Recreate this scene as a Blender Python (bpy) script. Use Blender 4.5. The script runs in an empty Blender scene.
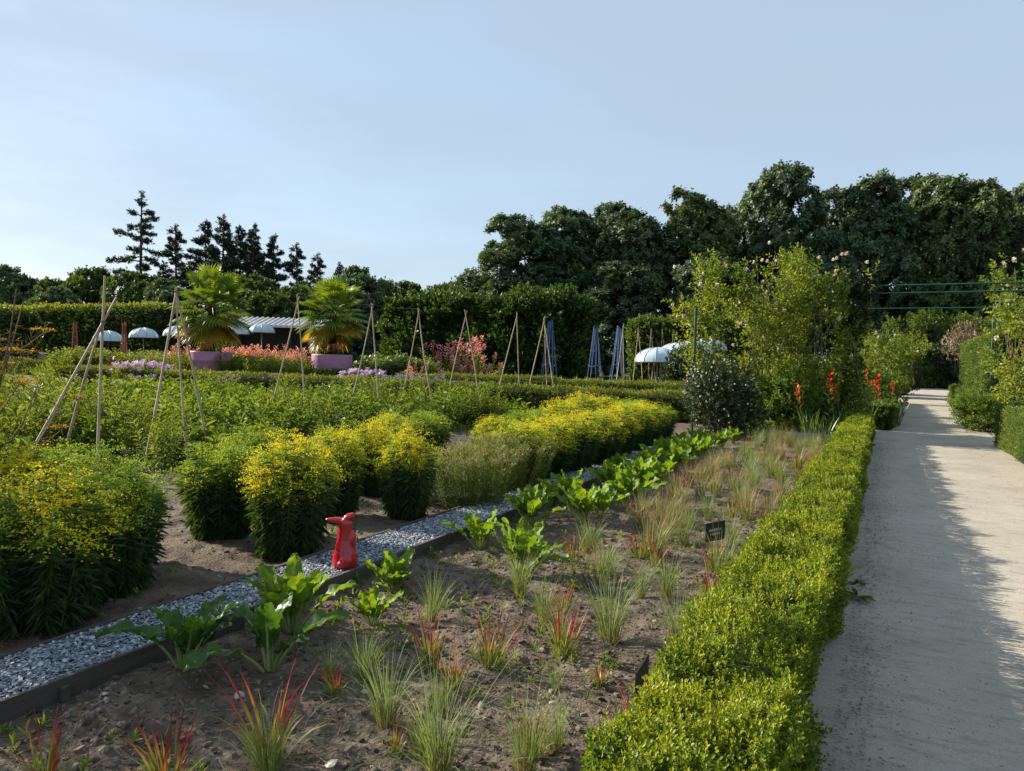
import bpy, bmesh, math
import numpy as np
from mathutils import Vector, Matrix

sc = bpy.context.scene
COL = sc.collection
rng = np.random.default_rng(11)
R = math.radians

# ------------------------------------------------------------------ camera
cam_d = bpy.data.cameras.new("camera")
cam = bpy.data.objects.new("camera", cam_d)
COL.objects.link(cam)
cam_d.sensor_width = 36.0
cam_d.lens = 720.0 / 1024.0 * 36.0
cam_d.clip_start = 0.05
cam_d.clip_end = 3000.0
_yaw, _pit, _rol = R(27.4), R(-2.1), R(1.4)
_f0 = Vector((-math.sin(_yaw), math.cos(_yaw), 0))
_r0 = Vector((math.cos(_yaw), math.sin(_yaw), 0))
_f = _f0 * math.cos(_pit) + Vector((0, 0, 1)) * math.sin(_pit)
_u = _r0.cross(_f)
_r = _r0 * math.cos(_rol) + _u * math.sin(_rol)
_up = -_r0 * math.sin(_rol) + _u * math.cos(_rol)
M3 = Matrix((_r, _up, -_f)).transposed()
cam.matrix_world = Matrix.Translation((0, 0, 1.6)) @ M3.to_4x4()
sc.camera = cam

# ------------------------------------------------------------------ sky, sun, exposure
SUN_EL, SUN_AZ = R(25.5), R(-93)          # azimuth clockwise from +Y: the sun stands beyond the left edge
world = bpy.data.worlds.new("World")
sc.world = world
world.use_nodes = True
wn, wl = world.node_tree.nodes, world.node_tree.links
bg = wn["Background"]
sky = wn.new("ShaderNodeTexSky")
sky.sky_type = 'NISHITA'
sky.sun_disc = False
sky.sun_elevation = SUN_EL
sky.sun_rotation = SUN_AZ
sky.air_density = 1.0
sky.dust_density = 0.8
sky.ozone_density = 1.0
tc = wn.new("ShaderNodeTexCoord")
mp = wn.new("ShaderNodeMapping"); mp.inputs['Scale'].default_value = (1.2, 1.2, 6.0); mp.inputs['Rotation'].default_value = (0.15, 0.1, 0.4)
nz = wn.new("ShaderNodeTexNoise"); nz.inputs['Scale'].default_value = 1.6; nz.inputs['Detail'].default_value = 6; nz.inputs['Roughness'].default_value = .55
rp = wn.new("ShaderNodeValToRGB")
rp.color_ramp.elements[0].position = .40; rp.color_ramp.elements[0].color = (0, 0, 0, 1)
rp.color_ramp.elements[1].position = .80; rp.color_ramp.elements[1].color = (1, 1, 1, 1)
ml = wn.new("ShaderNodeMath"); ml.operation = 'MULTIPLY'; ml.inputs[1].default_value = .16
ad = wn.new("ShaderNodeMath"); ad.operation = 'ADD'; ad.inputs[1].default_value = .80      # an even veil of high haze, thicker in streaks
mixc = wn.new("ShaderNodeMix"); mixc.data_type = 'RGBA'
mixc.inputs['B'].default_value = (1.62, 2.05, 2.50, 1)     # thin high cloud
wl.new(tc.outputs['Generated'], mp.inputs[0]); wl.new(mp.outputs[0], nz.inputs['Vector'])
wl.new(nz.outputs['Fac'], rp.inputs[0]); wl.new(rp.outputs[0], ml.inputs[0]); wl.new(ml.outputs[0], ad.inputs[0]); wl.new(ad.outputs[0], mixc.inputs['Factor'])
wl.new(sky.outputs[0], mixc.inputs['A']); wl.new(mixc.outputs['Result'], bg.inputs[0])
bg.inputs[1].default_value = 0.13
sun_d = bpy.data.lights.new("sun", 'SUN')
sun_d.energy = 5.0
sun_d.angle = R(0.5)
sun_d.color = (1.0, 0.90, 0.76)
sun = bpy.data.objects.new("sun", sun_d)
COL.objects.link(sun)
_sd = Vector((math.sin(SUN_AZ) * math.cos(SUN_EL), math.cos(SUN_AZ) * math.cos(SUN_EL), math.sin(SUN_EL)))
sun.rotation_euler = _sd.to_track_quat('Z', 'Y').to_euler()
sun.location = (-40, 0, 40)
sc.view_settings.view_transform = 'Standard'
sc.view_settings.look = 'None'
sc.view_settings.gamma = 1
sc.view_settings.use_curve_mapping = False
sc.view_settings.exposure = 1.2
sc.render.engine = 'CYCLES'
sc.cycles.max_bounces = 6
sc.cycles.diffuse_bounces = 3
sc.cycles.transmission_bounces = 4
sc.cycles.caustics_reflective = False
sc.cycles.caustics_refractive = False

# ------------------------------------------------------------------ materials
MATS = {}
def new_mat(name):
    m = bpy.data.materials.new(name); m.use_nodes = True
    MATS[name] = m
    nt = m.node_tree
    return m, nt.nodes, nt.links, nt.nodes['Principled BSDF']
def ramp(n, cols, pos=None):
    r = n.new("ShaderNodeValToRGB"); e = r.color_ramp.elements
    k = len(cols)
    while len(e) < k: e.new(.5)
    for i, c in enumerate(cols):
        e[i].position = pos[i] if pos else i / max(1, k - 1)
        e[i].color = (*c, 1)
    return r
def leaf_mat(name, cols, trans=.35, rough=.45, spec=.35, tcol=(1.7, 1.45, .45), attr='rnd', pos=None):
    m, n, l, b = new_mat(name)
    a = n.new("ShaderNodeAttribute"); a.attribute_name = attr
    r = ramp(n, cols, pos); l.new(a.outputs['Fac'], r.inputs[0])
    l.new(r.outputs[0], b.inputs['Base Color'])
    b.inputs['Roughness'].default_value = rough
    b.inputs['Specular IOR Level'].default_value = spec
    if trans > 0:
        mu = n.new("ShaderNodeMix"); mu.data_type = 'RGBA'; mu.blend_type = 'MULTIPLY'; mu.inputs['Factor'].default_value = 1
        mu.inputs['B'].default_value = (*tcol, 1); l.new(r.outputs[0], mu.inputs['A'])
        t = n.new("ShaderNodeBsdfTranslucent"); l.new(mu.outputs['Result'], t.inputs[0])
        mx = n.new("ShaderNodeMixShader"); mx.inputs[0].default_value = trans
        l.new(b.outputs[0], mx.inputs[1]); l.new(t.outputs[0], mx.inputs[2])
        l.new(mx.outputs[0], n['Material Output'].inputs[0])
    return m
def rough_mat(name, cols, scale=8, rough=.85, bump=.3, bscale=40, spec=.3, detail=6, pos=None, stretch=(1, 1, 1), bdist=.01, metallic=0):
    m, n, l, b = new_mat(name)
    t = n.new("ShaderNodeTexCoord"); mpp = n.new("ShaderNodeMapping"); mpp.inputs['Scale'].default_value = stretch
    l.new(t.outputs['Object'], mpp.inputs[0])
    z = n.new("ShaderNodeTexNoise"); z.inputs['Scale'].default_value = scale; z.inputs['Detail'].default_value = detail; z.inputs['Roughness'].default_value = .65
    l.new(mpp.outputs[0], z.inputs['Vector'])
    r = ramp(n, cols, pos or [.3 + .4 * i / max(1, len(cols) - 1) for i in range(len(cols))])
    l.new(z.outputs['Fac'], r.inputs[0]); l.new(r.outputs[0], b.inputs['Base Color'])
    b.inputs['Roughness'].default_value = rough; b.inputs['Specular IOR Level'].default_value = spec; b.inputs['Metallic'].default_value = metallic
    if bump > 0:
        z2 = n.new("ShaderNodeTexNoise"); z2.inputs['Scale'].default_value = bscale; z2.inputs['Detail'].default_value = 5
        l.new(mpp.outputs[0], z2.inputs['Vector'])
        bp = n.new("ShaderNodeBump"); bp.inputs['Strength'].default_value = bump; bp.inputs['Distance'].default_value = bdist
        l.new(z2.outputs['Fac'], bp.inputs['Height']); l.new(bp.outputs[0], b.inputs['Normal'])
    return m

leaf_mat('box_leaf', [(.05, .10, .012), (.135, .20, .018), (.29, .33, .024)], .38, .42, .2, (1.6, 1.35, .4), pos=[0, .5, 1])
leaf_mat('dark_hedge_leaf', [(.018, .04, .012), (.035, .07, .018), (.07, .11, .022)], .3, .5, .2)
leaf_mat('mid_hedge_leaf', [(.04, .075, .016), (.075, .125, .024), (.14, .19, .04)], .35, .5, .2)
leaf_mat('low_hedge_leaf', [(.035, .06, .012), (.075, .11, .018), (.16, .20, .03)], .35, .5, .2)
leaf_mat('hedge_top_sunlit_leaf', [(.07, .10, .018), (.13, .17, .025), (.21, .25, .04)], .35, .5, .2)  # paler leaves for hedge tops, sunlight put into the colour
rough_mat('hedge_core', [(.012, .018, .007), (.025, .028, .012)], 20, .95, 0)
leaf_mat('tree_leaf', [(.046, .082, .042), (.082, .13, .062), (.13, .185, .085)], .2, .58, .35, (1.5, 1.4, .5))
leaf_mat('tree_leaf_olive', [(.05, .082, .032), (.084, .125, .046), (.135, .18, .062)], .22, .58, .3, (1.5, 1.4, .5))
leaf_mat('tree_leaf_deep', [(.034, .066, .034), (.06, .10, .048), (.105, .15, .065)], .2, .58, .35, (1.5, 1.4, .5))
leaf_mat('bush_leaf_far', [(.035, .07, .022), (.06, .105, .03), (.105, .15, .04)], .28, .6, .2)
leaf_mat('conifer_leaf', [(.018, .036, .024), (.032, .054, .034), (.05, .074, .04)], .1, .55, .25)
leaf_mat('ivy_leaf', [(.018, .042, .012), (.034, .074, .016), (.07, .125, .024)], .32, .5, .2)
leaf_mat('rose_leaf', [(.055, .10, .018), (.13, .185, .03), (.26, .31, .05)], .45, .45, .25)
leaf_mat('dark_shrub_leaf', [(.012, .028, .010), (.025, .045, .014), (.05, .07, .022)], .2, .4, .4)
leaf_mat('chard_leaf', [(.075, .15, .018), (.13, .23, .026), (.19, .29, .04)], .42, .5, .25, (1.6, 1.4, .35))
leaf_mat('chard_leaf_shaded', [(.03, .085, .016), (.05, .12, .02), (.08, .155, .028)], .35, .42, .3, (1.6, 1.5, .4))  # darker copy of the chard leaf, shade put into the colour
leaf_mat('chard_stalk', [(.22, .30, .09), (.36, .40, .16)], .25, .35, .5)
leaf_mat('goldenrod_leaf', [(.026, .062, .024), (.055, .108, .034), (.13, .21, .04)], .32, .42, .4)
leaf_mat('goldenrod_flower', [(.19, .32, .035), (.50, .55, .035), (.84, .64, .02)], .35, .6, .2, (1.3, 1.15, .5), pos=[0, .42, .95])
leaf_mat('goldenrod_bud', [(.15, .27, .035), (.31, .43, .035), (.60, .60, .03)], .35, .6, .2, (1.4, 1.2, .5))
leaf_mat('grass_red', [(.12, .17, .03), (.21, .24, .04), (.27, .16, .04), (.26, .022, .028), (.13, .012, .025)], .28, .4, .35, (1.4, 1.2, .7), attr='tee', pos=[0, .30, .45, .60, 1])
leaf_mat('grass_tan_red', [(.13, .16, .05), (.24, .23, .09), (.30, .20, .10), (.27, .11, .07)], .3, .5, .3, (1.3, 1.1, .7), attr='tee')
leaf_mat('grass_green', [(.22, .21, .08), (.14, .21, .065), (.19, .26, .12), (.36, .37, .23)], .4, .5, .3, (1.4, 1.25, .6), attr='tee')
leaf_mat('iris_leaf', [(.05, .10, .03), (.10, .17, .05), (.16, .23, .07)], .35, .35, .4)
leaf_mat('meadow_leaf', [(.055, .10, .02), (.115, .17, .03), (.20, .25, .05)], .4, .6, .15)
leaf_mat('veg_leaf', [(.045, .09, .016), (.095, .16, .026), (.17, .24, .05)], .38, .6, .12)
leaf_mat('fennel_leaf', [(.045, .045, .018), (.09, .085, .03), (.15, .12, .045)], .3, .6, .2)
leaf_mat('fennel_flower', [(.35, .20, .02), (.55, .33, .03)], .35, .6, .2, (1.2, 1.1, .5))
leaf_mat('tan_flower', [(.18, .14, .08), (.30, .23, .15), (.38, .30, .21)], .3, .7, .2, (1.2, 1, .8))
leaf_mat('pink_flower', [(.55, .13, .17), (.72, .24, .26), (.80, .38, .36)], .3, .6, .2, (1.1, 1, .9))
leaf_mat('salmon_flower', [(.62, .20, .16), (.78, .32, .24)], .3, .6, .2, (1.1, 1, .9))
leaf_mat('mauve_flower', [(.38, .27, .46), (.58, .42, .62), (.72, .58, .72)], .3, .6, .2, (1.1, 1, 1.1))
leaf_mat('lilac_flower', [(.20, .15, .30), (.34, .26, .44)], .3, .6, .2, (1.1, 1, 1.1))
leaf_mat('maroon_leaf', [(.10, .012, .03), (.22, .02, .06)], .3, .45, .35, (1.5, .9, .9))
leaf_mat('red_flower', [(.55, .02, .015), (.72, .035, .02)], .35, .45, .3, (1.3, .9, .8))
leaf_mat('white_flower', [(.70, .68, .60), (.84, .82, .76)], .3, .5, .3, (1, 1, 1))
leaf_mat('rose_flower', [(.70, .56, .46), (.78, .67, .58), (.82, .77, .70)], .35, .55, .25, (1.1, 1, .9))
leaf_mat('palm_frond', [(.045, .105, .014), (.115, .185, .022), (.22, .29, .035)], .32, .4, .35, (1.35, 1.3, .4))
leaf_mat('palm_frond_old', [(.12, .15, .02), (.25, .23, .025), (.40, .29, .03)], .45, .45, .35, (1.4, 1.1, .4))
leaf_mat('dry_straw', [(.14, .10, .06), (.26, .20, .12), (.38, .31, .20)], .15, .7, .2, (1, 1, 1))
rough_mat('bark', [(.03, .022, .016), (.075, .058, .042)], 6, .95, .8, 14, stretch=(1, 1, .25), bdist=.04)
rough_mat('palm_bark', [(.025, .016, .010), (.085, .055, .032)], 14, .95, .8, 30, stretch=(1, 1, .4), bdist=.03)
rough_mat('twig', [(.10, .075, .045), (.18, .14, .09)], 20, .9, .2, 60)
rough_mat('green_stem', [(.08, .11, .03), (.14, .16, .05)], 20, .7, 0)
rough_mat('cane', [(.24, .17, .10), (.38, .30, .20), (.45, .38, .27)], 9, .7, .15, 60, stretch=(1, 1, .4))
rough_mat('blue_cane', [(.028, .065, .16), (.045, .10, .23)], 12, .6, .1, 60)
rough_mat('red_cane', [(.20, .055, .035), (.32, .10, .06)], 12, .7, .1, 60)
rough_mat('soil', [(.056, .042, .031), (.115, .090, .067), (.19, .155, .118)], 5, .97, .9, 55, .15, 9, bdist=.02)
rough_mat('clod', [(.08, .06, .046), (.13, .10, .078), (.20, .165, .13)], 14, .97, .6, 90, .15, 8)
rough_mat('stone', [(.32, .29, .25), (.50, .46, .40)], 12, .8, .4, 60)
rough_mat('edging_board', [(.045, .038, .032), (.10, .085, .07)], 6, .9, .6, 30, stretch=(1, .08, 1))
rough_mat('pale_board', [(.42, .38, .31), (.55, .50, .42)], 6, .85, .3, 30)
rough_mat('ground', [(.05, .07, .022), (.10, .10, .04), (.15, .12, .08)], .35, .97, .6, 9, .1, 8, bdist=.05)
rough_mat('lawn', [(.05, .085, .02), (.09, .13, .03)], 1.5, .95, .6, 25, .1, 8, bdist=.03)
rough_mat('pot_glaze', [(.36, .17, .28), (.44, .215, .34), (.50, .27, .40)], 2.2, .5, .2, 9, .4)
rough_mat('canopy_white', [(.40, .49, .55), (.48, .57, .62)], 1.5, .3, .05, 8, .5)
rough_mat('seam_grey', [(.26, .31, .33), (.33, .38, .40)], 4, .5, 0)
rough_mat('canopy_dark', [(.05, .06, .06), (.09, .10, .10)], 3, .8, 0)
rough_mat('post_grey', [(.22, .22, .20), (.32, .32, .29)], 8, .6, .1, 30)
rough_mat('green_paint', [(.012, .05, .030), (.02, .075, .042)], 8, .4, .05, 30, .5)
rough_mat('roof_metal', [(.36, .37, .37), (.52, .53, .53)], 1.6, .5, .05, 10, .4, metallic=.3)
rough_mat('shed_wood', [(.035, .03, .024), (.07, .06, .05)], 5, .9, .4, 20)
rough_mat('red_glaze', [(.36, .010, .015), (.45, .016, .022)], 5, .22, .05, 30, .6)
rough_mat('slate', [(.010, .012, .012), (.022, .024, .024)], 10, .5, .1, 40, .4)
rough_mat('slate_text', [(.32, .33, .33), (.40, .41, .41)], 10, .7, 0)
rough_mat('pale_metal', [(.42, .46, .46), (.55, .58, .57)], 3, .45, .05, 10, .5)

def path_mat():
    m, n, l, b = new_mat('path_gravel')
    t = n.new("ShaderNodeTexCoord")
    z = n.new("ShaderNodeTexNoise"); z.inputs['Scale'].default_value = .9; z.inputs['Detail'].default_value = 8; z.inputs['Roughness'].default_value = .6
    z2 = n.new("ShaderNodeTexNoise"); z2.inputs['Scale'].default_value = 90; z2.inputs['Detail'].default_value = 6; z2.inputs['Roughness'].default_value = .75
    mpp = n.new("ShaderNodeMapping"); mpp.inputs['Scale'].default_value = (2.2, 9, 1)
    z3 = n.new("ShaderNodeTexNoise"); z3.inputs['Scale'].default_value = 1.6; z3.inputs['Detail'].default_value = 7; z3.inputs['Roughness'].default_value = .7
    l.new(t.outputs['Object'], z.inputs['Vector']); l.new(t.outputs['Object'], z2.inputs['Vector']); l.new(t.outputs['Object'], mpp.inputs[0]); l.new(mpp.outputs[0], z3.inputs['Vector'])
    r1 = ramp(n, [(.33, .30, .245), (.41, .373, .305), (.455, .418, .345)], [.3, .5, .7]); l.new(z.outputs['Fac'], r1.inputs[0])
    r2 = ramp(n, [(.62, .60, .57), (1, 1, 1), (1.12, 1.11, 1.1)], [.30, .5, .72]); l.new(z2.outputs['Fac'], r2.inputs[0])
    r3 = ramp(n, [(.62, .60, .56), (1, 1, 1)], [.36, .5]); l.new(z3.outputs['Fac'], r3.inputs[0])
    a = n.new("ShaderNodeMix"); a.data_type = 'RGBA'; a.blend_type = 'MULTIPLY'; a.inputs['Factor'].default_value = 1
    c = n.new("ShaderNodeMix"); c.data_type = 'RGBA'; c.blend_type = 'MULTIPLY'; c.inputs['Factor'].default_value = .6
    l.new(r1.outputs[0], a.inputs['A']); l.new(r2.outputs[0], a.inputs['B'])
    l.new(a.outputs['Result'], c.inputs['A']); l.new(r3.outputs[0], c.inputs['B'])
    l.new(c.outputs['Result'], b.inputs['Base Color']); b.inputs['Roughness'].default_value = .95; b.inputs['Specular IOR Level'].default_value = .15
    bp = n.new("ShaderNodeBump"); bp.inputs['Strength'].default_value = .8; bp.inputs['Distance'].default_value = .012
    l.new(z2.outputs['Fac'], bp.inputs['Height']); l.new(bp.outputs[0], b.inputs['Normal'])
path_mat()
leaf_mat('slate_chip', [(.07, .085, .10), (.19, .22, .25), (.34, .37, .40), (.55, .57, .58)], 0, .5, .5, pos=[0, .45, .8, 1])
leaf_mat('clod_mix', [(.055, .042, .031), (.112, .088, .065), (.18, .147, .112), (.32, .28, .22)], 0, .95, .15, pos=[0, .5, .93, 1])
leaf_mat('path_pebble', [(.16, .145, .12), (.34, .31, .26), (.55, .52, .46)], 0, .9, .2)

# ------------------------------------------------------------------ mesh helpers
def unit(v):
    return v / np.maximum(np.linalg.norm(v, axis=-1, keepdims=True), 1e-9)
class MB:
    def __init__(self): self.V = []; self.F = []; self.nv = 0; self.rnd = []; self.tee = []
    def add(self, V, F, mi=0, rnd=.5, tee=0., smooth=False):
        V = np.asarray(V, float).reshape(-1, 3); n = len(V)
        F = np.asarray(F, int)
        self.V.append(V); self.F.append((F + self.nv, mi, smooth)); self.nv += n
        self.rnd.append(np.broadcast_to(np.asarray(rnd, float), (n,))); self.tee.append(np.broadcast_to(np.asarray(tee, float), (n,)))
    def mesh(self, name, mats):
        me = bpy.data.meshes.new(name)
        V = np.concatenate(self.V); me.vertices.add(len(V)); me.vertices.foreach_set('co', V.astype(np.float32).ravel())
        li = np.concatenate([f.ravel() for f, _, _ in self.F]); tot = np.concatenate([np.full(len(f), f.shape[1]) for f, _, _ in self.F])
        me.loops.add(len(li)); me.loops.foreach_set('vertex_index', li.astype(np.int32))
        me.polygons.add(len(tot)); st = np.concatenate([[0], np.cumsum(tot)[:-1]])
        me.polygons.foreach_set('loop_start', st.astype(np.int32)); me.polygons.foreach_set('loop_total', tot.astype(np.int32))
        me.polygons.foreach_set('material_index', np.concatenate([np.full(len(f), mi) for f, mi, _ in self.F]).astype(np.int32))
        me.polygons.foreach_set('use_smooth', np.concatenate([np.full(len(f), s) for f, _, s in self.F]))
        for nm, arr in (('rnd', self.rnd), ('tee', self.tee)):
            a = me.attributes.new(nm, 'FLOAT', 'POINT'); a.data.foreach_set('value', np.concatenate(arr).astype(np.float32))
        for m in (mats if isinstance(mats, (list, tuple)) else [mats]): me.materials.append(MATS[m])
        me.update(calc_edges=True)
        return me
    def build(self, name, mats, parent=None, loc=None):
        o = bpy.data.objects.new(name, self.mesh(name, mats)); COL.objects.link(o)
        if parent is not None: o.parent = parent
        if loc is not None: o.location = loc
        return o
def tag(o, label=None, cat=None, group=None, kind=None):
    if label: o['label'] = label
    if cat: o['category'] = cat
    if group: o['group'] = group
    if kind: o['kind'] = kind
    return o
def thing(name, label, cat, loc=(0, 0, 0), rz=0., group=None, s=1.):
    o = bpy.data.objects.new(name, None); COL.objects.link(o)
    o.empty_display_size = .1; o.location = loc; o.rotation_euler = (0, 0, rz); o.scale = (s, s, s) if np.isscalar(s) else s
    return tag(o, label, cat, group)
KIDS = {}
def part(mb, name, mats, root):
    o = mb.build(name, mats, root); KIDS.setdefault(root.name, []).append(o); return o
def copy_tree(o, loc, rz=0., s=1., label=None, group=None, cat=None):
    def rec(src, parent):
        c = src.copy(); COL.objects.link(c); c.parent = parent
        for k in KIDS.get(src.name, []):
            kk = rec(k, c); KIDS.setdefault(c.name, []).append(kk)
        return c
    c = rec(o, None)
    c.location = loc; c.rotation_euler = (0, 0, rz); c.scale = (s, s, s) if np.isscalar(s) else s
    return tag(c, label, cat, group)
def place(o, loc, rz=0., s=1., label=None, group=None, cat=None):
    o.location = loc; o.rotation_euler = (0, 0, rz); o.scale = (s, s, s) if np.isscalar(s) else s
    return tag(o, label, cat, group)
class Pool:
    """variants of one kind: the first placing of a variant uses the built thing itself, later ones copy it"""
    def __init__(self, makers): self.mk = makers; self.first = [None] * len(makers); self.i = 0
    def put(self, loc, rz, s, label, group=None, v=None, tilt=0.):
        v = (self.i if v is None else v) % len(self.mk); self.i += 1
        if self.first[v] is None:
            self.first[v] = self.mk[v](); o = place(self.first[v], loc, rz, s, label, group)
        else: o = copy_tree(self.first[v], loc, rz, s, label, group)
        o.rotation_euler.x, o.rotation_euler.y = rng.normal(0, tilt, 2) if tilt else (0, 0)
        return o

def box(mb, a, b, mi=0, rnd=.5):
    x0, y0, z0 = a; x1, y1, z1 = b
    V = [(x0, y0, z0), (x1, y0, z0), (x1, y1, z0), (x0, y1, z0), (x0, y0, z1), (x1, y0, z1), (x1, y1, z1), (x0, y1, z1)]
    mb.add(V, [(0, 3, 2, 1), (4, 5, 6, 7), (0, 1, 5, 4), (1, 2, 6, 5), (2, 3, 7, 6), (3, 0, 4, 7)], mi, rnd)
def tube(mb, pts, rad, n=6, mi=0, rnd=.5, cap=True):
    pts = np.asarray(pts, float); k = len(pts); rad = np.broadcast_to(np.asarray(rad, float), (k,))
    tg = np.gradient(pts, axis=0); tg = unit(tg)
    ref = np.array([0, 0, 1.]) if abs(tg[0][2]) < .9 else np.array([1., 0, 0])
    s = unit(np.cross(tg, ref)); t = np.cross(tg, s)
    an = np.arange(n) / n * 2 * math.pi
    V = pts[:, None] + rad[:, None, None] * (s[:, None] * np.cos(an)[None, :, None] + t[:, None] * np.sin(an)[None, :, None])
    F = [(i * n + j, i * n + (j + 1) % n, (i + 1) * n + (j + 1) % n, (i + 1) * n + j) for i in range(k - 1) for j in range(n)]
    mb.add(V, F, mi, rnd, np.repeat(np.linspace(0, 1, k), n), smooth=n > 5)
    if cap:
        mb.add(V[-1], [list(range(n))], mi, rnd); mb.add(V[0], [list(range(n))[::-1]], mi, rnd)
def lathe(mb, prof, n=24, mi=0, c=(0, 0, 0), smooth=True):
    prof = np.asarray(prof, float); k = len(prof); an = np.arange(n) / n * 2 * math.pi
    V = np.stack([prof[:, 0, None] * np.cos(an) + c[0], prof[:, 0, None] * np.sin(an) + c[1], np.repeat(prof[:, 1, None], n, 1) + c[2]], -1)
    F = [(i * n + j, i * n + (j + 1) % n, (i + 1) * n + (j + 1) % n, (i + 1) * n + j) for i in range(k - 1) for j in range(n)]
    mb.add(V, F, mi, .5, 0, smooth)
def randdir(n):
    return unit(rng.normal(size=(n, 3)))
def leaves(mb, P, D, N, L, W, rnd, mi=0, shape=1, fold=.18, bend=0., tee=0.):
    """n leaves: base P, long axis D, face normal N; shape 0 = four corners, 1 = oval folded along the midrib"""
    n = len(P); D = unit(D); N = unit(N - D * np.sum(N * D, 1, keepdims=True)); S = np.cross(D, N)
    L = np.broadcast_to(np.asarray(L, float), (n,))[:, None]; W = np.broadcast_to(np.asarray(W, float), (n,))[:, None]
    rnd = np.broadcast_to(np.asarray(rnd, float), (n,))
    if shape == 0:
        V = np.stack([P, P + D * L * .5 + S * W * .5 + N * W * fold, P + D * L - N * L * bend, P + D * L * .5 - S * W * .5 + N * W * fold], 1)
        F = np.arange(n * 4).reshape(n, 4); k = 4
    else:
        V = np.stack([P, P + D * L * .28 + S * W * .42 + N * W * fold, P + D * L * .68 + S * W * .42 + N * (W * fold - L * bend * .45), P + D * L - N * L * bend,
                      P + D * L * .68 - S * W * .42 + N * (W * fold - L * bend * .45), P + D * L * .28 - S * W * .42 + N * W * fold], 1)
        b = np.arange(n)[:, None] * 6
        F = np.concatenate([b + np.array([[0, 3, 2, 1]]), b + np.array([[0, 5, 4, 3]])]); k = 6
    mb.add(V, F, mi, np.repeat(rnd, k), tee)
def frame(A):
    ref = np.where(np.abs(A[:, 2:3]) < .9, np.array([[0, 0, 1.]]), np.array([[1., 0, 0]]))
    s = unit(np.cross(A, ref)); return s, np.cross(A, s)
def sprigs(mb, C, A, k, spread, L, W, tilt=(70, 25), rnd=None, rj=.18, mi=0, shape=0, lj=.3, fold=.15, rad=0., bend=0.):
    """shoots: each carries k leaves in a spiral along its axis A, tilted tilt[0] degrees off it at the base and tilt[1] at the tip"""
    n = len(C); A = unit(A); s, t = frame(A)
    j = np.tile(np.arange(k), n); u = (j + rng.uniform(0, .8, n * k)) / k
    i = np.repeat(np.arange(n), k)
    ph = j * 2.4 + np.repeat(rng.uniform(0, 6.28, n), k)
    rd = s[i] * np.cos(ph)[:, None] + t[i] * np.sin(ph)[:, None]
    tl = np.radians(tilt[0] + (tilt[1] - tilt[0]) * u + rng.normal(0, 9, n * k))[:, None]
    sp = np.broadcast_to(np.asarray(spread, float), (n,))[i][:, None]
    P = C[i] + A[i] * sp * u[:, None] + rd * rad * rng.uniform(.2, 1, (n * k, 1))
    D = A[i] * np.cos(tl) + rd * np.sin(tl); N = A[i] * np.sin(tl) - rd * np.cos(tl) + rng.normal(0, .15, (n * k, 3))
    sc_ = rng.uniform(1 - lj, 1 + lj, n * k)
    base = (rng.uniform(.2, .8, n) if rnd is None else np.broadcast_to(rnd, (n,)))[i]
    leaves(mb, P, D, N, np.asarray(L) * sc_, np.asarray(W) * sc_, np.clip(base + (u - .5) * .3 + rng.normal(0, rj, n * k), 0, 1), mi, shape, fold, bend)
# value noise
_tab = np.random.default_rng(5).uniform(-1, 1, (64, 64, 64))
def vnoise(P, f=1.):
    P = np.asarray(P, float) * f; i = np.floor(P).astype(int); w = P - i; w = w * w * (3 - 2 * w)
    def g(a, b, c): return _tab[(i[..., 0] + a) % 64, (i[..., 1] + b) % 64, (i[..., 2] + c) % 64]
    x, y, z = w[..., 0], w[..., 1], w[..., 2]
    def lx(b, c): return g(0, b, c) * (1 - x) + g(1, b, c) * x
    return (lx(0, 0) * (1 - y) + lx(1, 0) * y) * (1 - z) + (lx(0, 1) * (1 - y) + lx(1, 1) * y) * z
def fbm(P, f=1., o=4, g=.5):
    a = 1.; r = 0.
    for _ in range(o): r = r + a * vnoise(P, f); f *= 2.03; a *= g
    return r
def arr(*c): return np.stack(np.broadcast_arrays(*[np.asarray(x, float) for x in c]), -1)
_ICO = None
def ico():
    global _ICO
    if _ICO is None:
        p = (1 + 5 ** .5) / 2
        V = unit(np.array([(-1, p, 0), (1, p, 0), (-1, -p, 0), (1, -p, 0), (0, -1, p), (0, 1, p), (0, -1, -p), (0, 1, -p), (p, 0, -1), (p, 0, 1), (-p, 0, -1), (-p, 0, 1)], float))
        F = np.array([(0, 11, 5), (0, 5, 1), (0, 1, 7), (0, 7, 10), (0, 10, 11), (1, 5, 9), (5, 11, 4), (11, 10, 2), (10, 7, 6), (7, 1, 8), (3, 9, 4), (3, 4, 2), (3, 2, 6), (3, 6, 8), (3, 8, 9), (4, 9, 5), (2, 4, 11), (6, 2, 10), (8, 6, 7), (9, 8, 1)])
        _ICO = (V, F)
    return _ICO
def pebbles(mb, P, size, flat=.6, rnd=None, mi=0):
    V, F = ico(); n = len(P)
    X = V[None] * rng.uniform(.7, 1.3, (n, 12, 1)) * np.asarray(size).reshape(-1, 1, 1) * rng.uniform(.7, 1.3, (n, 1, 3))
    X[..., 2] *= flat
    a = rng.uniform(0, 6.28, n); c, s = np.cos(a)[:, None], np.sin(a)[:, None]
    tl = rng.normal(0, .35, n)[:, None]
    X = np.stack([X[..., 0] * c - X[..., 1] * s, X[..., 0] * s + X[..., 1] * c, X[..., 2] + X[..., 0] * tl], -1) + P[:, None]
    mb.add(X, (np.arange(n)[:, None, None] * 12 + F[None]).reshape(-1, 3), mi, np.repeat(rng.uniform(0, 1, n) if rnd is None else rnd, 12))
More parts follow.
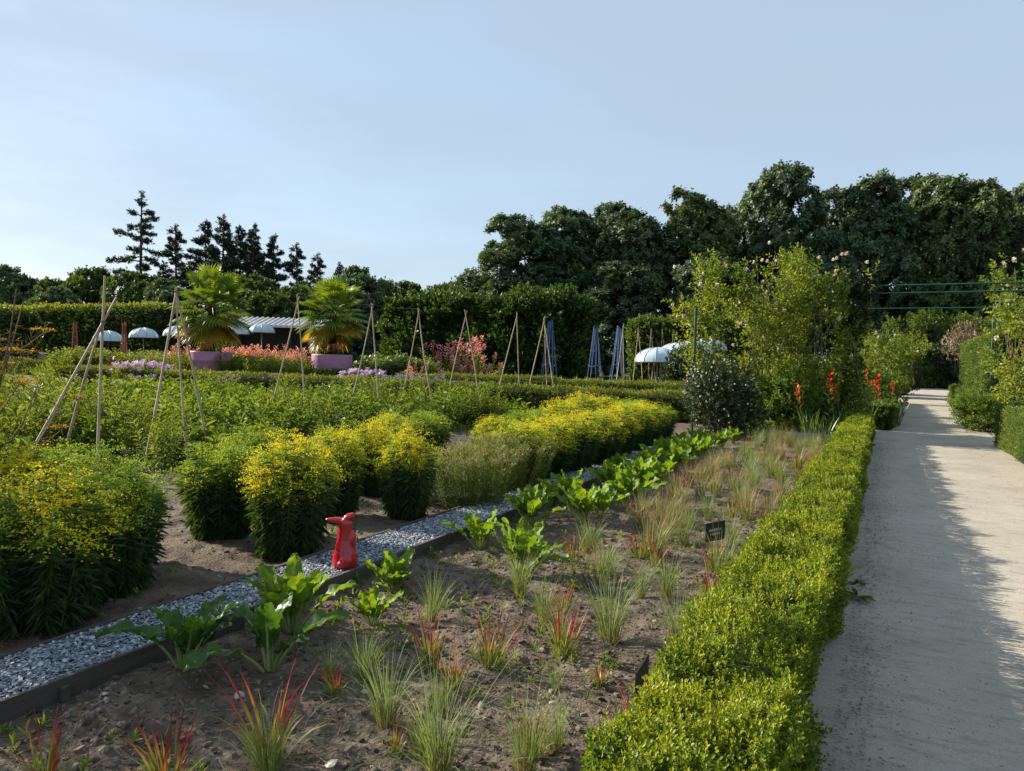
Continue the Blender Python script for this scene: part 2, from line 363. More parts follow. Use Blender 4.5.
def sheet(mb, xs, ys, zf, mi=0, smooth=True):
    X, Y = np.meshgrid(xs, ys); Z = zf(X, Y); nx, ny = len(xs), len(ys)
    i = np.arange(nx * ny).reshape(ny, nx)
    F = np.stack([i[:-1, :-1], i[:-1, 1:], i[1:, 1:], i[1:, :-1]], -1).reshape(-1, 4)
    mb.add(np.stack([X, Y, Z], -1), F, mi, .5, 0, smooth)

# ------------------------------------------------------------------ where everything stands (metres)
LAYOUT = {'stones': [(-1.84, 2.11, 0.022), (-2.56, 2.31, 0.02), (-2.78, 2.31, 0.014), (-1.5, 2.34, 0.018), (-1.31, 3.02, 0.014), (-3.06, 2.0, 0.014), (-2.1, 2.64, 0.02),
            (-2.8, 2.95, 0.012)],
 'big_trees': [(-33.63, 64.8, 1.0, 0, 1.42, 0.857, 'tall grey green tree, first from the left in the dark row on the right'),
               (-30.52, 69.8, 1.0, 1, 0.62, 0.973, 'tall grey green tree, second from the left in the dark row on the right'),
               (-28.97, 79.62, 1.0, 3, 2.38, 1.067, 'tall deep green tree, third from the left in the dark row on the right'),
               (-21.95, 64.11, 0.8, 0, 0.93, 0.586, 'lower dark tree in front of the row, above the ivy mass end'),
               (-22.7, 71.61, 1.0, 3, 0.4, 0.926, 'tall deep green tree, fifth from the left in the dark row on the right'),
               (-18.35, 76.12, 1.0, 2, 2.41, 1.076, 'tall olive green tree, sixth from the left in the dark row on the right'),
               (-14.14, 67.04, 0.8, 3, 5.51, 0.643, 'lower dark tree in front of the row, left of the roses'),
               (-16.36, 90.68, 1.0, 0, 4.8, 1.149, 'tall grey green tree, eighth from the left in the dark row on the right'),
               (-9.36, 80.79, 1.0, 0, 4.59, 1.264, 'tallest tree of the dark row, standing above the left part of the rose bushes'),
               (-5.98, 98.33, 1.0, 3, 1.33, 1.275, 'tall deep green tree, tenth from the left in the dark row on the right'),
               (-1.68, 84.78, 1.0, 1, 3.22, 1.18, 'tall grey green tree, eleventh from the left in the dark row on the right'),
               (2.07, 100.25, 1.0, 3, 1.66, 1.331, 'tall deep green tree, twelfth from the left in the dark row on the right'),
               (5.53, 88.53, 1.0, 2, 1.04, 1.222, 'tall olive green tree, thirteenth from the left in the dark row on the right'),
               (10.99, 107.14, 1.0, 3, 0.64, 1.344, 'tall deep green tree, fourteenth from the left in the dark row on the right'),
               (13.02, 92.42, 1.0, 0, 1.29, 1.167, 'tall grey green tree, fifteenth from the left in the dark row on the right'),
               (18.17, 95.09, 1.0, 3, 5.56, 1.187, 'tall deep green tree, sixteenth from the left in the dark row on the right'),
               (24.06, 102.66, 1.0, 1, 4.97, 1.24, 'tall grey green tree, seventeenth from the left in the dark row on the right')],
 'round_trees': [(-106.63, 51.68, 1.21, 0, 4.84, 1.371, 'round bright leafy tree, first from the left of those behind the hedges'),
                 (-101.12, 54.53, 1.27, 1, 4.8, 1.494, 'round dark leafy tree, second from the left of those behind the hedges'),
                 (-77.25, 44.4, 1.01, 1, 1.16, 0.962, 'round dark leafy tree, third from the left of those behind the hedges'),
                 (-91.36, 56.23, 1.24, 0, 1.86, 1.443, 'round bright leafy tree, fourth from the left of those behind the hedges'),
                 (-80.88, 57.16, 1.2, 0, 3.76, 1.349, 'round bright leafy tree, fifth from the left of those behind the hedges'),
                 (-70.08, 53.76, 1.11, 1, 4.39, 1.171, 'round dark leafy tree, sixth from the left of those behind the hedges'),
                 (-54.42, 50.62, 1.08, 0, 5.13, 1.101, 'round bright leafy tree, seventh from the left of those behind the hedges'),
                 (-47.2, 45.35, 0.95, 0, 5.28, 0.835, 'round bright leafy tree, eighth from the left of those behind the hedges'),
                 (-47.65, 49.63, 1.0, 0, 0.52, 0.944, 'round bright leafy tree, ninth from the left of those behind the hedges'),
                 (-46.65, 54.65, 1.09, 1, 3.64, 1.116, 'round dark leafy tree, tenth from the left of those behind the hedges'),
                 (-48.14, 59.52, 1.19, 1, 4.03, 1.336, 'round dark leafy tree, eleventh from the left of those behind the hedges'),
                 (-47.18, 63.4, 1.12, 0, 3.04, 1.195, 'round bright leafy tree, twelfth from the left of those behind the hedges'),
                 (-45.43, 66.56, 1.11, 1, 1.07, 1.158, 'round dark leafy tree, thirteenth from the left of those behind the hedges'),
                 (-44.61, 72.62, 1.17, 0, 2.84, 1.292, 'round bright leafy tree, fourteenth from the left of those behind the hedges')],
 'pine': (-101.1, 71.45),
 'conifers': [(-105.11, 78.39, 0.805, 2, 0.54, 'dark conifer, first from the left in the clump right of the lone pine'),
              (-97.97, 75.33, 1.05, 0, 5.61, 'dark conifer, second from the left in the clump right of the lone pine'),
              (-87.13, 71.95, 1.015, 1, 5.19, 'dark conifer, third from the left in the clump right of the lone pine'),
              (-81.8, 70.21, 1.01, 2, 3.29, 'dark conifer, fourth from the left in the clump right of the lone pine'),
              (-84.62, 75.5, 0.995, 1, 1.8, 'dark conifer, fifth from the left in the clump right of the lone pine'),
              (-79.67, 73.57, 0.977, 2, 5.45, 'dark conifer, sixth from the left in the clump right of the lone pine'),
              (-78.8, 76.28, 0.926, 1, 3.43, 'dark conifer, seventh from the left in the clump right of the lone pine'),
              (-77.05, 79.44, 0.887, 0, 5.29, 'dark conifer, eighth from the left in the clump right of the lone pine'),
              (-75.71, 82.39, 0.831, 0, 5.09, 'dark conifer, ninth from the left in the clump right of the lone pine'),
              (-74.4, 85.32, 0.78, 0, 3.05, 'dark conifer, tenth from the left in the clump right of the lone pine')],
 'pots': [(-29.11, 24.33, 4.25), (-24.57, 27.81, 4.0)],
 'domes_left': [(-44.09, 28.94, 2.12), (-42.99, 30.63, 2.45), (-41.9, 32.33, 2.56), (-40.9, 33.98, 2.73), (-40.01, 35.57, 2.91), (-38.85, 36.73, 3.03)],
 'domes_right': [(-10.3, 35.79, 1.63), (-9.86, 38.27, 1.96), (-9.75, 41.14, 2.17), (-9.59, 44.04, 2.41)],
 'shed': (-41.74, 41.43, 0.478),
 'bench': (-52.79, 28.93, 0.349),
 'tripods': [([(-8.7, 5.57), (-9.32, 4.91), (-9.72, 5.72)], (-8.97, 5.82, 1.95), 'nearest cane tripod at the left, its canes crossing low and one standing bolt upright',
              (0.62, 0.36, 0.03)),
             ([(-8.74, 6.23), (-8.27, 6.58), (-8.75, 7.34)], (-8.92, 6.86, 2.43), 'cane tripod before the left palm and its pot', (0.08, 0.05, 0.06)),
             ([(-11.57, 11.03), (-10.71, 11.37)], (-11.32, 11.7, 2.72), 'pair of crossed canes between the two palms', (0.12, 0.18)),
             ([(-10.12, 11.78), (-9.38, 12.17)], (-9.9, 12.44, 2.67), 'pair of crossed canes at the right edge of the right palm', (0.05, 0.08)),
             ([(-10.79, 14.58), (-9.86, 15.06)], (-10.67, 15.31, 2.78), 'pair of crossed canes just right of the right palm, before the ivy mass', (0.06, 0.08)),
             ([(-11.05, 17.13), (-10.17, 17.82)], (-10.9, 18.0, 2.85), 'pair of crossed canes in front of the pink flowering shrub', (0.12, 0.16)),
             ([(-10.78, 19.52), (-10.36, 20.63)], (-10.5, 20.47, 2.98), 'pair of canes right of the pink shrub, one nearly upright', (0.08, 0.12)),
             ([(-10.85, 21.83), (-10.06, 22.81), (-10.58, 23.21)], (-10.56, 22.69, 2.95), 'cane tripod overlapping the first blue obelisk', (0.16, 0.12, 0.1)),
             ([(-10.16, 29.03), (-10.08, 29.97)], (-10.08, 29.7, 3.05), 'leaning cane pair in front of the last blue obelisk', (0.2, 0.12)),
             ([(-10.46, 32.24), (-10.08, 32.89)], (-10.43, 32.9, 3.12), 'cane pair left of the nearest shiny dome', (0.1, 0.12)),
             ([(-12.22, 40.75), (-11.8, 40.96)], (-12.21, 40.99, 3.43), 'nearest of the small cane pairs standing behind the shiny domes', (0.1, 0.12)),
             ([(-12.76, 44.95), (-12.3, 45.19)], (-12.75, 45.22, 3.63), 'second of the small cane pairs standing behind the shiny domes', (0.1, 0.12)),
             ([(-13.19, 49.21), (-12.7, 49.47)], (-13.18, 49.5, 3.82), 'third of the small cane pairs standing behind the shiny domes', (0.1, 0.12)),
             ([(-13.64, 53.46), (-13.11, 53.74)], (-13.63, 53.78, 4.01), 'farthest of the small cane pairs standing behind the shiny domes', (0.1, 0.12)),
             ([(-10.32, 35.01), (-9.96, 35.19)], (-10.33, 35.21, 1.63), 'short cane pair under the shiny domes, first from the left', (0.05, 0.06)),
             ([(-9.78, 35.84), (-9.43, 36.03)], (-9.8, 36.04, 1.75), 'short cane pair under the shiny domes, second from the left', (0.05, 0.06)),
             ([(-9.69, 38.7), (-9.3, 38.9)], (-9.7, 38.91, 1.89), 'short cane pair under the shiny domes, third from the left', (0.05, 0.06)),
             ([(-9.53, 41.02), (-9.12, 41.23)], (-9.54, 41.25, 2.03), 'short cane pair under the shiny domes, fourth from the left', (0.05, 0.06))],
 'wires': [((-11.32, 11.7, 2.8200000000000003), (-9.9, 12.44, 2.6999999999999997)), ((-9.9, 12.44, 2.6999999999999997), (-10.67, 15.31, 2.84))],
 'blue_obelisks': [(-14.11, 30.99, 1.027), (-13.64, 35.74, 1.012), (-13.2, 38.22, 1.052)],
 'red_obelisks': [(-37.97, 23.1, 0.86), (-37.55, 25.57, 0.9)],
 'figurine': (-3.37, 3.98, 0.97),
 'signs': [(-1.15, 5.77, 0.203, 0.419, 0.15, 0.15, 'black slate plant label facing the camera, grey engraved lines, between grass clumps'),
           (-0.96, 3.25, 0.03, 1.501, 0.16, 0.16, 'dark slate plant label seen almost edge on, close to the box hedge')],
 'chards': [(-3.02, 2.38, 'dark', 0.85, 'chard plant in shade-darkened leaf colour with one drooping leaf, nearest the front left corner'),
            (-2.7, 2.63, 'dark', 0.98, 'large chard plant in shade-darkened leaf colour, broad drooping leaves behind the red-tipped grass'),
            (-2.96, 3.04, 'bright', 1.05, 'bright sunlit chard plant right behind the large dark one'),
            (-2.66, 3.4, 'bright', 0.62, 'small chard plant with two upright leaves, below the red figurine'),
            (-2.91, 3.95, 'bright', 0.72, 'pale stemmed chard plant right of the red figurine'),
            (-2.34, 4.71, 'bright', 1.03, 'leafy green chard plant, sixth from the front in the chard rows'),
            (-2.97, 5.22, 'bright', 0.92, 'leafy green chard plant, seventh from the front in the chard rows'),
            (-2.99, 6.22, 'bright', 0.97, 'leafy green chard plant, eighth from the front in the chard rows'),
            (-2.58, 6.55, 'bright', 1.03, 'leafy green chard plant, ninth from the front in the chard rows'),
            (-2.5, 6.81, 'bright', 0.92, 'leafy green chard plant, tenth from the front in the chard rows'),
            (-2.5, 7.66, 'bright', 1.08, 'leafy green chard plant, eleventh from the front in the chard rows'),
            (-3.23, 7.16, 'bright', 0.76, 'leafy green chard plant, twelfth from the front in the chard rows'),
            (-3.09, 7.39, 'bright', 1.03, 'leafy green chard plant, thirteenth from the front in the chard rows'),
            (-2.92, 8.31, 'bright', 0.97, 'leafy green chard plant, fourteenth from the front in the chard rows'),
            (-2.62, 8.52, 'bright', 1.08, 'leafy green chard plant, fifteenth from the front in the chard rows'),
            (-2.5, 9.12, 'bright', 1.08, 'leafy green chard plant, sixteenth from the front in the chard rows'),
            (-3.18, 9.39, 'bright', 0.86, 'leafy green chard plant, seventeenth from the front in the chard rows'),
            (-2.96, 9.98, 'bright', 1.03, 'leafy green chard plant, eighteenth from the front in the chard rows'),
            (-2.68, 10.41, 'bright', 1.08, 'leafy green chard plant, nineteenth from the front in the chard rows'),
            (-3.13, 11.34, 'bright', 1.03, 'leafy green chard plant, twentieth from the front in the chard rows'),
            (-2.76, 11.61, 'bright', 1.08, 'leafy green chard plant, twenty-first from the front in the chard rows'),
            (-2.74, 12.7, 'bright', 1.03, 'leafy green chard plant, twenty-second from the front in the chard rows'),
            (-3.18, 12.69, 'bright', 0.97, 'leafy green chard plant, twenty-third from the front in the chard rows'),
            (-3.13, 13.83, 'bright', 0.97, 'leafy green chard plant, twenty-fourth from the front in the chard rows'),
            (-2.75, 14.13, 'bright', 0.97, 'leafy green chard plant, twenty-fifth from the front in the chard rows'),
            (-2.66, 14.82, 'bright', 0.86, 'leafy green chard plant, twenty-sixth from the front in the chard rows')],
 'grasses': [(-2.58, 1.47, 'red', 1.05, 'red-tipped grass clump, first from the front beside the chard in the near half'),
             (-2.28, 1.72, 'red', 0.95, 'red-tipped grass clump, second from the front beside the chard in the near half'),
             (-1.02, 1.72, 'green', 0.49, 'pale green grass clump, first from the front along the box hedge in the near half'),
             (-1.94, 1.9, 'green', 0.76, 'pale green grass clump, first from the front down the middle in the near half'),
             (-2.05, 2.0, 'red', 1.25, 'red-tipped grass clump, third from the front beside the chard in the near half'),
             (-0.98, 2.0, 'red', 0.84, 'red-tipped grass clump, first from the front along the box hedge in the near half'),
             (-1.46, 2.29, 'green', 1.1, 'pale green grass clump, second from the front down the middle in the near half'),
             (-1.69, 2.32, 'red', 0.5, 'red-tipped grass clump, first from the front down the middle in the near half'),
             (-1.59, 2.34, 'green', 0.55, 'pale green grass clump, third from the front down the middle in the near half'),
             (-1.85, 2.47, 'green', 0.9, 'pale green grass clump, fourth from the front down the middle in the near half'),
             (-1.19, 2.48, 'green', 0.9, 'pale green grass clump, second from the front along the box hedge in the near half'),
             (-2.21, 2.55, 'red', 0.51, 'red-tipped grass clump, fourth from the front beside the chard in the near half'),
             (-1.18, 2.6, 'red', 0.75, 'red-tipped grass clump, second from the front along the box hedge in the near half'),
             (-1.13, 2.65, 'green', 0.63, 'pale green grass clump, third from the front along the box hedge in the near half'),
             (-2.37, 2.7, 'green', 0.5, 'pale green grass clump, first from the front beside the chard in the near half'),
             (-1.72, 2.7, 'green', 0.5, 'pale green grass clump, fifth from the front down the middle in the near half'),
             (-2.17, 2.72, 'green', 0.75, 'pale green grass clump, second from the front beside the chard in the near half'),
             (-0.93, 2.87, 'red', 0.6, 'red-tipped grass clump, third from the front along the box hedge in the near half'),
             (-1.78, 2.92, 'red', 0.8, 'red-tipped grass clump, second from the front down the middle in the near half'),
             (-0.87, 2.94, 'red', 0.9, 'red-tipped grass clump, fourth from the front along the box hedge in the near half'),
             (-2.02, 3.06, 'red', 0.95, 'red-tipped grass clump, fifth from the front beside the chard in the near half'),
             (-1.36, 3.17, 'green', 0.46, 'pale green grass clump, sixth from the front down the middle in the near half'),
             (-1.76, 3.22, 'red', 1.0, 'red-tipped grass clump, third from the front down the middle in the near half'),
             (-1.18, 3.28, 'red', 0.5, 'red-tipped grass clump, fifth from the front along the box hedge in the near half'),
             (-1.5, 3.57, 'red', 0.95, 'red-tipped grass clump, fourth from the front down the middle in the near half'),
             (-2.4, 3.63, 'green', 0.85, 'pale green grass clump, third from the front beside the chard in the near half'),
             (-1.6, 3.75, 'tan', 0.7, 'orange-red grass clump, first from the front down the middle in the near half'),
             (-1.35, 3.9, 'green', 1.15, 'pale green grass clump, seventh from the front down the middle in the near half'),
             (-0.89, 3.93, 'red', 0.6, 'red-tipped grass clump, sixth from the front along the box hedge in the near half'),
             (-0.95, 3.94, 'green', 1.05, 'pale green grass clump, fourth from the front along the box hedge in the near half'),
             (-1.79, 3.97, 'green', 0.75, 'pale green grass clump, eighth from the front down the middle in the near half'),
             (-1.75, 4.19, 'red', 0.7, 'red-tipped grass clump, fifth from the front down the middle in the near half'),
             (-2.12, 4.28, 'green', 0.85, 'pale green grass clump, fourth from the front beside the chard in the near half'),
             (-1.41, 4.67, 'green', 0.7, 'pale green grass clump, ninth from the front down the middle in the near half'),
             (-1.26, 4.76, 'green', 0.8, 'pale green grass clump, fifth from the front along the box hedge in the near half'),
             (-1.76, 4.83, 'green', 0.9, 'pale green grass clump, tenth from the front down the middle in the near half'),
             (-0.98, 4.84, 'red', 0.85, 'red-tipped grass clump, seventh from the front along the box hedge in the near half'),
             (-1.84, 5.06, 'tan', 0.8, 'orange-red grass clump, second from the front down the middle in the near half'),
             (-1.02, 5.1, 'red', 0.46, 'red-tipped grass clump, eighth from the front along the box hedge in the near half'),
             (-1.81, 5.14, 'green', 0.69, 'pale green grass clump, eleventh from the front down the middle in the near half'),
             (-2.16, 5.33, 'red', 0.8, 'red-tipped grass clump, sixth from the front beside the chard in the near half'),
             (-1.54, 5.46, 'red', 0.8, 'red-tipped grass clump, sixth from the front down the middle in the near half'),
             (-1.03, 5.48, 'green', 1.0, 'pale green grass clump, sixth from the front along the box hedge in the near half'),
             (-1.1, 5.56, 'red', 0.87, 'red-tipped grass clump, ninth from the front along the box hedge in the near half'),
             (-1.71, 5.62, 'red', 0.9, 'red-tipped grass clump, seventh from the front down the middle in the near half'),
             (-2.18, 5.64, 'green', 0.72, 'pale green grass clump, fifth from the front beside the chard in the near half'),
             (-1.64, 5.66, 'tan', 1.2, 'orange-red grass clump, third from the front down the middle in the near half'),
             (-1.59, 5.72, 'green', 0.77, 'pale green grass clump, twelfth from the front down the middle in the near half'),
             (-2.19, 5.75, 'green', 0.8, 'pale green grass clump, sixth from the front beside the chard in the near half'),
             (-1.18, 5.97, 'red', 0.53, 'red-tipped grass clump, tenth from the front along the box hedge in the near half'),
             (-1.68, 6.2, 'green', 0.45, 'pale green grass clump, thirteenth from the front down the middle in the near half'),
             (-1.52, 6.28, 'green', 0.85, 'pale green grass clump, fourteenth from the front down the middle in the near half'),
             (-1.71, 6.38, 'tan', 1.1, 'orange-red grass clump, fourth from the front down the middle in the near half'),
             (-1.13, 6.55, 'green', 0.8, 'pale green grass clump, first from the front along the box hedge in the far half'),
             (-2.02, 6.63, 'tan', 0.9, 'orange-red grass clump, first from the front beside the chard in the far half'),
             (-1.61, 6.9, 'green', 0.8, 'pale green grass clump, first from the front down the middle in the far half'),
             (-1.92, 6.92, 'green', 0.47, 'pale green grass clump, second from the front down the middle in the far half'),
             (-1.8, 7.0, 'green', 0.62, 'pale green grass clump, third from the front down the middle in the far half'),
             (-1.78, 7.05, 'tan', 0.83, 'orange-red grass clump, first from the front down the middle in the far half'),
             (-2.14, 7.09, 'green', 0.91, 'pale green grass clump, first from the front beside the chard in the far half'),
             (-1.98, 7.17, 'tan', 1.0, 'orange-red grass clump, second from the front beside the chard in the far half'),
             (-2.34, 7.24, 'red', 0.52, 'red-tipped grass clump, first from the front beside the chard in the far half'),
             (-1.85, 7.27, 'green', 0.77, 'pale green grass clump, fourth from the front down the middle in the far half'),
             (-1.56, 7.45, 'green', 0.9, 'pale green grass clump, fifth from the front down the middle in the far half'),
             (-1.05, 7.5, 'red', 0.6, 'red-tipped grass clump, first from the front along the box hedge in the far half'),
             (-1.2, 7.57, 'tan', 1.0, 'orange-red grass clump, first from the front along the box hedge in the far half'),
             (-1.37, 7.72, 'red', 0.89, 'red-tipped grass clump, first from the front down the middle in the far half'),
             (-1.01, 7.73, 'tan', 0.89, 'orange-red grass clump, second from the front along the box hedge in the far half'),
             (-2.01, 7.76, 'tan', 0.85, 'orange-red grass clump, third from the front beside the chard in the far half'),
             (-1.92, 7.85, 'tan', 1.07, 'orange-red grass clump, second from the front down the middle in the far half'),
             (-1.35, 8.06, 'green', 1.1, 'pale green grass clump, sixth from the front down the middle in the far half'),
             (-2.13, 8.3, 'green', 0.97, 'pale green grass clump, second from the front beside the chard in the far half'),
             (-2.14, 8.38, 'red', 0.97, 'red-tipped grass clump, second from the front beside the chard in the far half'),
             (-1.32, 8.41, 'tan', 1.0, 'orange-red grass clump, third from the front along the box hedge in the far half'),
             (-1.38, 8.44, 'green', 0.83, 'pale green grass clump, seventh from the front down the middle in the far half'),
             (-1.88, 8.49, 'tan', 0.9, 'orange-red grass clump, third from the front down the middle in the far half'),
             (-1.03, 8.66, 'tan', 1.0, 'orange-red grass clump, fourth from the front along the box hedge in the far half'),
             (-1.76, 8.83, 'tan', 1.01, 'orange-red grass clump, fourth from the front down the middle in the far half'),
             (-0.88, 8.89, 'red', 0.87, 'red-tipped grass clump, second from the front along the box hedge in the far half'),
             (-1.85, 9.15, 'tan', 0.82, 'orange-red grass clump, fifth from the front down the middle in the far half'),
             (-1.65, 9.23, 'tan', 0.87, 'orange-red grass clump, sixth from the front down the middle in the far half'),
             (-1.06, 9.26, 'green', 0.87, 'pale green grass clump, second from the front along the box hedge in the far half'),
             (-1.62, 9.29, 'tan', 0.95, 'orange-red grass clump, seventh from the front down the middle in the far half'),
             (-1.39, 9.3, 'green', 0.9, 'pale green grass clump, eighth from the front down the middle in the far half'),
             (-2.23, 9.47, 'tan', 0.9, 'orange-red grass clump, fourth from the front beside the chard in the far half'),
             (-1.41, 9.55, 'green', 0.84, 'pale green grass clump, ninth from the front down the middle in the far half'),
             (-1.46, 9.57, 'green', 1.1, 'pale green grass clump, tenth from the front down the middle in the far half'),
             (-2.17, 9.77, 'tan', 0.96, 'orange-red grass clump, fifth from the front beside the chard in the far half'),
             (-2.08, 9.87, 'green', 0.95, 'pale green grass clump, third from the front beside the chard in the far half'),
             (-2.15, 9.96, 'tan', 0.89, 'orange-red grass clump, sixth from the front beside the chard in the far half'),
             (-2.09, 10.05, 'tan', 0.8, 'orange-red grass clump, seventh from the front beside the chard in the far half'),
             (-2.1, 10.19, 'tan', 0.94, 'orange-red grass clump, eighth from the front beside the chard in the far half'),
             (-1.19, 10.27, 'green', 0.99, 'pale green grass clump, third from the front along the box hedge in the far half'),
             (-2.16, 10.58, 'tan', 0.82, 'orange-red grass clump, ninth from the front beside the chard in the far half'),
             (-1.66, 10.68, 'green', 0.89, 'pale green grass clump, eleventh from the front down the middle in the far half'),
             (-1.4, 10.75, 'green', 1.05, 'pale green grass clump, twelfth from the front down the middle in the far half'),
             (-2.18, 10.79, 'green', 1.07, 'pale green grass clump, fourth from the front beside the chard in the far half'),
             (-1.39, 10.81, 'red', 0.94, 'red-tipped grass clump, second from the front down the middle in the far half'),
             (-1.04, 10.99, 'red', 0.82, 'red-tipped grass clump, third from the front along the box hedge in the far half'),
             (-2.09, 11.04, 'tan', 0.83, 'orange-red grass clump, tenth from the front beside the chard in the far half'),
             (-1.33, 11.08, 'red', 1.05, 'red-tipped grass clump, fourth from the front along the box hedge in the far half'),
             (-2.1, 11.14, 'tan', 0.9, 'orange-red grass clump, eleventh from the front beside the chard in the far half'),
             (-1.44, 11.22, 'green', 0.92, 'pale green grass clump, thirteenth from the front down the middle in the far half'),
             (-0.85, 11.26, 'tan', 0.96, 'orange-red grass clump, fifth from the front along the box hedge in the far half'),
             (-1.74, 11.34, 'green', 0.82, 'pale green grass clump, fourteenth from the front down the middle in the far half'),
             (-2.04, 11.4, 'tan', 0.85, 'orange-red grass clump, twelfth from the front beside the chard in the far half'),
             (-0.9, 11.48, 'tan', 0.82, 'orange-red grass clump, sixth from the front along the box hedge in the far half'),
             (-1.58, 11.52, 'tan', 0.95, 'orange-red grass clump, eighth from the front down the middle in the far half'),
             (-2.16, 11.59, 'green', 0.88, 'pale green grass clump, fifth from the front beside the chard in the far half'),
             (-1.16, 11.84, 'red', 1.06, 'red-tipped grass clump, fifth from the front along the box hedge in the far half'),
             (-1.94, 11.9, 'green', 1.0, 'pale green grass clump, fifteenth from the front down the middle in the far half'),
             (-1.48, 11.94, 'red', 1.07, 'red-tipped grass clump, third from the front down the middle in the far half'),
             (-1.14, 12.1, 'green', 1, 'pale green grass clump, fourth from the front along the box hedge in the far half'),
             (-1.85, 12.16, 'green', 0.81, 'pale green grass clump, sixteenth from the front down the middle in the far half'),
             (-0.94, 12.23, 'tan', 1.04, 'orange-red grass clump, seventh from the front along the box hedge in the far half'),
             (-0.87, 12.49, 'green', 0.84, 'pale green grass clump, fifth from the front along the box hedge in the far half'),
             (-1.78, 12.61, 'red', 1.03, 'red-tipped grass clump, fourth from the front down the middle in the far half'),
             (-1.5, 12.64, 'tan', 1, 'orange-red grass clump, ninth from the front down the middle in the far half'),
             (-1.6, 12.64, 'green', 0.88, 'pale green grass clump, seventeenth from the front down the middle in the far half'),
             (-1.56, 12.89, 'tan', 1.03, 'orange-red grass clump, tenth from the front down the middle in the far half'),
             (-1.1, 12.91, 'tan', 0.86, 'orange-red grass clump, eighth from the front along the box hedge in the far half'),
             (-0.86, 13.08, 'tan', 1.03, 'orange-red grass clump, ninth from the front along the box hedge in the far half'),
             (-2.14, 13.15, 'tan', 0.84, 'orange-red grass clump, thirteenth from the front beside the chard in the far half'),
             (-1.01, 13.21, 'tan', 0.92, 'orange-red grass clump, tenth from the front along the box hedge in the far half'),
             (-2.09, 13.28, 'tan', 1, 'orange-red grass clump, fourteenth from the front beside the chard in the far half'),
             (-1.57, 13.33, 'red', 1.02, 'red-tipped grass clump, fifth from the front down the middle in the far half'),
             (-1.01, 13.33, 'green', 1.07, 'pale green grass clump, sixth from the front along the box hedge in the far half'),
             (-0.99, 13.42, 'green', 1.02, 'pale green grass clump, seventh from the front along the box hedge in the far half'),
             (-1.78, 13.47, 'green', 1.02, 'pale green grass clump, eighteenth from the front down the middle in the far half'),
             (-1.37, 13.86, 'green', 1.06, 'pale green grass clump, nineteenth from the front down the middle in the far half'),
             (-1.31, 13.88, 'tan', 1, 'orange-red grass clump, eleventh from the front along the box hedge in the far half'),
             (-2.08, 13.94, 'green', 1.04, 'pale green grass clump, sixth from the front beside the chard in the far half'),
             (-1.39, 14.23, 'tan', 0.82, 'orange-red grass clump, eleventh from the front down the middle in the far half'),
             (-1.12, 14.37, 'green', 1.08, 'pale green grass clump, eighth from the front along the box hedge in the far half'),
             (-0.85, 14.4, 'tan', 0.83, 'orange-red grass clump, twelfth from the front along the box hedge in the far half'),
             (-1.14, 14.45, 'green', 0.97, 'pale green grass clump, ninth from the front along the box hedge in the far half'),
             (-2.1, 14.53, 'green', 1, 'pale green grass clump, seventh from the front beside the chard in the far half'),
             (-1.15, 14.9, 'green', 0.9, 'pale green grass clump, tenth from the front along the box hedge in the far half'),
             (-1.85, 14.91, 'tan', 1.01, 'orange-red grass clump, twelfth from the front down the middle in the far half'),
             (-1.6, 14.93, 'green', 1.1, 'pale green grass clump, twentieth from the front down the middle in the far half'),
             (-1.96, 15.04, 'green', 0.9, 'pale green grass clump, eighth from the front beside the chard in the far half'),
             (-1.93, 15.08, 'tan', 0.9, 'orange-red grass clump, thirteenth from the front down the middle in the far half'),
             (-1.94, 15.11, 'green', 1.08, 'pale green grass clump, twenty-first from the front down the middle in the far half'),
             (-1.16, 15.2, 'red', 1.07, 'red-tipped grass clump, sixth from the front along the box hedge in the far half'),
             (-1.7, 15.3, 'tan', 1.04, 'orange-red grass clump, fourteenth from the front down the middle in the far half'),
             (-1.34, 15.4, 'red', 0.88, 'red-tipped grass clump, seventh from the front along the box hedge in the far half'),
             (-1.12, 15.42, 'green', 0.95, 'pale green grass clump, eleventh from the front along the box hedge in the far half'),
             (-1.75, 15.51, 'red', 1.04, 'red-tipped grass clump, sixth from the front down the middle in the far half'),
             (-1.9, 15.53, 'tan', 0.86, 'orange-red grass clump, fifteenth from the front down the middle in the far half'),
             (-1.81, 15.6, 'tan', 0.81, 'orange-red grass clump, sixteenth from the front down the middle in the far half'),
             (-1.96, 15.61, 'green', 0.9, 'pale green grass clump, ninth from the front beside the chard in the far half'),
             (-1.99, 15.77, 'tan', 1.1, 'orange-red grass clump, fifteenth from the front beside the chard in the far half'),
             (-2.1, 15.8, 'green', 1.09, 'pale green grass clump, tenth from the front beside the chard in the far half'),
             (-2.18, 15.83, 'green', 0.9, 'pale green grass clump, eleventh from the front beside the chard in the far half'),
             (-1.3, 15.91, 'tan', 1.06, 'orange-red grass clump, thirteenth from the front along the box hedge in the far half'),
             (-2.04, 15.91, 'red', 1.0, 'red-tipped grass clump, third from the front beside the chard in the far half'),
             (-0.87, 15.96, 'green', 0.98, 'pale green grass clump, twelfth from the front along the box hedge in the far half'),
             (-1.63, 16.03, 'green', 0.83, 'pale green grass clump, twenty-second from the front down the middle in the far half'),
             (-1.66, 16.11, 'tan', 0.95, 'orange-red grass clump, seventeenth from the front down the middle in the far half'),
             (-1.32, 16.17, 'green', 0.94, 'pale green grass clump, thirteenth from the front along the box hedge in the far half')],
 'goldenrods': [(-4.22, 2.37, 1.08, 1.06, 0, 'large goldenrod bush nearest the camera at the left, beside the slate strip'),
                (-4.4, 2.89, 0.92, 1.05, 3, 'goldenrod bush with few flowers right behind the nearest one'),
                (-5.32, 2.68, 1.15, 1.12, 2, 'golden goldenrod bush cut by the left edge of the photo'),
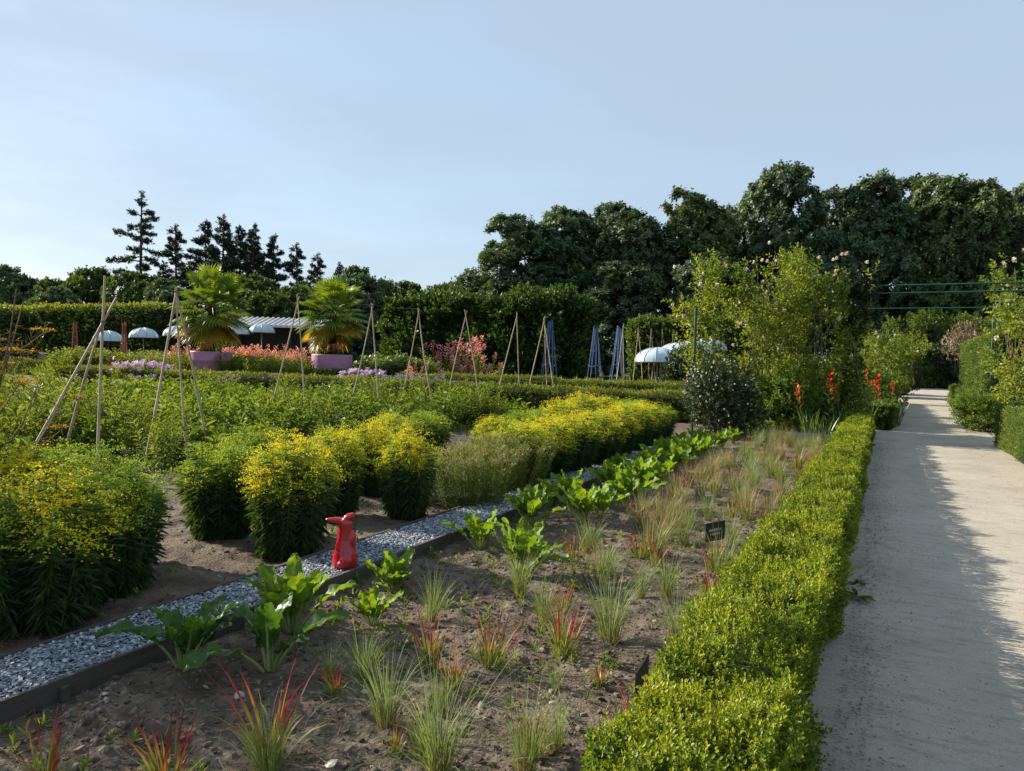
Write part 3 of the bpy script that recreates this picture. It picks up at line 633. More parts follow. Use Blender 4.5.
                (-5.21, 3.15, 1.05, 1.1, 3, 'greenish goldenrod bush at the back of the left cluster'),
                (-4.99, 4.28, 0.86, 1.0, 3, 'green goldenrod bush with few flowers standing free beside bare soil'),
                (-4.18, 4.25, 0.92, 1.12, 0, 'rich golden goldenrod bush just behind the red figurine'),
                (-4.63, 5.27, 0.8, 1.05, 1, 'goldenrod bush half hidden behind the golden one by the figurine'),
                (-6.2, 5.8, 0.85, 0.95, 3, 'low goldenrod bush at the back between two larger bushes'),
                (-4.09, 5.73, 0.72, 1.05, 0, 'single goldenrod bush with orange side plumes at the slate strip, right of the figurine'),
                (-5.14, 6.46, 0.75, 1, 0, 'goldenrod bush behind the single bush, its flowers level with the path'),
                (-5.65, 7.56, 0.75, 1, 1, 'goldenrod bush in the back row, left of the faded shrubs'),
                (-6.1, 8.98, 0.9, 0.95, 3, 'yellow green goldenrod bush in the back row behind the faded shrubs'),
                (-4.01, 8.03, 1.0, 0.95, 1, 'yellow goldenrod bush, first from the front in the clump beyond the faded shrubs'),
                (-3.98, 8.69, 1, 0.98, 0, 'yellow goldenrod bush, second from the front in the clump beyond the faded shrubs'),
                (-3.86, 9.28, 1, 1.0, 0, 'yellow goldenrod bush, third from the front in the clump beyond the faded shrubs'),
                (-4.88, 9.09, 0.95, 0.9, 1, 'yellow goldenrod bush, fourth from the front in the clump beyond the faded shrubs'),
                (-3.81, 10.12, 1.05, 1.0, 1, 'yellow goldenrod bush, fifth from the front in the clump beyond the faded shrubs'),
                (-4.88, 10.09, 1, 1, 3, 'greenish goldenrod bush, sixth from the front in the clump beyond the faded shrubs'),
                (-3.92, 11.09, 1.05, 1.05, 0, 'yellow goldenrod bush, seventh from the front in the clump beyond the faded shrubs'),
                (-4.83, 11.15, 1.1, 1.1, 0, 'yellow goldenrod bush, eighth from the front in the clump beyond the faded shrubs'),
                (-3.92, 12.02, 1.05, 1.05, 1, 'yellow goldenrod bush, ninth from the front in the clump beyond the faded shrubs'),
                (-3.89, 12.91, 1.05, 1.0, 0, 'yellow goldenrod bush, tenth from the front in the clump beyond the faded shrubs'),
                (-3.92, 13.67, 0.95, 0.95, 3, 'greenish goldenrod bush, eleventh from the front in the clump beyond the faded shrubs'),
                (-5.12, 12.91, 1.1, 1.15, 0, 'yellow goldenrod bush, twelfth from the front in the clump beyond the faded shrubs'),
                (-4.89, 13.51, 1.1, 1.05, 1, 'yellow goldenrod bush, thirteenth from the front in the clump beyond the faded shrubs'),
                (-4.73, 14.58, 1.1, 1, 3, 'greenish goldenrod bush, fourteenth from the front in the clump beyond the faded shrubs')],
 'tan_shrubs': [(-3.91, 6.63, 0.95, 'faded shrub with pinkish tan heads, first after the single goldenrod bush'),
                (-4.01, 7.62, 1.0, 'faded shrub with pinkish tan heads, between the two other faded shrubs'),
                (-4.32, 8.64, 0.9, 'faded shrub with pinkish tan heads, nearest the far goldenrod clump')],
 'veg': [(-10.16, 11.42, 1.23, 0), (-8.66, 14.05, 1.12, 2), (-17.13, 11.4, 1.32, 0), (-14.16, 16.49, 1.13, 0), (-11.48, 6.19, 1.33, 2), (-9.33, 5.54, 0.77, 1),
         (-10.7, 16.33, 0.82, 2), (-12.45, 10.34, 0.73, 2), (-8.97, 8.83, 1.12, 0), (-11.36, 10.84, 0.73, 0), (-14.77, 10.84, 1.33, 1), (-10.59, 10.4, 1.07, 2),
         (-17.15, 13.49, 0.79, 2), (-20.69, 10.34, 1.06, 3), (-10.55, 5.76, 1.34, 0), (-12.63, 14.66, 1.3, 1), (-17.52, 12.73, 1.1, 3), (-12.84, 9.78, 1.34, 0),
         (-10.59, 5.22, 0.64, 0), (-11.36, 14.19, 1.23, 0), (-9.21, 16.07, 0.89, 2), (-13.75, 12.34, 0.87, 3), (-16.59, 8.8, 0.87, 0), (-7.82, 14.32, 0.89, 2),
         (-19.12, 9.55, 1.34, 0), (-17.52, 14.5, 0.84, 2), (-17.38, 14.93, 0.89, 0), (-11.18, 7.57, 0.85, 2), (-14.04, 7.13, 1.06, 2), (-12.02, 10.05, 0.77, 2),
         (-15.43, 9.06, 1.08, 0), (-9.36, 14.06, 1.03, 1), (-18.1, 9.36, 1.0, 2), (-9.11, 11.67, 1.22, 0), (-8.67, 13.14, 1.34, 0), (-9.35, 12.31, 0.86, 0),
         (-9.37, 6.66, 0.73, 2), (-21.14, 11.39, 1.25, 0), (-12.3, 15.52, 1.0, 0), (-8.59, 8.67, 0.91, 0), (-16.77, 13.25, 1.29, 1), (-20.91, 10.78, 0.66, 2),
         (-10.09, 4.97, 0.75, 3), (-17.6, 12.01, 0.92, 0), (-14.1, 9.41, 0.73, 0), (-14.29, 12.46, 1.12, 0), (-14.19, 11.95, 1.1, 0), (-10.41, 12.41, 0.92, 1),
         (-19.7, 9.76, 0.94, 2), (-13.14, 12.82, 1.05, 3), (-17.41, 9.09, 0.83, 1), (-11.34, 12.23, 1.06, 1), (-16.44, 14.12, 0.84, 0), (-9.96, 9.26, 1.23, 0),
         (-16.16, 13.67, 1.31, 2), (-10.06, 5.89, 0.64, 0), (-18.64, 9.92, 0.98, 3), (-15.22, 12.11, 1.16, 0), (-15.11, 15.2, 1.17, 2), (-17.2, 14.21, 1.27, 2),
         (-8.46, 15.06, 1.2, 1), (-9.46, 14.81, 0.93, 3), (-10.27, 16.3, 1.11, 2), (-19.21, 11.44, 1.26, 1), (-8.05, 10.87, 1.0, 3), (-10.8, 8.57, 0.71, 1),
         (-12.94, 6.47, 0.97, 2), (-10.8, 9.54, 0.98, 0), (-10.79, 14.2, 0.79, 2), (-15.06, 14.45, 1.03, 0), (-10.35, 6.74, 1.21, 2), (-13.33, 8.47, 0.64, 0),
         (-10.88, 8.02, 0.95, 2), (-14.71, 9.56, 1.03, 2), (-8.15, 14.07, 1.12, 2), (-8.98, 9.4, 1.13, 2), (-10.55, 14.9, 0.66, 0), (-19.44, 11.11, 1.25, 2),
         (-9.08, 8.13, 1.03, 1), (-15.99, 12.67, 1.26, 1), (-10.14, 14.72, 0.69, 2), (-12.17, 13.39, 0.74, 0), (-14.0, 8.54, 1.22, 0), (-15.98, 12.16, 0.8, 0),
         (-15.98, 13.18, 0.72, 2), (-12.92, 14.99, 1.31, 3), (-10.99, 11.25, 1.0, 0), (-12.79, 16.31, 1.03, 2), (-9.61, 11.01, 0.85, 3), (-15.06, 8.45, 0.72, 3),
         (-14.4, 11.59, 1.32, 0), (-17.94, 15.33, 0.67, 1), (-17.45, 8.44, 0.93, 3), (-13.36, 15.79, 1.01, 3), (-9.55, 4.99, 0.97, 1), (-11.35, 10.33, 1.2, 0),
         (-16.74, 9.82, 1.03, 2), (-10.86, 6.5, 0.91, 1), (-16.53, 16.0, 0.68, 0), (-14.24, 15.69, 0.65, 3), (-12.56, 7.41, 1.17, 2), (-15.86, 11.74, 1.34, 0),
         (-17.87, 11.05, 1.31, 0), (-12.42, 8.26, 1.15, 3), (-16.83, 12.78, 0.73, 1), (-13.49, 7.94, 0.68, 2), (-8.44, 6.3, 0.89, 2), (-14.12, 10.99, 1.26, 0),
         (-11.83, 11.41, 0.73, 1), (-13.95, 15.98, 0.8, 2), (-16.36, 16.79, 0.86, 0), (-17.64, 10.54, 0.73, 3), (-8.53, 15.96, 1.16, 1), (-15.36, 7.61, 0.96, 3),
         (-19.76, 10.27, 0.87, 0), (-20.81, 11.89, 0.95, 0), (-11.13, 15.34, 0.66, 2), (-12.8, 11.53, 0.69, 3), (-9.97, 13.19, 0.85, 2), (-21.4, 11.9, 0.82, 2),
         (-9.68, 13.58, 1.06, 2), (-8.77, 6.97, 1.11, 1), (-12.07, 8.99, 0.99, 2), (-10.05, 16.65, 0.87, 3), (-10.91, 15.73, 1.21, 2), (-10.12, 5.47, 0.91, 2),
         (-12.04, 6.92, 1.03, 2), (-16.65, 14.84, 0.8, 2), (-18.74, 10.59, 0.88, 0), (-12.02, 16.19, 0.66, 2), (-8.61, 10.35, 0.67, 0), (-10.7, 6.96, 0.65, 0),
         (-17.49, 15.86, 1.02, 0), (-14.25, 14.68, 0.81, 3), (-9.78, 7.9, 1.27, 0), (-13.7, 13.16, 0.78, 2), (-14.93, 15.74, 0.99, 0), (-11.22, 8.99, 1.17, 0),
         (-10.25, 6.32, 1.2, 0), (-16.08, 14.98, 0.75, 1), (-11.0, 16.8, 1.03, 3), (-15.1, 11.1, 0.98, 0), (-21.72, 11.65, 0.86, 0), (-12.82, 10.61, 0.82, 2),
         (-13.75, 7.53, 0.77, 0), (-13.61, 14.99, 0.67, 1), (-11.52, 12.66, 0.95, 2), (-14.47, 8.69, 0.91, 2), (-11.61, 13.66, 0.95, 0), (-15.38, 13.76, 0.6, 1),
         (-12.97, 13.42, 0.98, 2), (-10.55, 13.44, 1.29, 2), (-8.88, 12.12, 0.7, 0), (-13.14, 9.3, 0.64, 2), (-12.31, 11.91, 0.96, 1), (-11.22, 16.39, 0.78, 2),
         (-8.77, 14.46, 1.17, 1), (-16.97, 8.59, 0.64, 2), (-17.94, 13.75, 0.76, 0), (-7.87, 15.26, 1.09, 1), (-9.56, 16.57, 1.25, 0), (-9.23, 7.24, 0.74, 2),
         (-12.74, 9.08, 0.9, 2), (-16.34, 11.84, 1.31, 0), (-11.8, 16.73, 0.74, 2)],
 'flowers': [('salmon',
              [(-26.85, 27.62, 0.98, 'salmon pink flower spike plant between the two palm pots', 'salmon spikes between the palm pots'),
               (-31.08, 31.97, 0.96, 'salmon pink flower spike plant between the two palm pots', 'salmon spikes between the palm pots'),
               (-33.24, 29.93, 0.95, 'salmon pink flower spike plant between the two palm pots', 'salmon spikes between the palm pots'),
               (-31.78, 31.36, 0.94, 'salmon pink flower spike plant between the two palm pots', 'salmon spikes between the palm pots'),
               (-31.29, 28.81, 0.88, 'salmon pink flower spike plant between the two palm pots', 'salmon spikes between the palm pots'),
               (-30.53, 29.26, 1.0, 'salmon pink flower spike plant between the two palm pots', 'salmon spikes between the palm pots'),
               (-30.11, 30.19, 1.05, 'salmon pink flower spike plant between the two palm pots', 'salmon spikes between the palm pots'),
               (-27.13, 27.61, 0.91, 'salmon pink flower spike plant between the two palm pots', 'salmon spikes between the palm pots'),
               (-29.18, 26.8, 1.16, 'salmon pink flower spike plant between the two palm pots', 'salmon spikes between the palm pots'),
               (-30.85, 31.61, 0.99, 'salmon pink flower spike plant between the two palm pots', 'salmon spikes between the palm pots'),
               (-31.05, 31.81, 1.12, 'salmon pink flower spike plant between the two palm pots', 'salmon spikes between the palm pots'),
               (-29.8, 30.5, 0.85, 'salmon pink flower spike plant between the two palm pots', 'salmon spikes between the palm pots'),
               (-29.47, 27.3, 1.04, 'salmon pink flower spike plant between the two palm pots', 'salmon spikes between the palm pots'),
               (-32.12, 31.12, 0.94, 'salmon pink flower spike plant between the two palm pots', 'salmon spikes between the palm pots'),
               (-26.61, 27.95, 1.12, 'salmon pink flower spike plant between the two palm pots', 'salmon spikes between the palm pots'),
               (-31.18, 28.82, 1.07, 'salmon pink flower spike plant between the two palm pots', 'salmon spikes between the palm pots'),
               (-32.28, 28.37, 1.08, 'salmon pink flower spike plant between the two palm pots', 'salmon spikes between the palm pots'),
               (-28.81, 26.34, 1.06, 'salmon pink flower spike plant between the two palm pots', 'salmon spikes between the palm pots'),
               (-29.27, 26.76, 0.93, 'salmon pink flower spike plant between the two palm pots', 'salmon spikes between the palm pots'),
               (-29.71, 28.84, 0.98, 'salmon pink flower spike plant between the two palm pots', 'salmon spikes between the palm pots'),
               (-30.01, 26.71, 1.06, 'salmon pink flower spike plant between the two palm pots', 'salmon spikes between the palm pots'),
               (-28.81, 27.05, 1.14, 'salmon pink flower spike plant between the two palm pots', 'salmon spikes between the palm pots'),
               (-29.15, 28.15, 1.19, 'salmon pink flower spike plant between the two palm pots', 'salmon spikes between the palm pots'),
               (-28.16, 27.15, 1.02, 'salmon pink flower spike plant between the two palm pots', 'salmon spikes between the palm pots'),
               (-32.93, 30.14, 1.12, 'salmon pink flower spike plant between the two palm pots', 'salmon spikes between the palm pots'),
               (-29.7, 26.23, 1.09, 'salmon pink flower spike plant between the two palm pots', 'salmon spikes between the palm pots'),
               (-29.13, 27.9, 1.02, 'salmon pink flower spike plant between the two palm pots', 'salmon spikes between the palm pots'),
               (-31.33, 28.0, 1.05, 'salmon pink flower spike plant between the two palm pots', 'salmon spikes between the palm pots'),
               (-29.09, 30.29, 1.05, 'salmon pink flower spike plant between the two palm pots', 'salmon spikes between the palm pots'),
               (-31.9, 27.98, 1.05, 'salmon pink flower spike plant between the two palm pots', 'salmon spikes between the palm pots'),
               (-32.47, 25.12, 1.08, 'salmon pink flower spike plant left of the left palm pot', 'salmon spikes left of the left pot'),
               (-33.83, 26.25, 1.09, 'salmon pink flower spike plant left of the left palm pot', 'salmon spikes left of the left pot'),
               (-31.46, 24.81, 1.07, 'salmon pink flower spike plant left of the left palm pot', 'salmon spikes left of the left pot'),
               (-33.66, 25.81, 0.81, 'salmon pink flower spike plant left of the left palm pot', 'salmon spikes left of the left pot'),
               (-34.96, 26.0, 0.91, 'salmon pink flower spike plant left of the left palm pot', 'salmon spikes left of the left pot'),
               (-34.23, 27.05, 0.96, 'salmon pink flower spike plant left of the left palm pot', 'salmon spikes left of the left pot'),
               (-17.33, 24.81, 0.85, 'single coral flower spike plant just left of the pink shrub', None)]),
             ('pinkshrub',
              [(-17.91, 28.45, 1.05, 'tall pink flowering shrub in front of the ivy mass, left half', None),
               (-17.09, 29.44, 1.02, 'tall pink flowering shrub in front of the ivy mass, right half', None)]),
             ('pink',
              [(-15.43, 27.14, 0.68, 'low pink flowers at the foot of the tall pink shrub', 'low pink flowers under the pink shrub'),
               (-15.38, 28.04, 0.65, 'low pink flowers at the foot of the tall pink shrub', 'low pink flowers under the pink shrub'),
               (-15.56, 26.61, 0.61, 'low pink flowers at the foot of the tall pink shrub', 'low pink flowers under the pink shrub'),
               (-15.82, 26.0, 0.71, 'low pink flowers at the foot of the tall pink shrub', 'low pink flowers under the pink shrub'),
               (-16.21, 26.73, 0.75, 'low pink flowers at the foot of the tall pink shrub', 'low pink flowers under the pink shrub'),
               (-16.18, 27.66, 0.64, 'low pink flowers at the foot of the tall pink shrub', 'low pink flowers under the pink shrub'),
               (-15.42, 26.12, 0.62, 'low pink flowers at the foot of the tall pink shrub', 'low pink flowers under the pink shrub'),
               (-15.96, 27.27, 0.7, 'low pink flowers at the foot of the tall pink shrub', 'low pink flowers under the pink shrub')]),
             ('mauve',
              [(-28.49, 20.14, 1.25, 'mat of pale mauve flowers left of the left palm pot', None),
               (-28.18, 20.53, 1.0, 'pale mauve flower cushion touching the canes before the left pot', None),
               (-19.33, 23.77, 1.15, 'low mat of pale mauve flowers just right of the right palm pot', None),
               (-18.88, 24.46, 0.8, 'pale mauve flower cushion under the right canes', None)]),
             ('lilac',
              [(-22.13, 19.19, 0.82, 'dusky lilac flower plant along the low crossing hedge', 'lilac flowers along the low hedge'),
               (-23.15, 20.57, 0.8, 'dusky lilac flower plant along the low crossing hedge', 'lilac flowers along the low hedge'),
               (-24.25, 20.46, 0.87, 'dusky lilac flower plant along the low crossing hedge', 'lilac flowers along the low hedge'),
               (-24.88, 20.7, 0.82, 'dusky lilac flower plant along the low crossing hedge', 'lilac flowers along the low hedge'),
               (-20.44, 20.02, 1.06, 'dusky lilac flower plant along the low crossing hedge', 'lilac flowers along the low hedge'),
               (-22.09, 20.29, 0.86, 'dusky lilac flower plant along the low crossing hedge', 'lilac flowers along the low hedge'),
               (-21.14, 21.09, 0.97, 'dusky lilac flower plant along the low crossing hedge', 'lilac flowers along the low hedge'),
               (-22.14, 19.63, 0.89, 'dusky lilac flower plant along the low crossing hedge', 'lilac flowers along the low hedge'),
               (-23.94, 20.92, 1.05, 'dusky lilac flower plant along the low crossing hedge', 'lilac flowers along the low hedge'),
               (-20.98, 20.7, 0.9, 'dusky lilac flower plant along the low crossing hedge', 'lilac flowers along the low hedge'),
               (-20.85, 21.42, 0.97, 'dusky lilac flower plant along the low crossing hedge', 'lilac flowers along the low hedge'),
               (-24.75, 20.63, 0.93, 'dusky lilac flower plant along the low crossing hedge', 'lilac flowers along the low hedge'),
               (-23.32, 20.19, 0.86, 'dusky lilac flower plant along the low crossing hedge', 'lilac flowers along the low hedge'),
               (-22.55, 20.14, 0.93, 'dusky lilac flower plant along the low crossing hedge', 'lilac flowers along the low hedge'),
               (-22.05, 19.64, 1.05, 'dusky lilac flower plant along the low crossing hedge', 'lilac flowers along the low hedge'),
               (-22.0, 20.49, 0.99, 'dusky lilac flower plant along the low crossing hedge', 'lilac flowers along the low hedge'),
               (-17.19, 22.83, 1.01, 'dusky lilac flower plant along the low crossing hedge', 'lilac flowers along the low hedge'),
               (-17.71, 25.12, 1.03, 'dusky lilac flower plant along the low crossing hedge', 'lilac flowers along the low hedge'),
               (-17.26, 24.18, 1.13, 'dusky lilac flower plant along the low crossing hedge', 'lilac flowers along the low hedge'),
               (-17.64, 24.33, 1.01, 'dusky lilac flower plant along the low crossing hedge', 'lilac flowers along the low hedge'),
               (-16.81, 22.03, 0.92, 'dusky lilac flower plant along the low crossing hedge', 'lilac flowers along the low hedge'),
               (-16.4, 22.91, 1.07, 'dusky lilac flower plant along the low crossing hedge', 'lilac flowers along the low hedge'),
               (-16.21, 24.04, 1.12, 'dusky lilac flower plant along the low crossing hedge', 'lilac flowers along the low hedge'),
               (-16.51, 22.71, 1.15, 'dusky lilac flower plant along the low crossing hedge', 'lilac flowers along the low hedge'),
               (-16.06, 23.07, 1.01, 'dusky lilac flower plant along the low crossing hedge', 'lilac flowers along the low hedge'),
               (-15.03, 22.89, 1.16, 'dusky lilac flower plant along the low crossing hedge', 'lilac flowers along the low hedge'),
               (-18.57, 24.74, 1.06, 'dusky lilac flower plant along the low crossing hedge', 'lilac flowers along the low hedge'),
               (-17.09, 22.79, 1.02, 'dusky lilac flower plant along the low crossing hedge', 'lilac flowers along the low hedge'),
               (-23.74, 16.97, 1.0, 'dusky lilac flower plant along the low crossing hedge', 'lilac flowers along the low hedge'),
               (-24.22, 16.72, 0.8, 'dusky lilac flower plant along the low crossing hedge', 'lilac flowers along the low hedge')]),
             ('maroon',
              [(-35.01, 23.51, 1.1, 'maroon leaved plant under the leftmost white dome', None),
               (-35.16, 24.11, 1.0, 'maroon leaved plant beside the reddish obelisk', None)]),
             ('white',
              [(-22.32, 13.32, 0.95, 'white flowered meadow plant at the left, below the pale bench', 'white flowers below the bench'),
               (-21.47, 11.64, 0.93, 'white flowered meadow plant at the left, below the pale bench', 'white flowers below the bench'),
               (-23.74, 12.77, 0.77, 'white flowered meadow plant at the left, below the pale bench', 'white flowers below the bench'),
               (-19.71, 11.73, 0.86, 'white flowered meadow plant at the left, below the pale bench', 'white flowers below the bench'),
               (-15.86, 10.07, 0.78, 'white flowered meadow plant at the left, below the pale bench', 'white flowers below the bench'),
               (-19.85, 12.97, 0.97, 'white flowered meadow plant at the left, below the pale bench', 'white flowers below the bench'),
               (-18.96, 10.3, 0.87, 'white flowered meadow plant at the left, below the pale bench', 'white flowers below the bench'),
               (-19.33, 12.05, 0.72, 'white flowered meadow plant at the left, below the pale bench', 'white flowers below the bench'),
               (-22.61, 12.96, 0.96, 'white flowered meadow plant at the left, below the pale bench', 'white flowers below the bench'),
               (-20.0, 10.49, 0.97, 'white flowered meadow plant at the left, below the pale bench', 'white flowers below the bench'),
               (-20.39, 12.57, 0.75, 'white flowered meadow plant at the left, below the pale bench', 'white flowers below the bench'),
               (-19.22, 11.16, 0.85, 'white flowered meadow plant at the left, below the pale bench', 'white flowers below the bench'),
               (-16.21, 9.41, 0.94, 'white flowered meadow plant at the left, below the pale bench', 'white flowers below the bench'),
               (-17.24, 9.87, 0.89, 'white flowered meadow plant at the left, below the pale bench', 'white flowers below the bench'),
               (-16.92, 9.41, 0.87, 'white flowered meadow plant at the left, below the pale bench', 'white flowers below the bench'),
               (-25.32, 13.05, 0.87, 'white flowered meadow plant at the left, below the pale bench', 'white flowers below the bench'),
               (-2.55, 15.81, 0.55, 'single white flowered plant at the foot of the white flowered bush', None)]),
             ('yellow',
              [(-28.23, 25.62, 0.97, 'yellow green plant in the bed right of the left palm pot', 'yellow green plants in the far beds'),
               (-28.37, 24.59, 0.82, 'yellow green plant in the bed right of the left palm pot', 'yellow green plants in the far beds'),
               (-27.04, 24.59, 1.0, 'yellow green plant in the bed right of the left palm pot', 'yellow green plants in the far beds'),
               (-25.61, 26.45, 0.85, 'yellow green plant in the bed right of the left palm pot', 'yellow green plants in the far beds'),
               (-24.75, 23.67, 1.01, 'yellow green plant in the bed right of the left palm pot', 'yellow green plants in the far beds'),
               (-26.82, 25.08, 0.82, 'yellow green plant in the bed right of the left palm pot', 'yellow green plants in the far beds'),
               (-25.94, 24.56, 0.81, 'yellow green plant in the bed right of the left palm pot', 'yellow green plants in the far beds'),
               (-27.06, 26.42, 1.02, 'yellow green plant in the bed right of the left palm pot', 'yellow green plants in the far beds'),
               (-23.49, 24.3, 0.99, 'yellow green plant in the bed right of the left palm pot', 'yellow green plants in the far beds'),
               (-25.71, 24.75, 1.04, 'yellow green plant in the bed right of the left palm pot', 'yellow green plants in the far beds'),
               (-25.11, 23.41, 0.99, 'yellow green plant in the bed right of the left palm pot', 'yellow green plants in the far beds'),
               (-24.63, 24.94, 0.99, 'yellow green plant in the bed right of the left palm pot', 'yellow green plants in the far beds'),
               (-28.75, 25.53, 1.09, 'yellow green plant in the bed right of the left palm pot', 'yellow green plants in the far beds'),
               (-28.1, 24.36, 1.08, 'yellow green plant in the bed right of the left palm pot', 'yellow green plants in the far beds'),
               (-34.37, 21.19, 1.14, 'yellow green plant in the bed right of the left palm pot', 'yellow green plants in the far beds'),
               (-36.47, 22.45, 0.87, 'yellow green plant in the bed right of the left palm pot', 'yellow green plants in the far beds'),
               (-41.09, 24.34, 1.04, 'yellow green plant in the bed right of the left palm pot', 'yellow green plants in the far beds'),
               (-38.77, 23.97, 1.0, 'yellow green plant in the bed right of the left palm pot', 'yellow green plants in the far beds'),
               (-38.75, 24.72, 0.86, 'yellow green plant in the bed right of the left palm pot', 'yellow green plants in the far beds'),
               (-33.62, 21.1, 1.05, 'yellow green plant in the bed right of the left palm pot', 'yellow green plants in the far beds'),
               (-39.07, 25.49, 0.97, 'yellow green plant in the bed right of the left palm pot', 'yellow green plants in the far beds'),
               (-34.01, 22.22, 1.13, 'yellow green plant in the bed right of the left palm pot', 'yellow green plants in the far beds'),
               (-33.4, 21.32, 0.95, 'yellow green plant in the bed right of the left palm pot', 'yellow green plants in the far beds'),
               (-41.56, 25.71, 0.92, 'yellow green plant in the bed right of the left palm pot', 'yellow green plants in the far beds'),
               (-40.99, 25.1, 0.92, 'yellow green plant in the bed right of the left palm pot', 'yellow green plants in the far beds'),
               (-38.68, 24.93, 1.17, 'yellow green plant in the bed right of the left palm pot', 'yellow green plants in the far beds'),
               (-39.01, 23.5, 0.91, 'yellow green plant in the bed right of the left palm pot', 'yellow green plants in the far beds'),
               (-40.85, 24.4, 0.9, 'yellow green plant in the bed right of the left palm pot', 'yellow green plants in the far beds'),
               (-34.32, 21.25, 1.17, 'yellow green plant in the bed right of the left palm pot', 'yellow green plants in the far beds'),
               (-34.36, 21.57, 1.2, 'yellow green plant in the bed right of the left palm pot', 'yellow green plants in the far beds'),
               (-38.44, 24.16, 0.88, 'yellow green plant in the bed right of the left palm pot', 'yellow green plants in the far beds'),
               (-38.36, 24.69, 1.0, 'yellow green plant in the bed right of the left palm pot', 'yellow green plants in the far beds'),
               (-41.16, 23.9, 0.94, 'yellow green plant in the bed right of the left palm pot', 'yellow green plants in the far beds'),
               (-37.58, 24.07, 1.0, 'yellow green plant in the bed right of the left palm pot', 'yellow green plants in the far beds'),
               (-36.14, 22.09, 1.05, 'yellow green plant in the bed right of the left palm pot', 'yellow green plants in the far beds'),
               (-37.14, 24.1, 1.01, 'yellow green plant in the bed right of the left palm pot', 'yellow green plants in the far beds'),
               (-40.9, 25.85, 0.92, 'yellow green plant in the bed right of the left palm pot', 'yellow green plants in the far beds'),
               (-40.64, 25.22, 1.07, 'yellow green plant in the bed right of the left palm pot', 'yellow green plants in the far beds'),
               (-35.93, 21.33, 1.13, 'yellow green plant in the bed right of the left palm pot', 'yellow green plants in the far beds'),
               (-34.2, 21.26, 0.89, 'yellow green plant in the bed right of the left palm pot', 'yellow green plants in the far beds'),
               (-36.14, 26.14, 0.95, 'yellow green plant in the bed right of the left palm pot', 'yellow green plants in the far beds'),
               (-34.24, 24.72, 1.01, 'yellow green plant in the bed right of the left palm pot', 'yellow green plants in the far beds'),
               (-33.54, 26.11, 0.96, 'yellow green plant in the bed right of the left palm pot', 'yellow green plants in the far beds'),
               (-33.75, 25.92, 1.07, 'yellow green plant in the bed right of the left palm pot', 'yellow green plants in the far beds'),
               (-35.24, 24.34, 1.0, 'yellow green plant in the bed right of the left palm pot', 'yellow green plants in the far beds'),
               (-33.46, 23.51, 1.02, 'yellow green plant in the bed right of the left palm pot', 'yellow green plants in the far beds'),
               (-35.95, 27.03, 1.1, 'yellow green plant in the bed right of the left palm pot', 'yellow green plants in the far beds'),
               (-38.35, 27.8, 1.1, 'yellow green plant in the bed right of the left palm pot', 'yellow green plants in the far beds'),
               (-32.61, 26.04, 0.82, 'yellow green plant in the bed right of the left palm pot', 'yellow green plants in the far beds'),
               (-32.45, 25.23, 0.82, 'yellow green plant in the bed right of the left palm pot', 'yellow green plants in the far beds'),
               (-35.71, 27.52, 1.03, 'yellow green plant in the bed right of the left palm pot', 'yellow green plants in the far beds'),
               (-37.83, 26.56, 0.89, 'yellow green plant in the bed right of the left palm pot', 'yellow green plants in the far beds'),
               (-36.32, 27.04, 0.92, 'yellow green plant in the bed right of the left palm pot', 'yellow green plants in the far beds'),
               (-37.76, 27.53, 1.03, 'yellow green plant in the bed right of the left palm pot', 'yellow green plants in the far beds'),
               (-31.44, 24.64, 1.07, 'yellow green plant in the bed right of the left palm pot', 'yellow green plants in the far beds'),
               (-35.06, 24.91, 1.03, 'yellow green plant in the bed right of the left palm pot', 'yellow green plants in the far beds'),
               (-35.14, 27.36, 0.98, 'yellow green plant in the bed right of the left palm pot', 'yellow green plants in the far beds'),
               (-35.74, 26.77, 0.87, 'yellow green plant in the bed right of the left palm pot', 'yellow green plants in the far beds'),
               (-35.19, 25.7, 0.84, 'yellow green plant in the bed right of the left palm pot', 'yellow green plants in the far beds'),
               (-36.63, 27.0, 0.8, 'yellow green plant in the bed right of the left palm pot', 'yellow green plants in the far beds'),
               (-38.45, 27.95, 1.12, 'yellow green plant in the bed right of the left palm pot', 'yellow green plants in the far beds'),
               (-39.03, 27.47, 1.12, 'yellow green plant in the bed right of the left palm pot', 'yellow green plants in the far beds'),
               (-33.02, 25.09, 0.96, 'yellow green plant in the bed right of the left palm pot', 'yellow green plants in the far beds'),
               (-36.64, 25.87, 0.83, 'yellow green plant in the bed right of the left palm pot', 'yellow green plants in the far beds'),
               (-31.59, 29.63, 1.0, 'yellow green plant in the bed right of the left palm pot', 'yellow green plants in the far beds'),
               (-35.07, 32.6, 1.05, 'yellow green plant in the bed right of the left palm pot', 'yellow green plants in the far beds'),
               (-35.42, 31.62, 1.02, 'yellow green plant in the bed right of the left palm pot', 'yellow green plants in the far beds'),
               (-35.34, 32.31, 0.82, 'yellow green plant in the bed right of the left palm pot', 'yellow green plants in the far beds'),
               (-34.47, 31.84, 1.04, 'yellow green plant in the bed right of the left palm pot', 'yellow green plants in the far beds'),
               (-31.01, 32.75, 1.02, 'yellow green plant in the bed right of the left palm pot', 'yellow green plants in the far beds'),
               (-32.61, 34.46, 0.9, 'yellow green plant in the bed right of the left palm pot', 'yellow green plants in the far beds'),
               (-34.28, 32.49, 0.96, 'yellow green plant in the bed right of the left palm pot', 'yellow green plants in the far beds'),
               (-36.63, 32.2, 0.92, 'yellow green plant in the bed right of the left palm pot', 'yellow green plants in the far beds'),
               (-33.51, 29.93, 0.81, 'yellow green plant in the bed right of the left palm pot', 'yellow green plants in the far beds'),
               (-29.35, 30.78, 0.8, 'yellow green plant in the bed right of the left palm pot', 'yellow green plants in the far beds'),
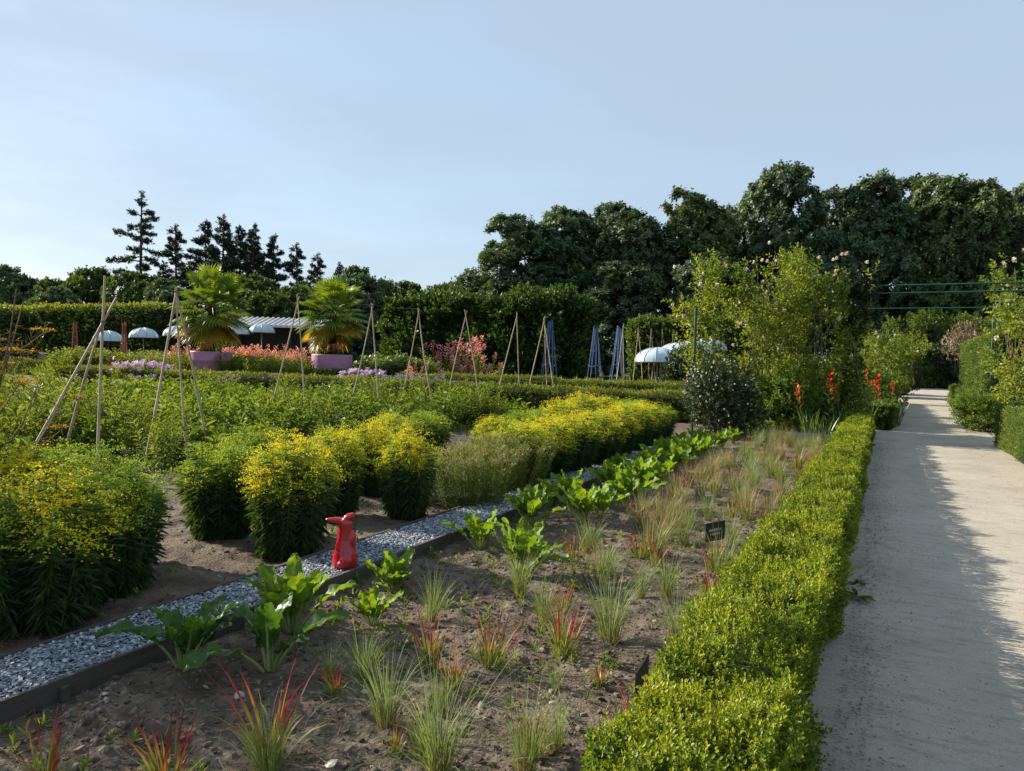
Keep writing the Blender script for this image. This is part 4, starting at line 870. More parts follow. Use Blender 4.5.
               (-29.88, 31.64, 0.99, 'yellow green plant in the bed right of the left palm pot', 'yellow green plants in the far beds'),
               (-32.61, 30.43, 1.08, 'yellow green plant in the bed right of the left palm pot', 'yellow green plants in the far beds'),
               (-31.0, 31.25, 1.05, 'yellow green plant in the bed right of the left palm pot', 'yellow green plants in the far beds'),
               (-33.16, 33.72, 0.93, 'yellow green plant in the bed right of the left palm pot', 'yellow green plants in the far beds'),
               (-34.94, 33.02, 0.94, 'yellow green plant in the bed right of the left palm pot', 'yellow green plants in the far beds')]),
             ('green',
              [(-24.39, 32.09, 1.24, 'tall fresh green grassy plant between right palm pot and pink shrub', 'fresh green plants before the ivy mass'),
               (-21.9, 29.71, 1.35, 'tall fresh green grassy plant between right palm pot and pink shrub', 'fresh green plants before the ivy mass'),
               (-24.88, 31.6, 1.11, 'tall fresh green grassy plant between right palm pot and pink shrub', 'fresh green plants before the ivy mass'),
               (-23.98, 29.69, 1.14, 'tall fresh green grassy plant between right palm pot and pink shrub', 'fresh green plants before the ivy mass'),
               (-23.46, 29.03, 1.18, 'tall fresh green grassy plant between right palm pot and pink shrub', 'fresh green plants before the ivy mass'),
               (-22.19, 29.42, 1.11, 'tall fresh green grassy plant between right palm pot and pink shrub', 'fresh green plants before the ivy mass'),
               (-25.76, 32.99, 1.32, 'tall fresh green grassy plant between right palm pot and pink shrub', 'fresh green plants before the ivy mass'),
               (-23.58, 34.38, 1.17, 'tall fresh green grassy plant between right palm pot and pink shrub', 'fresh green plants before the ivy mass'),
               (-24.92, 31.9, 1.08, 'tall fresh green grassy plant between right palm pot and pink shrub', 'fresh green plants before the ivy mass'),
               (-21.12, 31.08, 1.2, 'tall fresh green grassy plant between right palm pot and pink shrub', 'fresh green plants before the ivy mass'),
               (-21.68, 29.98, 1.26, 'tall fresh green grassy plant between right palm pot and pink shrub', 'fresh green plants before the ivy mass'),
               (-24.28, 32.67, 1.19, 'tall fresh green grassy plant between right palm pot and pink shrub', 'fresh green plants before the ivy mass'),
               (-21.2, 30.31, 1.08, 'tall fresh green grassy plant between right palm pot and pink shrub', 'fresh green plants before the ivy mass'),
               (-21.45, 30.05, 1.14, 'tall fresh green grassy plant between right palm pot and pink shrub', 'fresh green plants before the ivy mass'),
               (-21.52, 30.34, 1.14, 'tall fresh green grassy plant between right palm pot and pink shrub', 'fresh green plants before the ivy mass'),
               (-21.79, 30.65, 1.11, 'tall fresh green grassy plant between right palm pot and pink shrub', 'fresh green plants before the ivy mass'),
               (-24.71, 33.5, 1.18, 'tall fresh green grassy plant between right palm pot and pink shrub', 'fresh green plants before the ivy mass'),
               (-22.24, 32.25, 1.04, 'tall fresh green grassy plant between right palm pot and pink shrub', 'fresh green plants before the ivy mass')]),
             ('orange',
              [(-24.25, 30.23, 1, 'small orange flowered plant behind the right palm pot', 'orange flowers behind the right pot'),
               (-23.78, 30.47, 1.0, 'small orange flowered plant behind the right palm pot', 'orange flowers behind the right pot')]),
             ('red',
              [(-0.45, 21.52, 0.95, 'red gladiolus, left one of the pair beside the low dark hedge', 'red gladioli'),
               (0.03, 22.1, 0.97, 'red gladiolus, right one of the pair beside the low dark hedge', 'red gladioli'),
               (-1.06, 17.48, 0.93, 'red gladiolus half hidden under the middle rose bush', 'red gladioli'),
               (-1.54, 17.23, 0.95, 'red gladiolus under the roses, left of the half hidden one', 'red gladioli'),
               (-0.29, 21.94, 1.06, 'tallest red gladiolus, behind the pair beside the low dark hedge', 'red gladioli')])],
 'irises': [(-7.04, 29.62, 0.75, 'bright green sword-leaved plant in the far bed before the blue obelisks', 'sword-leaved plants in the far bed'),
            (-9.61, 28.29, 0.7, 'bright green sword-leaved plant in the far bed before the blue obelisks', 'sword-leaved plants in the far bed'),
            (-10.27, 23.95, 0.86, 'bright green sword-leaved plant in the far bed before the blue obelisks', 'sword-leaved plants in the far bed'),
            (-13.82, 32.7, 0.72, 'bright green sword-leaved plant in the far bed before the blue obelisks', 'sword-leaved plants in the far bed'),
            (-9.84, 22.85, 0.85, 'bright green sword-leaved plant in the far bed before the blue obelisks', 'sword-leaved plants in the far bed'),
            (-8.88, 34.71, 0.91, 'bright green sword-leaved plant in the far bed before the blue obelisks', 'sword-leaved plants in the far bed'),
            (-5.53, 25.03, 0.9, 'bright green sword-leaved plant in the far bed before the blue obelisks', 'sword-leaved plants in the far bed'),
            (-10.2, 28.91, 1.07, 'bright green sword-leaved plant in the far bed before the blue obelisks', 'sword-leaved plants in the far bed'),
            (-8.22, 24.85, 0.74, 'bright green sword-leaved plant in the far bed before the blue obelisks', 'sword-leaved plants in the far bed'),
            (-7.86, 23.75, 0.85, 'bright green sword-leaved plant in the far bed before the blue obelisks', 'sword-leaved plants in the far bed'),
            (-8.03, 29.47, 1.1, 'bright green sword-leaved plant in the far bed before the blue obelisks', 'sword-leaved plants in the far bed'),
            (-11.93, 30.7, 0.93, 'bright green sword-leaved plant in the far bed before the blue obelisks', 'sword-leaved plants in the far bed'),
            (-7.34, 29.96, 0.87, 'bright green sword-leaved plant in the far bed before the blue obelisks', 'sword-leaved plants in the far bed'),
            (-14.8, 29.59, 0.83, 'bright green sword-leaved plant in the far bed before the blue obelisks', 'sword-leaved plants in the far bed'),
            (-11.32, 30.3, 0.92, 'bright green sword-leaved plant in the far bed before the blue obelisks', 'sword-leaved plants in the far bed'),
            (-13.73, 29.14, 0.76, 'bright green sword-leaved plant in the far bed before the blue obelisks', 'sword-leaved plants in the far bed'),
            (-8.44, 36.14, 1.09, 'bright green sword-leaved plant in the far bed before the blue obelisks', 'sword-leaved plants in the far bed'),
            (-9.95, 27.05, 0.93, 'bright green sword-leaved plant in the far bed before the blue obelisks', 'sword-leaved plants in the far bed'),
            (-8.71, 27.49, 0.85, 'bright green sword-leaved plant in the far bed before the blue obelisks', 'sword-leaved plants in the far bed'),
            (-15.02, 29.2, 0.84, 'bright green sword-leaved plant in the far bed before the blue obelisks', 'sword-leaved plants in the far bed'),
            (-10.03, 29.3, 1.05, 'bright green sword-leaved plant in the far bed before the blue obelisks', 'sword-leaved plants in the far bed'),
            (-9.31, 32.38, 1.07, 'bright green sword-leaved plant in the far bed before the blue obelisks', 'sword-leaved plants in the far bed'),
            (-8.49, 34.58, 0.78, 'bright green sword-leaved plant in the far bed before the blue obelisks', 'sword-leaved plants in the far bed'),
            (-13.36, 30.57, 1.05, 'bright green sword-leaved plant in the far bed before the blue obelisks', 'sword-leaved plants in the far bed'),
            (-15.3, 29.65, 1.05, 'bright green sword-leaved plant in the far bed before the blue obelisks', 'sword-leaved plants in the far bed'),
            (-11.15, 24.9, 1.04, 'bright green sword-leaved plant in the far bed before the blue obelisks', 'sword-leaved plants in the far bed'),
            (-7.55, 27.04, 1.0, 'bright green sword-leaved plant in the far bed before the blue obelisks', 'sword-leaved plants in the far bed'),
            (-7.13, 27.32, 1.06, 'bright green sword-leaved plant in the far bed before the blue obelisks', 'sword-leaved plants in the far bed'),
            (-7.89, 24.35, 0.86, 'bright green sword-leaved plant in the far bed before the blue obelisks', 'sword-leaved plants in the far bed'),
            (-10.31, 24.79, 0.95, 'bright green sword-leaved plant in the far bed before the blue obelisks', 'sword-leaved plants in the far bed'),
            (-12.84, 33.24, 0.88, 'bright green sword-leaved plant in the far bed before the blue obelisks', 'sword-leaved plants in the far bed'),
            (-11.32, 33.41, 0.7, 'bright green sword-leaved plant in the far bed before the blue obelisks', 'sword-leaved plants in the far bed'),
            (-13.7, 32.22, 0.96, 'bright green sword-leaved plant in the far bed before the blue obelisks', 'sword-leaved plants in the far bed'),
            (-7.31, 27.18, 0.83, 'bright green sword-leaved plant in the far bed before the blue obelisks', 'sword-leaved plants in the far bed'),
            (-11.66, 28.39, 1.04, 'bright green sword-leaved plant in the far bed before the blue obelisks', 'sword-leaved plants in the far bed'),
            (-9.73, 31.54, 0.79, 'bright green sword-leaved plant in the far bed before the blue obelisks', 'sword-leaved plants in the far bed'),
            (-8.36, 28.15, 1.03, 'bright green sword-leaved plant in the far bed before the blue obelisks', 'sword-leaved plants in the far bed'),
            (-11.94, 30.02, 0.96, 'bright green sword-leaved plant in the far bed before the blue obelisks', 'sword-leaved plants in the far bed'),
            (-11.18, 24.48, 1.0, 'bright green sword-leaved plant in the far bed before the blue obelisks', 'sword-leaved plants in the far bed'),
            (-13.77, 27.22, 1.01, 'bright green sword-leaved plant in the far bed before the blue obelisks', 'sword-leaved plants in the far bed'),
            (-10.45, 22.5, 1.09, 'bright green sword-leaved plant in the far bed before the blue obelisks', 'sword-leaved plants in the far bed'),
            (-8.45, 32.48, 1.0, 'bright green sword-leaved plant in the far bed before the blue obelisks', 'sword-leaved plants in the far bed'),
            (-7.84, 29.71, 1.07, 'bright green sword-leaved plant in the far bed before the blue obelisks', 'sword-leaved plants in the far bed'),
            (-7.24, 33.0, 0.99, 'bright green sword-leaved plant in the far bed before the blue obelisks', 'sword-leaved plants in the far bed'),
            (-12.26, 23.56, 0.92, 'bright green sword-leaved plant in the far bed before the blue obelisks', 'sword-leaved plants in the far bed'),
            (-6.67, 24.59, 1.06, 'bright green sword-leaved plant in the far bed before the blue obelisks', 'sword-leaved plants in the far bed'),
            (-5.87, 25.09, 0.99, 'bright green sword-leaved plant in the far bed before the blue obelisks', 'sword-leaved plants in the far bed'),
            (-8.02, 27.31, 0.93, 'bright green sword-leaved plant in the far bed before the blue obelisks', 'sword-leaved plants in the far bed'),
            (-6.93, 29.43, 0.9, 'bright green sword-leaved plant in the far bed before the blue obelisks', 'sword-leaved plants in the far bed'),
            (-0.46, 20.73, 1.1, 'clump of sword leaves at the foot of the red gladioli', 'sword leaves under the gladioli'),
            (-0.18, 21.2, 1.1, 'clump of sword leaves at the foot of the red gladioli', 'sword leaves under the gladioli'),
            (0.05, 21.78, 1.1, 'clump of sword leaves at the foot of the red gladioli', 'sword leaves under the gladioli'),
            (0.22, 22.66, 1.1, 'clump of sword leaves at the foot of the red gladioli', 'sword leaves under the gladioli'),
            (-1.16, 16.86, 0.95, 'grey green sword-leaved clump at the end of the bed under the roses', 'sword-leaved clumps under the roses'),
            (-1.42, 16.84, 0.95, 'grey green sword-leaved clump at the end of the bed under the roses', 'sword-leaved clumps under the roses'),
            (-0.98, 17.41, 0.95, 'grey green sword-leaved clump at the end of the bed under the roses', 'sword-leaved clumps under the roses'),
            (-1.72, 17.37, 0.95, 'grey green sword-leaved clump at the end of the bed under the roses', 'sword-leaved clumps under the roses'),
            (-0.83, 18.05, 0.95, 'grey green sword-leaved clump at the end of the bed under the roses', 'sword-leaved clumps under the roses'),
            (-9.67, 7.34, 0.8, 'clump of upright sword leaves among the weedy plants before the left palm', 'sword-leaved clumps in the weedy bed'),
            (-9.69, 8.0, 0.8, 'clump of upright sword leaves among the weedy plants before the left palm', 'sword-leaved clumps in the weedy bed'),
            (-9.69, 8.45, 0.8, 'clump of upright sword leaves among the weedy plants before the left palm', 'sword-leaved clumps in the weedy bed'),
            (-12.7, 8.57, 0.8, 'clump of upright sword leaves among the weedy plants before the left palm', 'sword-leaved clumps in the weedy bed'),
            (-10.7, 9.05, 0.8, 'clump of upright sword leaves among the weedy plants before the left palm', 'sword-leaved clumps in the weedy bed'),
            (-10.62, 9.54, 0.8, 'clump of upright sword leaves among the weedy plants before the left palm', 'sword-leaved clumps in the weedy bed'),
            (-11.14, 8.26, 0.8, 'clump of upright sword leaves among the weedy plants before the left palm', 'sword-leaved clumps in the weedy bed')],
 'fennels': [(-6.0, 2.72, 1.0, 'bronze fennel with flat yellow umbels at the left edge, taller one'),
             (-5.5, 1.75, 0.95, 'bronze fennel with flat yellow umbels, added out of view at left to shade the bed'),
             (-4.9, 0.9, 0.95, 'bronze fennel added out of view at left for its shade, closest to the slate strip')],
 'shrubs': [('rose_big', -3.22, 17.83, 0.2, 1.05, 'large rose bush with pale pink blooms on the left of the pergola', None),
            ('rose_mid', -1.5, 18.6, 0.5, 1.04, 'rose bush with many pale blooms, between the large rose and the ivy post', None),
            ('rose_mid', -2.54, 19.64, 2.5, 1.06, 'rose bush filling the gap behind the two front rose bushes', None),
            ('ivy_post', -0.74, 19.0, 0, 1.02, 'dark ivy column climbing the pergola post beside the path', None),
            ('rose_far', -0.06, 27.58, 0, 0.72, 'climbing rose arching over the left side of the path, beyond the gladioli', None),
            ('rose_far', 0.29, 37.34, 2, 0.8, 'distant climbing rose on the arch over the left side of the path', None),
            ('rose_right', 3.0, 22.97, 0, 1.12, 'climbing rose at the right edge, with sunlit leaves and pale blooms', None),
            ('rose_right', 3.32, 21.45, 2, 1.12, 'climbing rose cut by the right edge of the photo', None),
            ('white_bush', -3.15, 15.94, 0, 0.85, 'dark rounded bush dotted with small white flowers at the bed end', None),
            ('dark_shrub', 0.38, 49.79, 0, 0.9, 'dark shrub narrowing the path on the left at its far end', None),
            ('green_shrub', 3.66, 87.55, 0, 2.0, 'green rounded shrub behind the low hedge that closes the path', None),
            ('dark_shrub', 5.33, 70.39, 1, 1.5, 'dark shrub at the right of the far end of the path', None),
            ('dark_shrub', -0.29, 44.93, 2.2, 1.2, 'dark shrub under the distant climbing rose', None),
            ('dead_climber', 3.75, 44.77, 0, 1.15, 'brown withered climber on the arch above the tall clipped hedge', None),
            ('arch_climber', 2.27, 46.26, 0.2, 1.15, 'leafy climber on the arch across the far path', None),
            ('green_shrub', 6.33, 54.0, 1, 1.6, 'green shrub behind the tall clipped hedge', None),
            ('mixed_shrub', -2.4, 17.69, 0, 1.1, 'low leafy plant between the white flowered bush and the bed boards', None),
            ('mixed_shrub', -1.86, 18.87, 1, 1.3, 'leafy plant in the shade below the middle rose bush', None),
            ('mixed_shrub', -1.23, 19.53, 2, 1.3, 'leafy plant at the foot of the ivy column', None),
            ('mixed_shrub', -0.69, 23.87, 3, 1.4, 'leafy plant behind the sword leaves of the gladioli', None),
            ('mixed_shrub', 2.32, 22.62, 3, 0.8, 'leafy plant at the post foot in the hedge gap on the right', None),
            ('dark_shrub', -7.24, 30.05, 3, 0.8, 'dark shrub behind the white flowered bush', None)],
 'path_weeds': [(-0.11, 5.52, 0.13, 'broad-leaved weed on the path edge below the near box hedge'),
                (-0.12, 5.85, 0.08, 'smaller weed on the path just beyond the broad-leaved one')]}

# ------------------------------------------------------------------ setting: ground, path, beds
def zsoil(X, Y, a=.03, f=3.):
    P = arr(X, Y, 0 * X + 3.7)
    return a * fbm(P, f, 5, .55) + .35 * a * fbm(P, 14, 2)
mb = MB(); sheet(mb, np.linspace(-700, 700, 60), np.linspace(-200, 1200, 60), lambda X, Y: 0 * X - .09); tag(mb.build('ground', 'lawn'), kind='structure')
mb = MB(); sheet(mb, np.linspace(-60, -3.8, 180), np.linspace(-2, 48, 160), lambda X, Y: zsoil(X, Y, .03, .8) - .035); tag(mb.build('garden_soil', 'soil'), kind='structure')
mb = MB(); sheet(mb, np.linspace(-9.5, -3.74, 195), np.linspace(.2, 15, 420), lambda X, Y: zsoil(X, Y, .028, 2.4) + .03); tag(mb.build('border_soil', 'soil'), kind='structure')
ys = np.concatenate([np.linspace(.3, 6.5, 300), np.linspace(6.53, 17.2, 260)])
mb = MB(); sheet(mb, np.linspace(-3.24, -.45, 145), ys, lambda X, Y: zsoil(X, Y, .034, 2.6) + .01); tag(mb.build('bed_soil', 'soil'), kind='structure')
# path: left edge almost straight, right edge drifting outwards
py_ = np.concatenate([np.linspace(-3, 24, 80), np.linspace(24.5, 74, 60)])
def pl(y): return np.interp(y, [-3, 20, 30, 40, 66], [-.48, -.42, -.05, .45, 1.9])
def pr(y): return np.interp(y, [-3, 14, 22, 36, 45, 70], [2.55, 2.5, 2.75, 3.45, 3.6, 4.7])
u = np.linspace(0, 1, 26); Yp = np.repeat(py_[:, None], 26, 1); Xp = pl(Yp) + (pr(Yp) - pl(Yp)) * u
Zp = .012 * fbm(arr(Xp, Yp, 0 * Xp), 1.2, 3) - .004
mb = MB(); i = np.arange(Xp.size).reshape(Xp.shape)
mb.add(np.stack([Xp, Yp, Zp], -1), np.stack([i[:-1, :-1], i[:-1, 1:], i[1:, 1:], i[1:, :-1]], -1).reshape(-1, 4), smooth=True)
tag(mb.build('path', 'path_gravel'), kind='structure')
mb = MB(); sheet(mb, np.linspace(2.4, 30, 50), np.linspace(-3, 60, 60), lambda X, Y: zsoil(X, Y, .03, .8) - .035); tag(mb.build('side_soil', 'soil'), kind='structure')
mb = MB(); n = 5000
yy = 2.2 + 16 * rng.uniform(0, 1, n) ** 2.2; xx = pl(yy) + .25 + (pr(yy) - pl(yy) - .3) * rng.uniform(0, 1, n)
pebbles(mb, arr(xx, yy, .012 * fbm(arr(xx, yy, 0 * xx), 1.2, 3) - .002), rng.uniform(.0015, .0042, n) * (1 + yy * .05), .6)
n = 1500; yy = 2.3 + 15 * rng.uniform(0, 1, n) ** 1.6; xx = pl(yy) + .32 + np.abs(rng.normal(0, .12, n))
leaves(mb, arr(xx, yy, .012), arr(*(rng.normal(size=n), rng.normal(size=n), rng.normal(0, .1, n))), arr(0 * xx, 0 * xx, 1 + 0 * xx), .025, .012, .05, 0)
tag(mb.build('path_grit', 'path_pebble'), 'loose grit and shed leaves strewn over the pale path', 'grit', kind='stuff')

# slate strip between its two boards
mb = MB(); sheet(mb, np.linspace(-3.755, -3.262, 14), np.linspace(.2, 15, 150), lambda X, Y: zsoil(X, Y, .008, 4) + .075); tag(mb.build('slate_path', 'slate'), kind='structure')
mb = MB(); n = 42000
yy = .8 + 14 * rng.uniform(0, 1, n) ** 1.7; xx = rng.uniform(-3.75, -3.27, n)
pebbles(mb, arr(xx, yy, .082 + rng.uniform(0, .012, n)), rng.uniform(.004, .011, n) * (1 + .04 * yy), .3)
tag(mb.build('slate_chippings', 'slate_chip'), 'blue grey slate chippings filling the narrow strip beside the bed', 'chippings', kind='stuff')
for x, lab, top in ((-3.25, 'weathered timber edging board between slate strip and grass bed', .105), (-3.765, 'weathered timber edging board between slate strip and goldenrod border', .10)):
    t = thing('edging', lab, 'edging', (x, 1, 0))
    for k in range(6):
        mb = MB(); y0 = .2 + k * 2.5 - 1; yb = y0 + 2.494
        V = []
        box(mb, (-.011, y0, -.08), (.011, yb, top + rng.normal(0, .004)))
        mb.build('board', 'edging_board', t)
    if x > -3.5:
        for yk in (.9, 3.2, 5.7, 8.2):
            mb = MB(); box(mb, (.013, yk, -.08), (.040, yk + .035, .08)); mb.build('peg', 'edging_board', t)
# clods and straw on the bed
mb = MB(); n = 15000
yy = .9 + 9 * rng.uniform(0, 1, n) ** 1.8; xx = rng.uniform(-3.22, -.6, n)
pebbles(mb, arr(xx, yy, zsoil(xx, yy, .034, 2.6) + .012), .0035 + .017 * rng.uniform(0, 1, n) ** 4, .7)
n = 7000; yy = .9 + 12 * rng.uniform(0, 1, n) ** 1.6; xx = rng.uniform(-9, -3.8, n)
pebbles(mb, arr(xx, yy, zsoil(xx, yy, .028, 2.4) + .032), .004 + .018 * rng.uniform(0, 1, n) ** 4, .7)
tag(mb.build('soil_clods', 'clod_mix'), 'crumbs and clods of dry brown soil over the beds', 'soil crumbs', kind='stuff')
mb = MB(); n = 4200
yy = 1 + 11 * rng.uniform(0, 1, n) ** 1.6; xx = rng.uniform(-3.2, -.6, n); a = rng.uniform(0, 6.28, n)
leaves(mb, arr(xx, yy, zsoil(xx, yy, .034, 2.6) + .022), arr(np.cos(a), np.sin(a), rng.normal(0, .12, n)), arr(0 * a, 0 * a, 1 + 0 * a), rng.uniform(.03, .14, n), rng.uniform(.002, .004, n), rng.uniform(0, 1, n), 0, 0)
tag(mb.build('straw_litter', 'dry_straw'), 'bits of dry straw lying on the grass bed', 'straw', kind='stuff')
mb = MB(); n = 1100
yy = 1 + 13 * rng.uniform(0, 1, n) ** 1.4; xx = rng.uniform(-3.2, -.7, n)
g = fbm(arr(xx, yy, 0 * xx + 9), .9, 2) > -.25; xx, yy = xx[g], yy[g]; n = len(xx)
sprigs(mb, arr(xx, yy, zsoil(xx, yy, .034, 2.6) + .005), arr(rng.normal(0, .3, n), rng.normal(0, .3, n), 1 + 0 * xx), 9, rng.uniform(.01, .06, n), .045, .012, (80, 30), None, .2, 0, 1)
n = 500; yy = 1.2 + 12 * rng.uniform(0, 1, n) ** 1.4; xx = rng.uniform(-8.5, -4.05, n)
g = fbm(arr(xx, yy, 0 * xx + 2), .7, 2) > .15; xx, yy = xx[g], yy[g]; n = len(xx)
sprigs(mb, arr(xx, yy, zsoil(xx, yy, .028, 2.4) + .025), arr(rng.normal(0, .3, n), rng.normal(0, .3, n), 1 + 0 * xx), 9, rng.uniform(.02, .08, n), .05, .014, (80, 30), None, .2, 0, 1)
tag(mb.build('weeds', 'meadow_leaf'), 'small green weed seedlings scattered over the bare soil', 'weeds', kind='stuff')
for i, (x, y, s) in enumerate(LAYOUT['stones']):
    mb = MB(); pebbles(mb, np.array([[0, 0, 0.]]), [s], .6)
    o = mb.build('stone', 'stone', loc=(x, y, float(zsoil(np.array(x), np.array(y), .034, 2.6)) + .02))
    tag(o, 'small pale stone lying on the bare soil of the grass bed', 'stone', 'pale stones on the grass bed')
for j, (x0, x1) in enumerate(((-2.0, -1.25), (-1.1, -.72))):
    mb = MB(); box(mb, (x0, 16.5, -.02), (x1, 16.56, .17)); o = mb.build('bed_board', 'pale_board')
    tag(o, ('longer pale timber board closing the far end of the grass bed', 'shorter pale timber board at the far bed end, next to the box hedge')[j], 'board')

# ------------------------------------------------------------------ hedges
def hedge(name, label, x0, x1, y0, y1, h, nsp, k, L, W, mat, bump=.04, bf=2.2, spread=None, z0=0., near=None, core=.07, shape=0, group=None, rnd=None, round_=.0, top=False):
    """clipped hedge: a twiggy core under thousands of leafy shoots standing out of an uneven box; near = denser towards that end of y"""
    mb = MB(); c = core
    if round_ == 0:
        box(mb, (x0 + c, y0 + c, z0 - .03), (x1 - c, y1 - c, h - c), 1)
    else:
        lobes(mb, (x0 + x1) / 2, (y0 + y1) / 2, z0, (x1 - x0) / 2 * .86, (y1 - y0) / 2 * .86, h * .93, 1)
    w, d = x1 - x0, y1 - y0; A = np.array([w * d, d * (h - z0), d * (h - z0), w * (h - z0), w * (h - z0)])
    f = rng.choice(5, nsp, p=A / A.sum())
    yv = rng.uniform(0, 1, nsp)
    if near: yv = yv ** near
    xx = x0 + w * rng.uniform(0, 1, nsp); yy = y0 + d * yv; zz = z0 + (h - z0) * rng.uniform(0, 1, nsp)
    N = np.zeros((nsp, 3))
    for q, (ax, val, sg) in enumerate(((2, h, 1), (0, x0, -1), (0, x1, 1), (1, y0, -1), (1, y1, 1))):
        m = f == q; N[m, ax] = sg
        if ax == 2: zz[m] = val
        elif ax == 0: xx[m] = val
        else: yy[m] = val
    P = arr(xx, yy, zz); ctr = np.array([(x0 + x1) / 2, (y0 + y1) / 2, (h + z0) / 2])
    P = P + N * (bump * (fbm(P, bf, 3) - .25))[:, None] - N * (rng.uniform(0, 1, nsp) ** 2 * core * .9)[:, None]
    e = np.abs((P - ctr) / np.array([w / 2, d / 2, (h - z0) / 2])); 
    sec = np.sort(e, 1)[:, 1]; P = P - unit(P - ctr) * (np.clip(sec - .8, 0, .3) * min(w, h) * .3)[:, None]      # soften the edges
    Ax = N * .8 + np.array([0, 0, .75]) + rng.normal(0, .28, (nsp, 3))
    scl = 1 + (np.clip(yv, 0, 1) * 1.0 if near else 0)
    sp = (spread or L * 2.2) * rng.uniform(.6, 1.5, nsp)
    r0 = np.clip(.42 + .38 * fbm(P, 1.3, 3) + .22 * (N[:, 2] > .5) + rng.normal(0, .16, nsp), 0, 1) if rnd is None else rnd  # upward-facing shoots toned lighter, as if the sun caught them
    Lk = L * (np.repeat(scl, k) if near else 1); Wk = W * (np.repeat(scl, k) if near else 1)
    tp = (N[:, 2] > .5) & top; rep = np.repeat(tp, k)  # with top set, sun on the hedge top is painted by paler leaves
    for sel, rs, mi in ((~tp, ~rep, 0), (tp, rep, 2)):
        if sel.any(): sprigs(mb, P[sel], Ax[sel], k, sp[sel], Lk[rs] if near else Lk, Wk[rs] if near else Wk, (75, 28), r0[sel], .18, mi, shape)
    return tag(mb.build(name, [mat, 'hedge_core', 'hedge_top_sunlit_leaf']), label, 'hedge', group)
def lobes(mb, cx, cy, z0, rx, ry, h, mi):
    V, F = ico()
    mb.add(V * np.array([rx, ry, h / 2]) + np.array([cx, cy, z0 + h / 2]), F, mi)

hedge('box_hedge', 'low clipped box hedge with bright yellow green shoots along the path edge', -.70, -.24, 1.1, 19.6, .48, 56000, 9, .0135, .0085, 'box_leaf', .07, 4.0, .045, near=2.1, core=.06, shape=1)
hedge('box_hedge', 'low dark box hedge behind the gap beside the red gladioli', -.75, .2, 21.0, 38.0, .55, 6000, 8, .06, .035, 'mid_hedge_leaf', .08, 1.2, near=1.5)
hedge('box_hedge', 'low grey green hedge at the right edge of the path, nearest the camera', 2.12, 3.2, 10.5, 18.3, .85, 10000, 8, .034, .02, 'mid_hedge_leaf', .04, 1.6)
hedge('box_hedge', 'low hedge at the foot of the tall clipped hedge right of the path', 2.75, 3.5, 20.4, 40, .8, 11000, 8, .045, .027, 'mid_hedge_leaf', .05, 1.0)
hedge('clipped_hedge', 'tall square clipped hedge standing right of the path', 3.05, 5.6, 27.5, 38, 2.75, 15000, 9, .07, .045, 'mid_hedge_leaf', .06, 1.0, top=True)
hedge('box_hedge', 'low dark hedge closing the far end of the path', -1, 8, 70, 72, 1.35, 1800, 8, .16, .1, 'mid_hedge_leaf', .2, .6)
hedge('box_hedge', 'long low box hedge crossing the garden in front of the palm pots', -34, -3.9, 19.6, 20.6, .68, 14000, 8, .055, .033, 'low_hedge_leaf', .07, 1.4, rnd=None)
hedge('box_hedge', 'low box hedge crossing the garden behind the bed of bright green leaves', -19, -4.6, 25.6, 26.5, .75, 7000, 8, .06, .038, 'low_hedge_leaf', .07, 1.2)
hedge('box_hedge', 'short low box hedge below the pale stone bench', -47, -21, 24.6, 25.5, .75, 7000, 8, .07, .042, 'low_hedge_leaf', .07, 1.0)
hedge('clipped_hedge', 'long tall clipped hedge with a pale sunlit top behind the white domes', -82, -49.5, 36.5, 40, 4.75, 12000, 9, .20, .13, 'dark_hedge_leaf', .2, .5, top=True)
hedge('clipped_hedge', 'shorter clipped hedge block at the left with a yellowish, sunlit-coloured top', -62, -49.5, 25.2, 27.6, 3.7, 4500, 9, .20, .12, 'dark_hedge_leaf', .2, .5, top=True)
hedge('ivy_hedge', 'huge rounded mass of dark ivy with a sunlit top behind the bean canes', -31.8, -17.6, 41, 47, 5.35, 15000, 10, .22, .17, 'ivy_leaf', 1.0, .42, .6, core=.9)
hedge('clipped_hedge', 'green clipped hedge behind the right-hand white domes', -16.4, -7.0, 50, 52, 4.5, 2500, 8, .2, .13, 'mid_hedge_leaf', .2, .6)

# ------------------------------------------------------------------ trees
def crown_pts(lob, n):
    """points on the outside of a union of ellipsoid lobes (c, r)"""
    C = np.array([l[0] for l in lob]); Rr = np.array([l[1] for l in lob])
    a = (Rr.prod(1)) ** (2 / 3); i = rng.choice(len(lob), n * 2, p=a / a.sum())
    d = randdir(n * 2); d[:, 2] = np.where(rng.uniform(size=n * 2) < .6, np.abs(d[:, 2]), d[:, 2]); P = C[i] + Rr[i] * d * rng.uniform(.72, 1.04, (n * 2, 1)); N = unit(d / Rr[i])
    inside = np.zeros(n * 2, int); core = rng.uniform(size=n * 2) < .30
    for c, r in lob: inside += (np.sum(((P - c) / (np.array(r) * .86)) ** 2, 1) < 1)
    k = inside == 0
    k = k | core
    return P[k][:n], N[k][:n]
def limb(mb, a, b, r0, r1, n=6, sag=.15, mi=0):
    a, b = np.array(a, float), np.array(b, float); t = np.linspace(0, 1, 6)[:, None]
    p = a + (b - a) * t; p[:, 2] += np.sin(t[:, 0] * math.pi) * sag * np.linalg.norm(b - a); p[1:-1] += rng.normal(0, .03, (4, 3)) * np.linalg.norm(b - a)
    tube(mb, p, np.linspace(r0, r1, 6), n, mi)
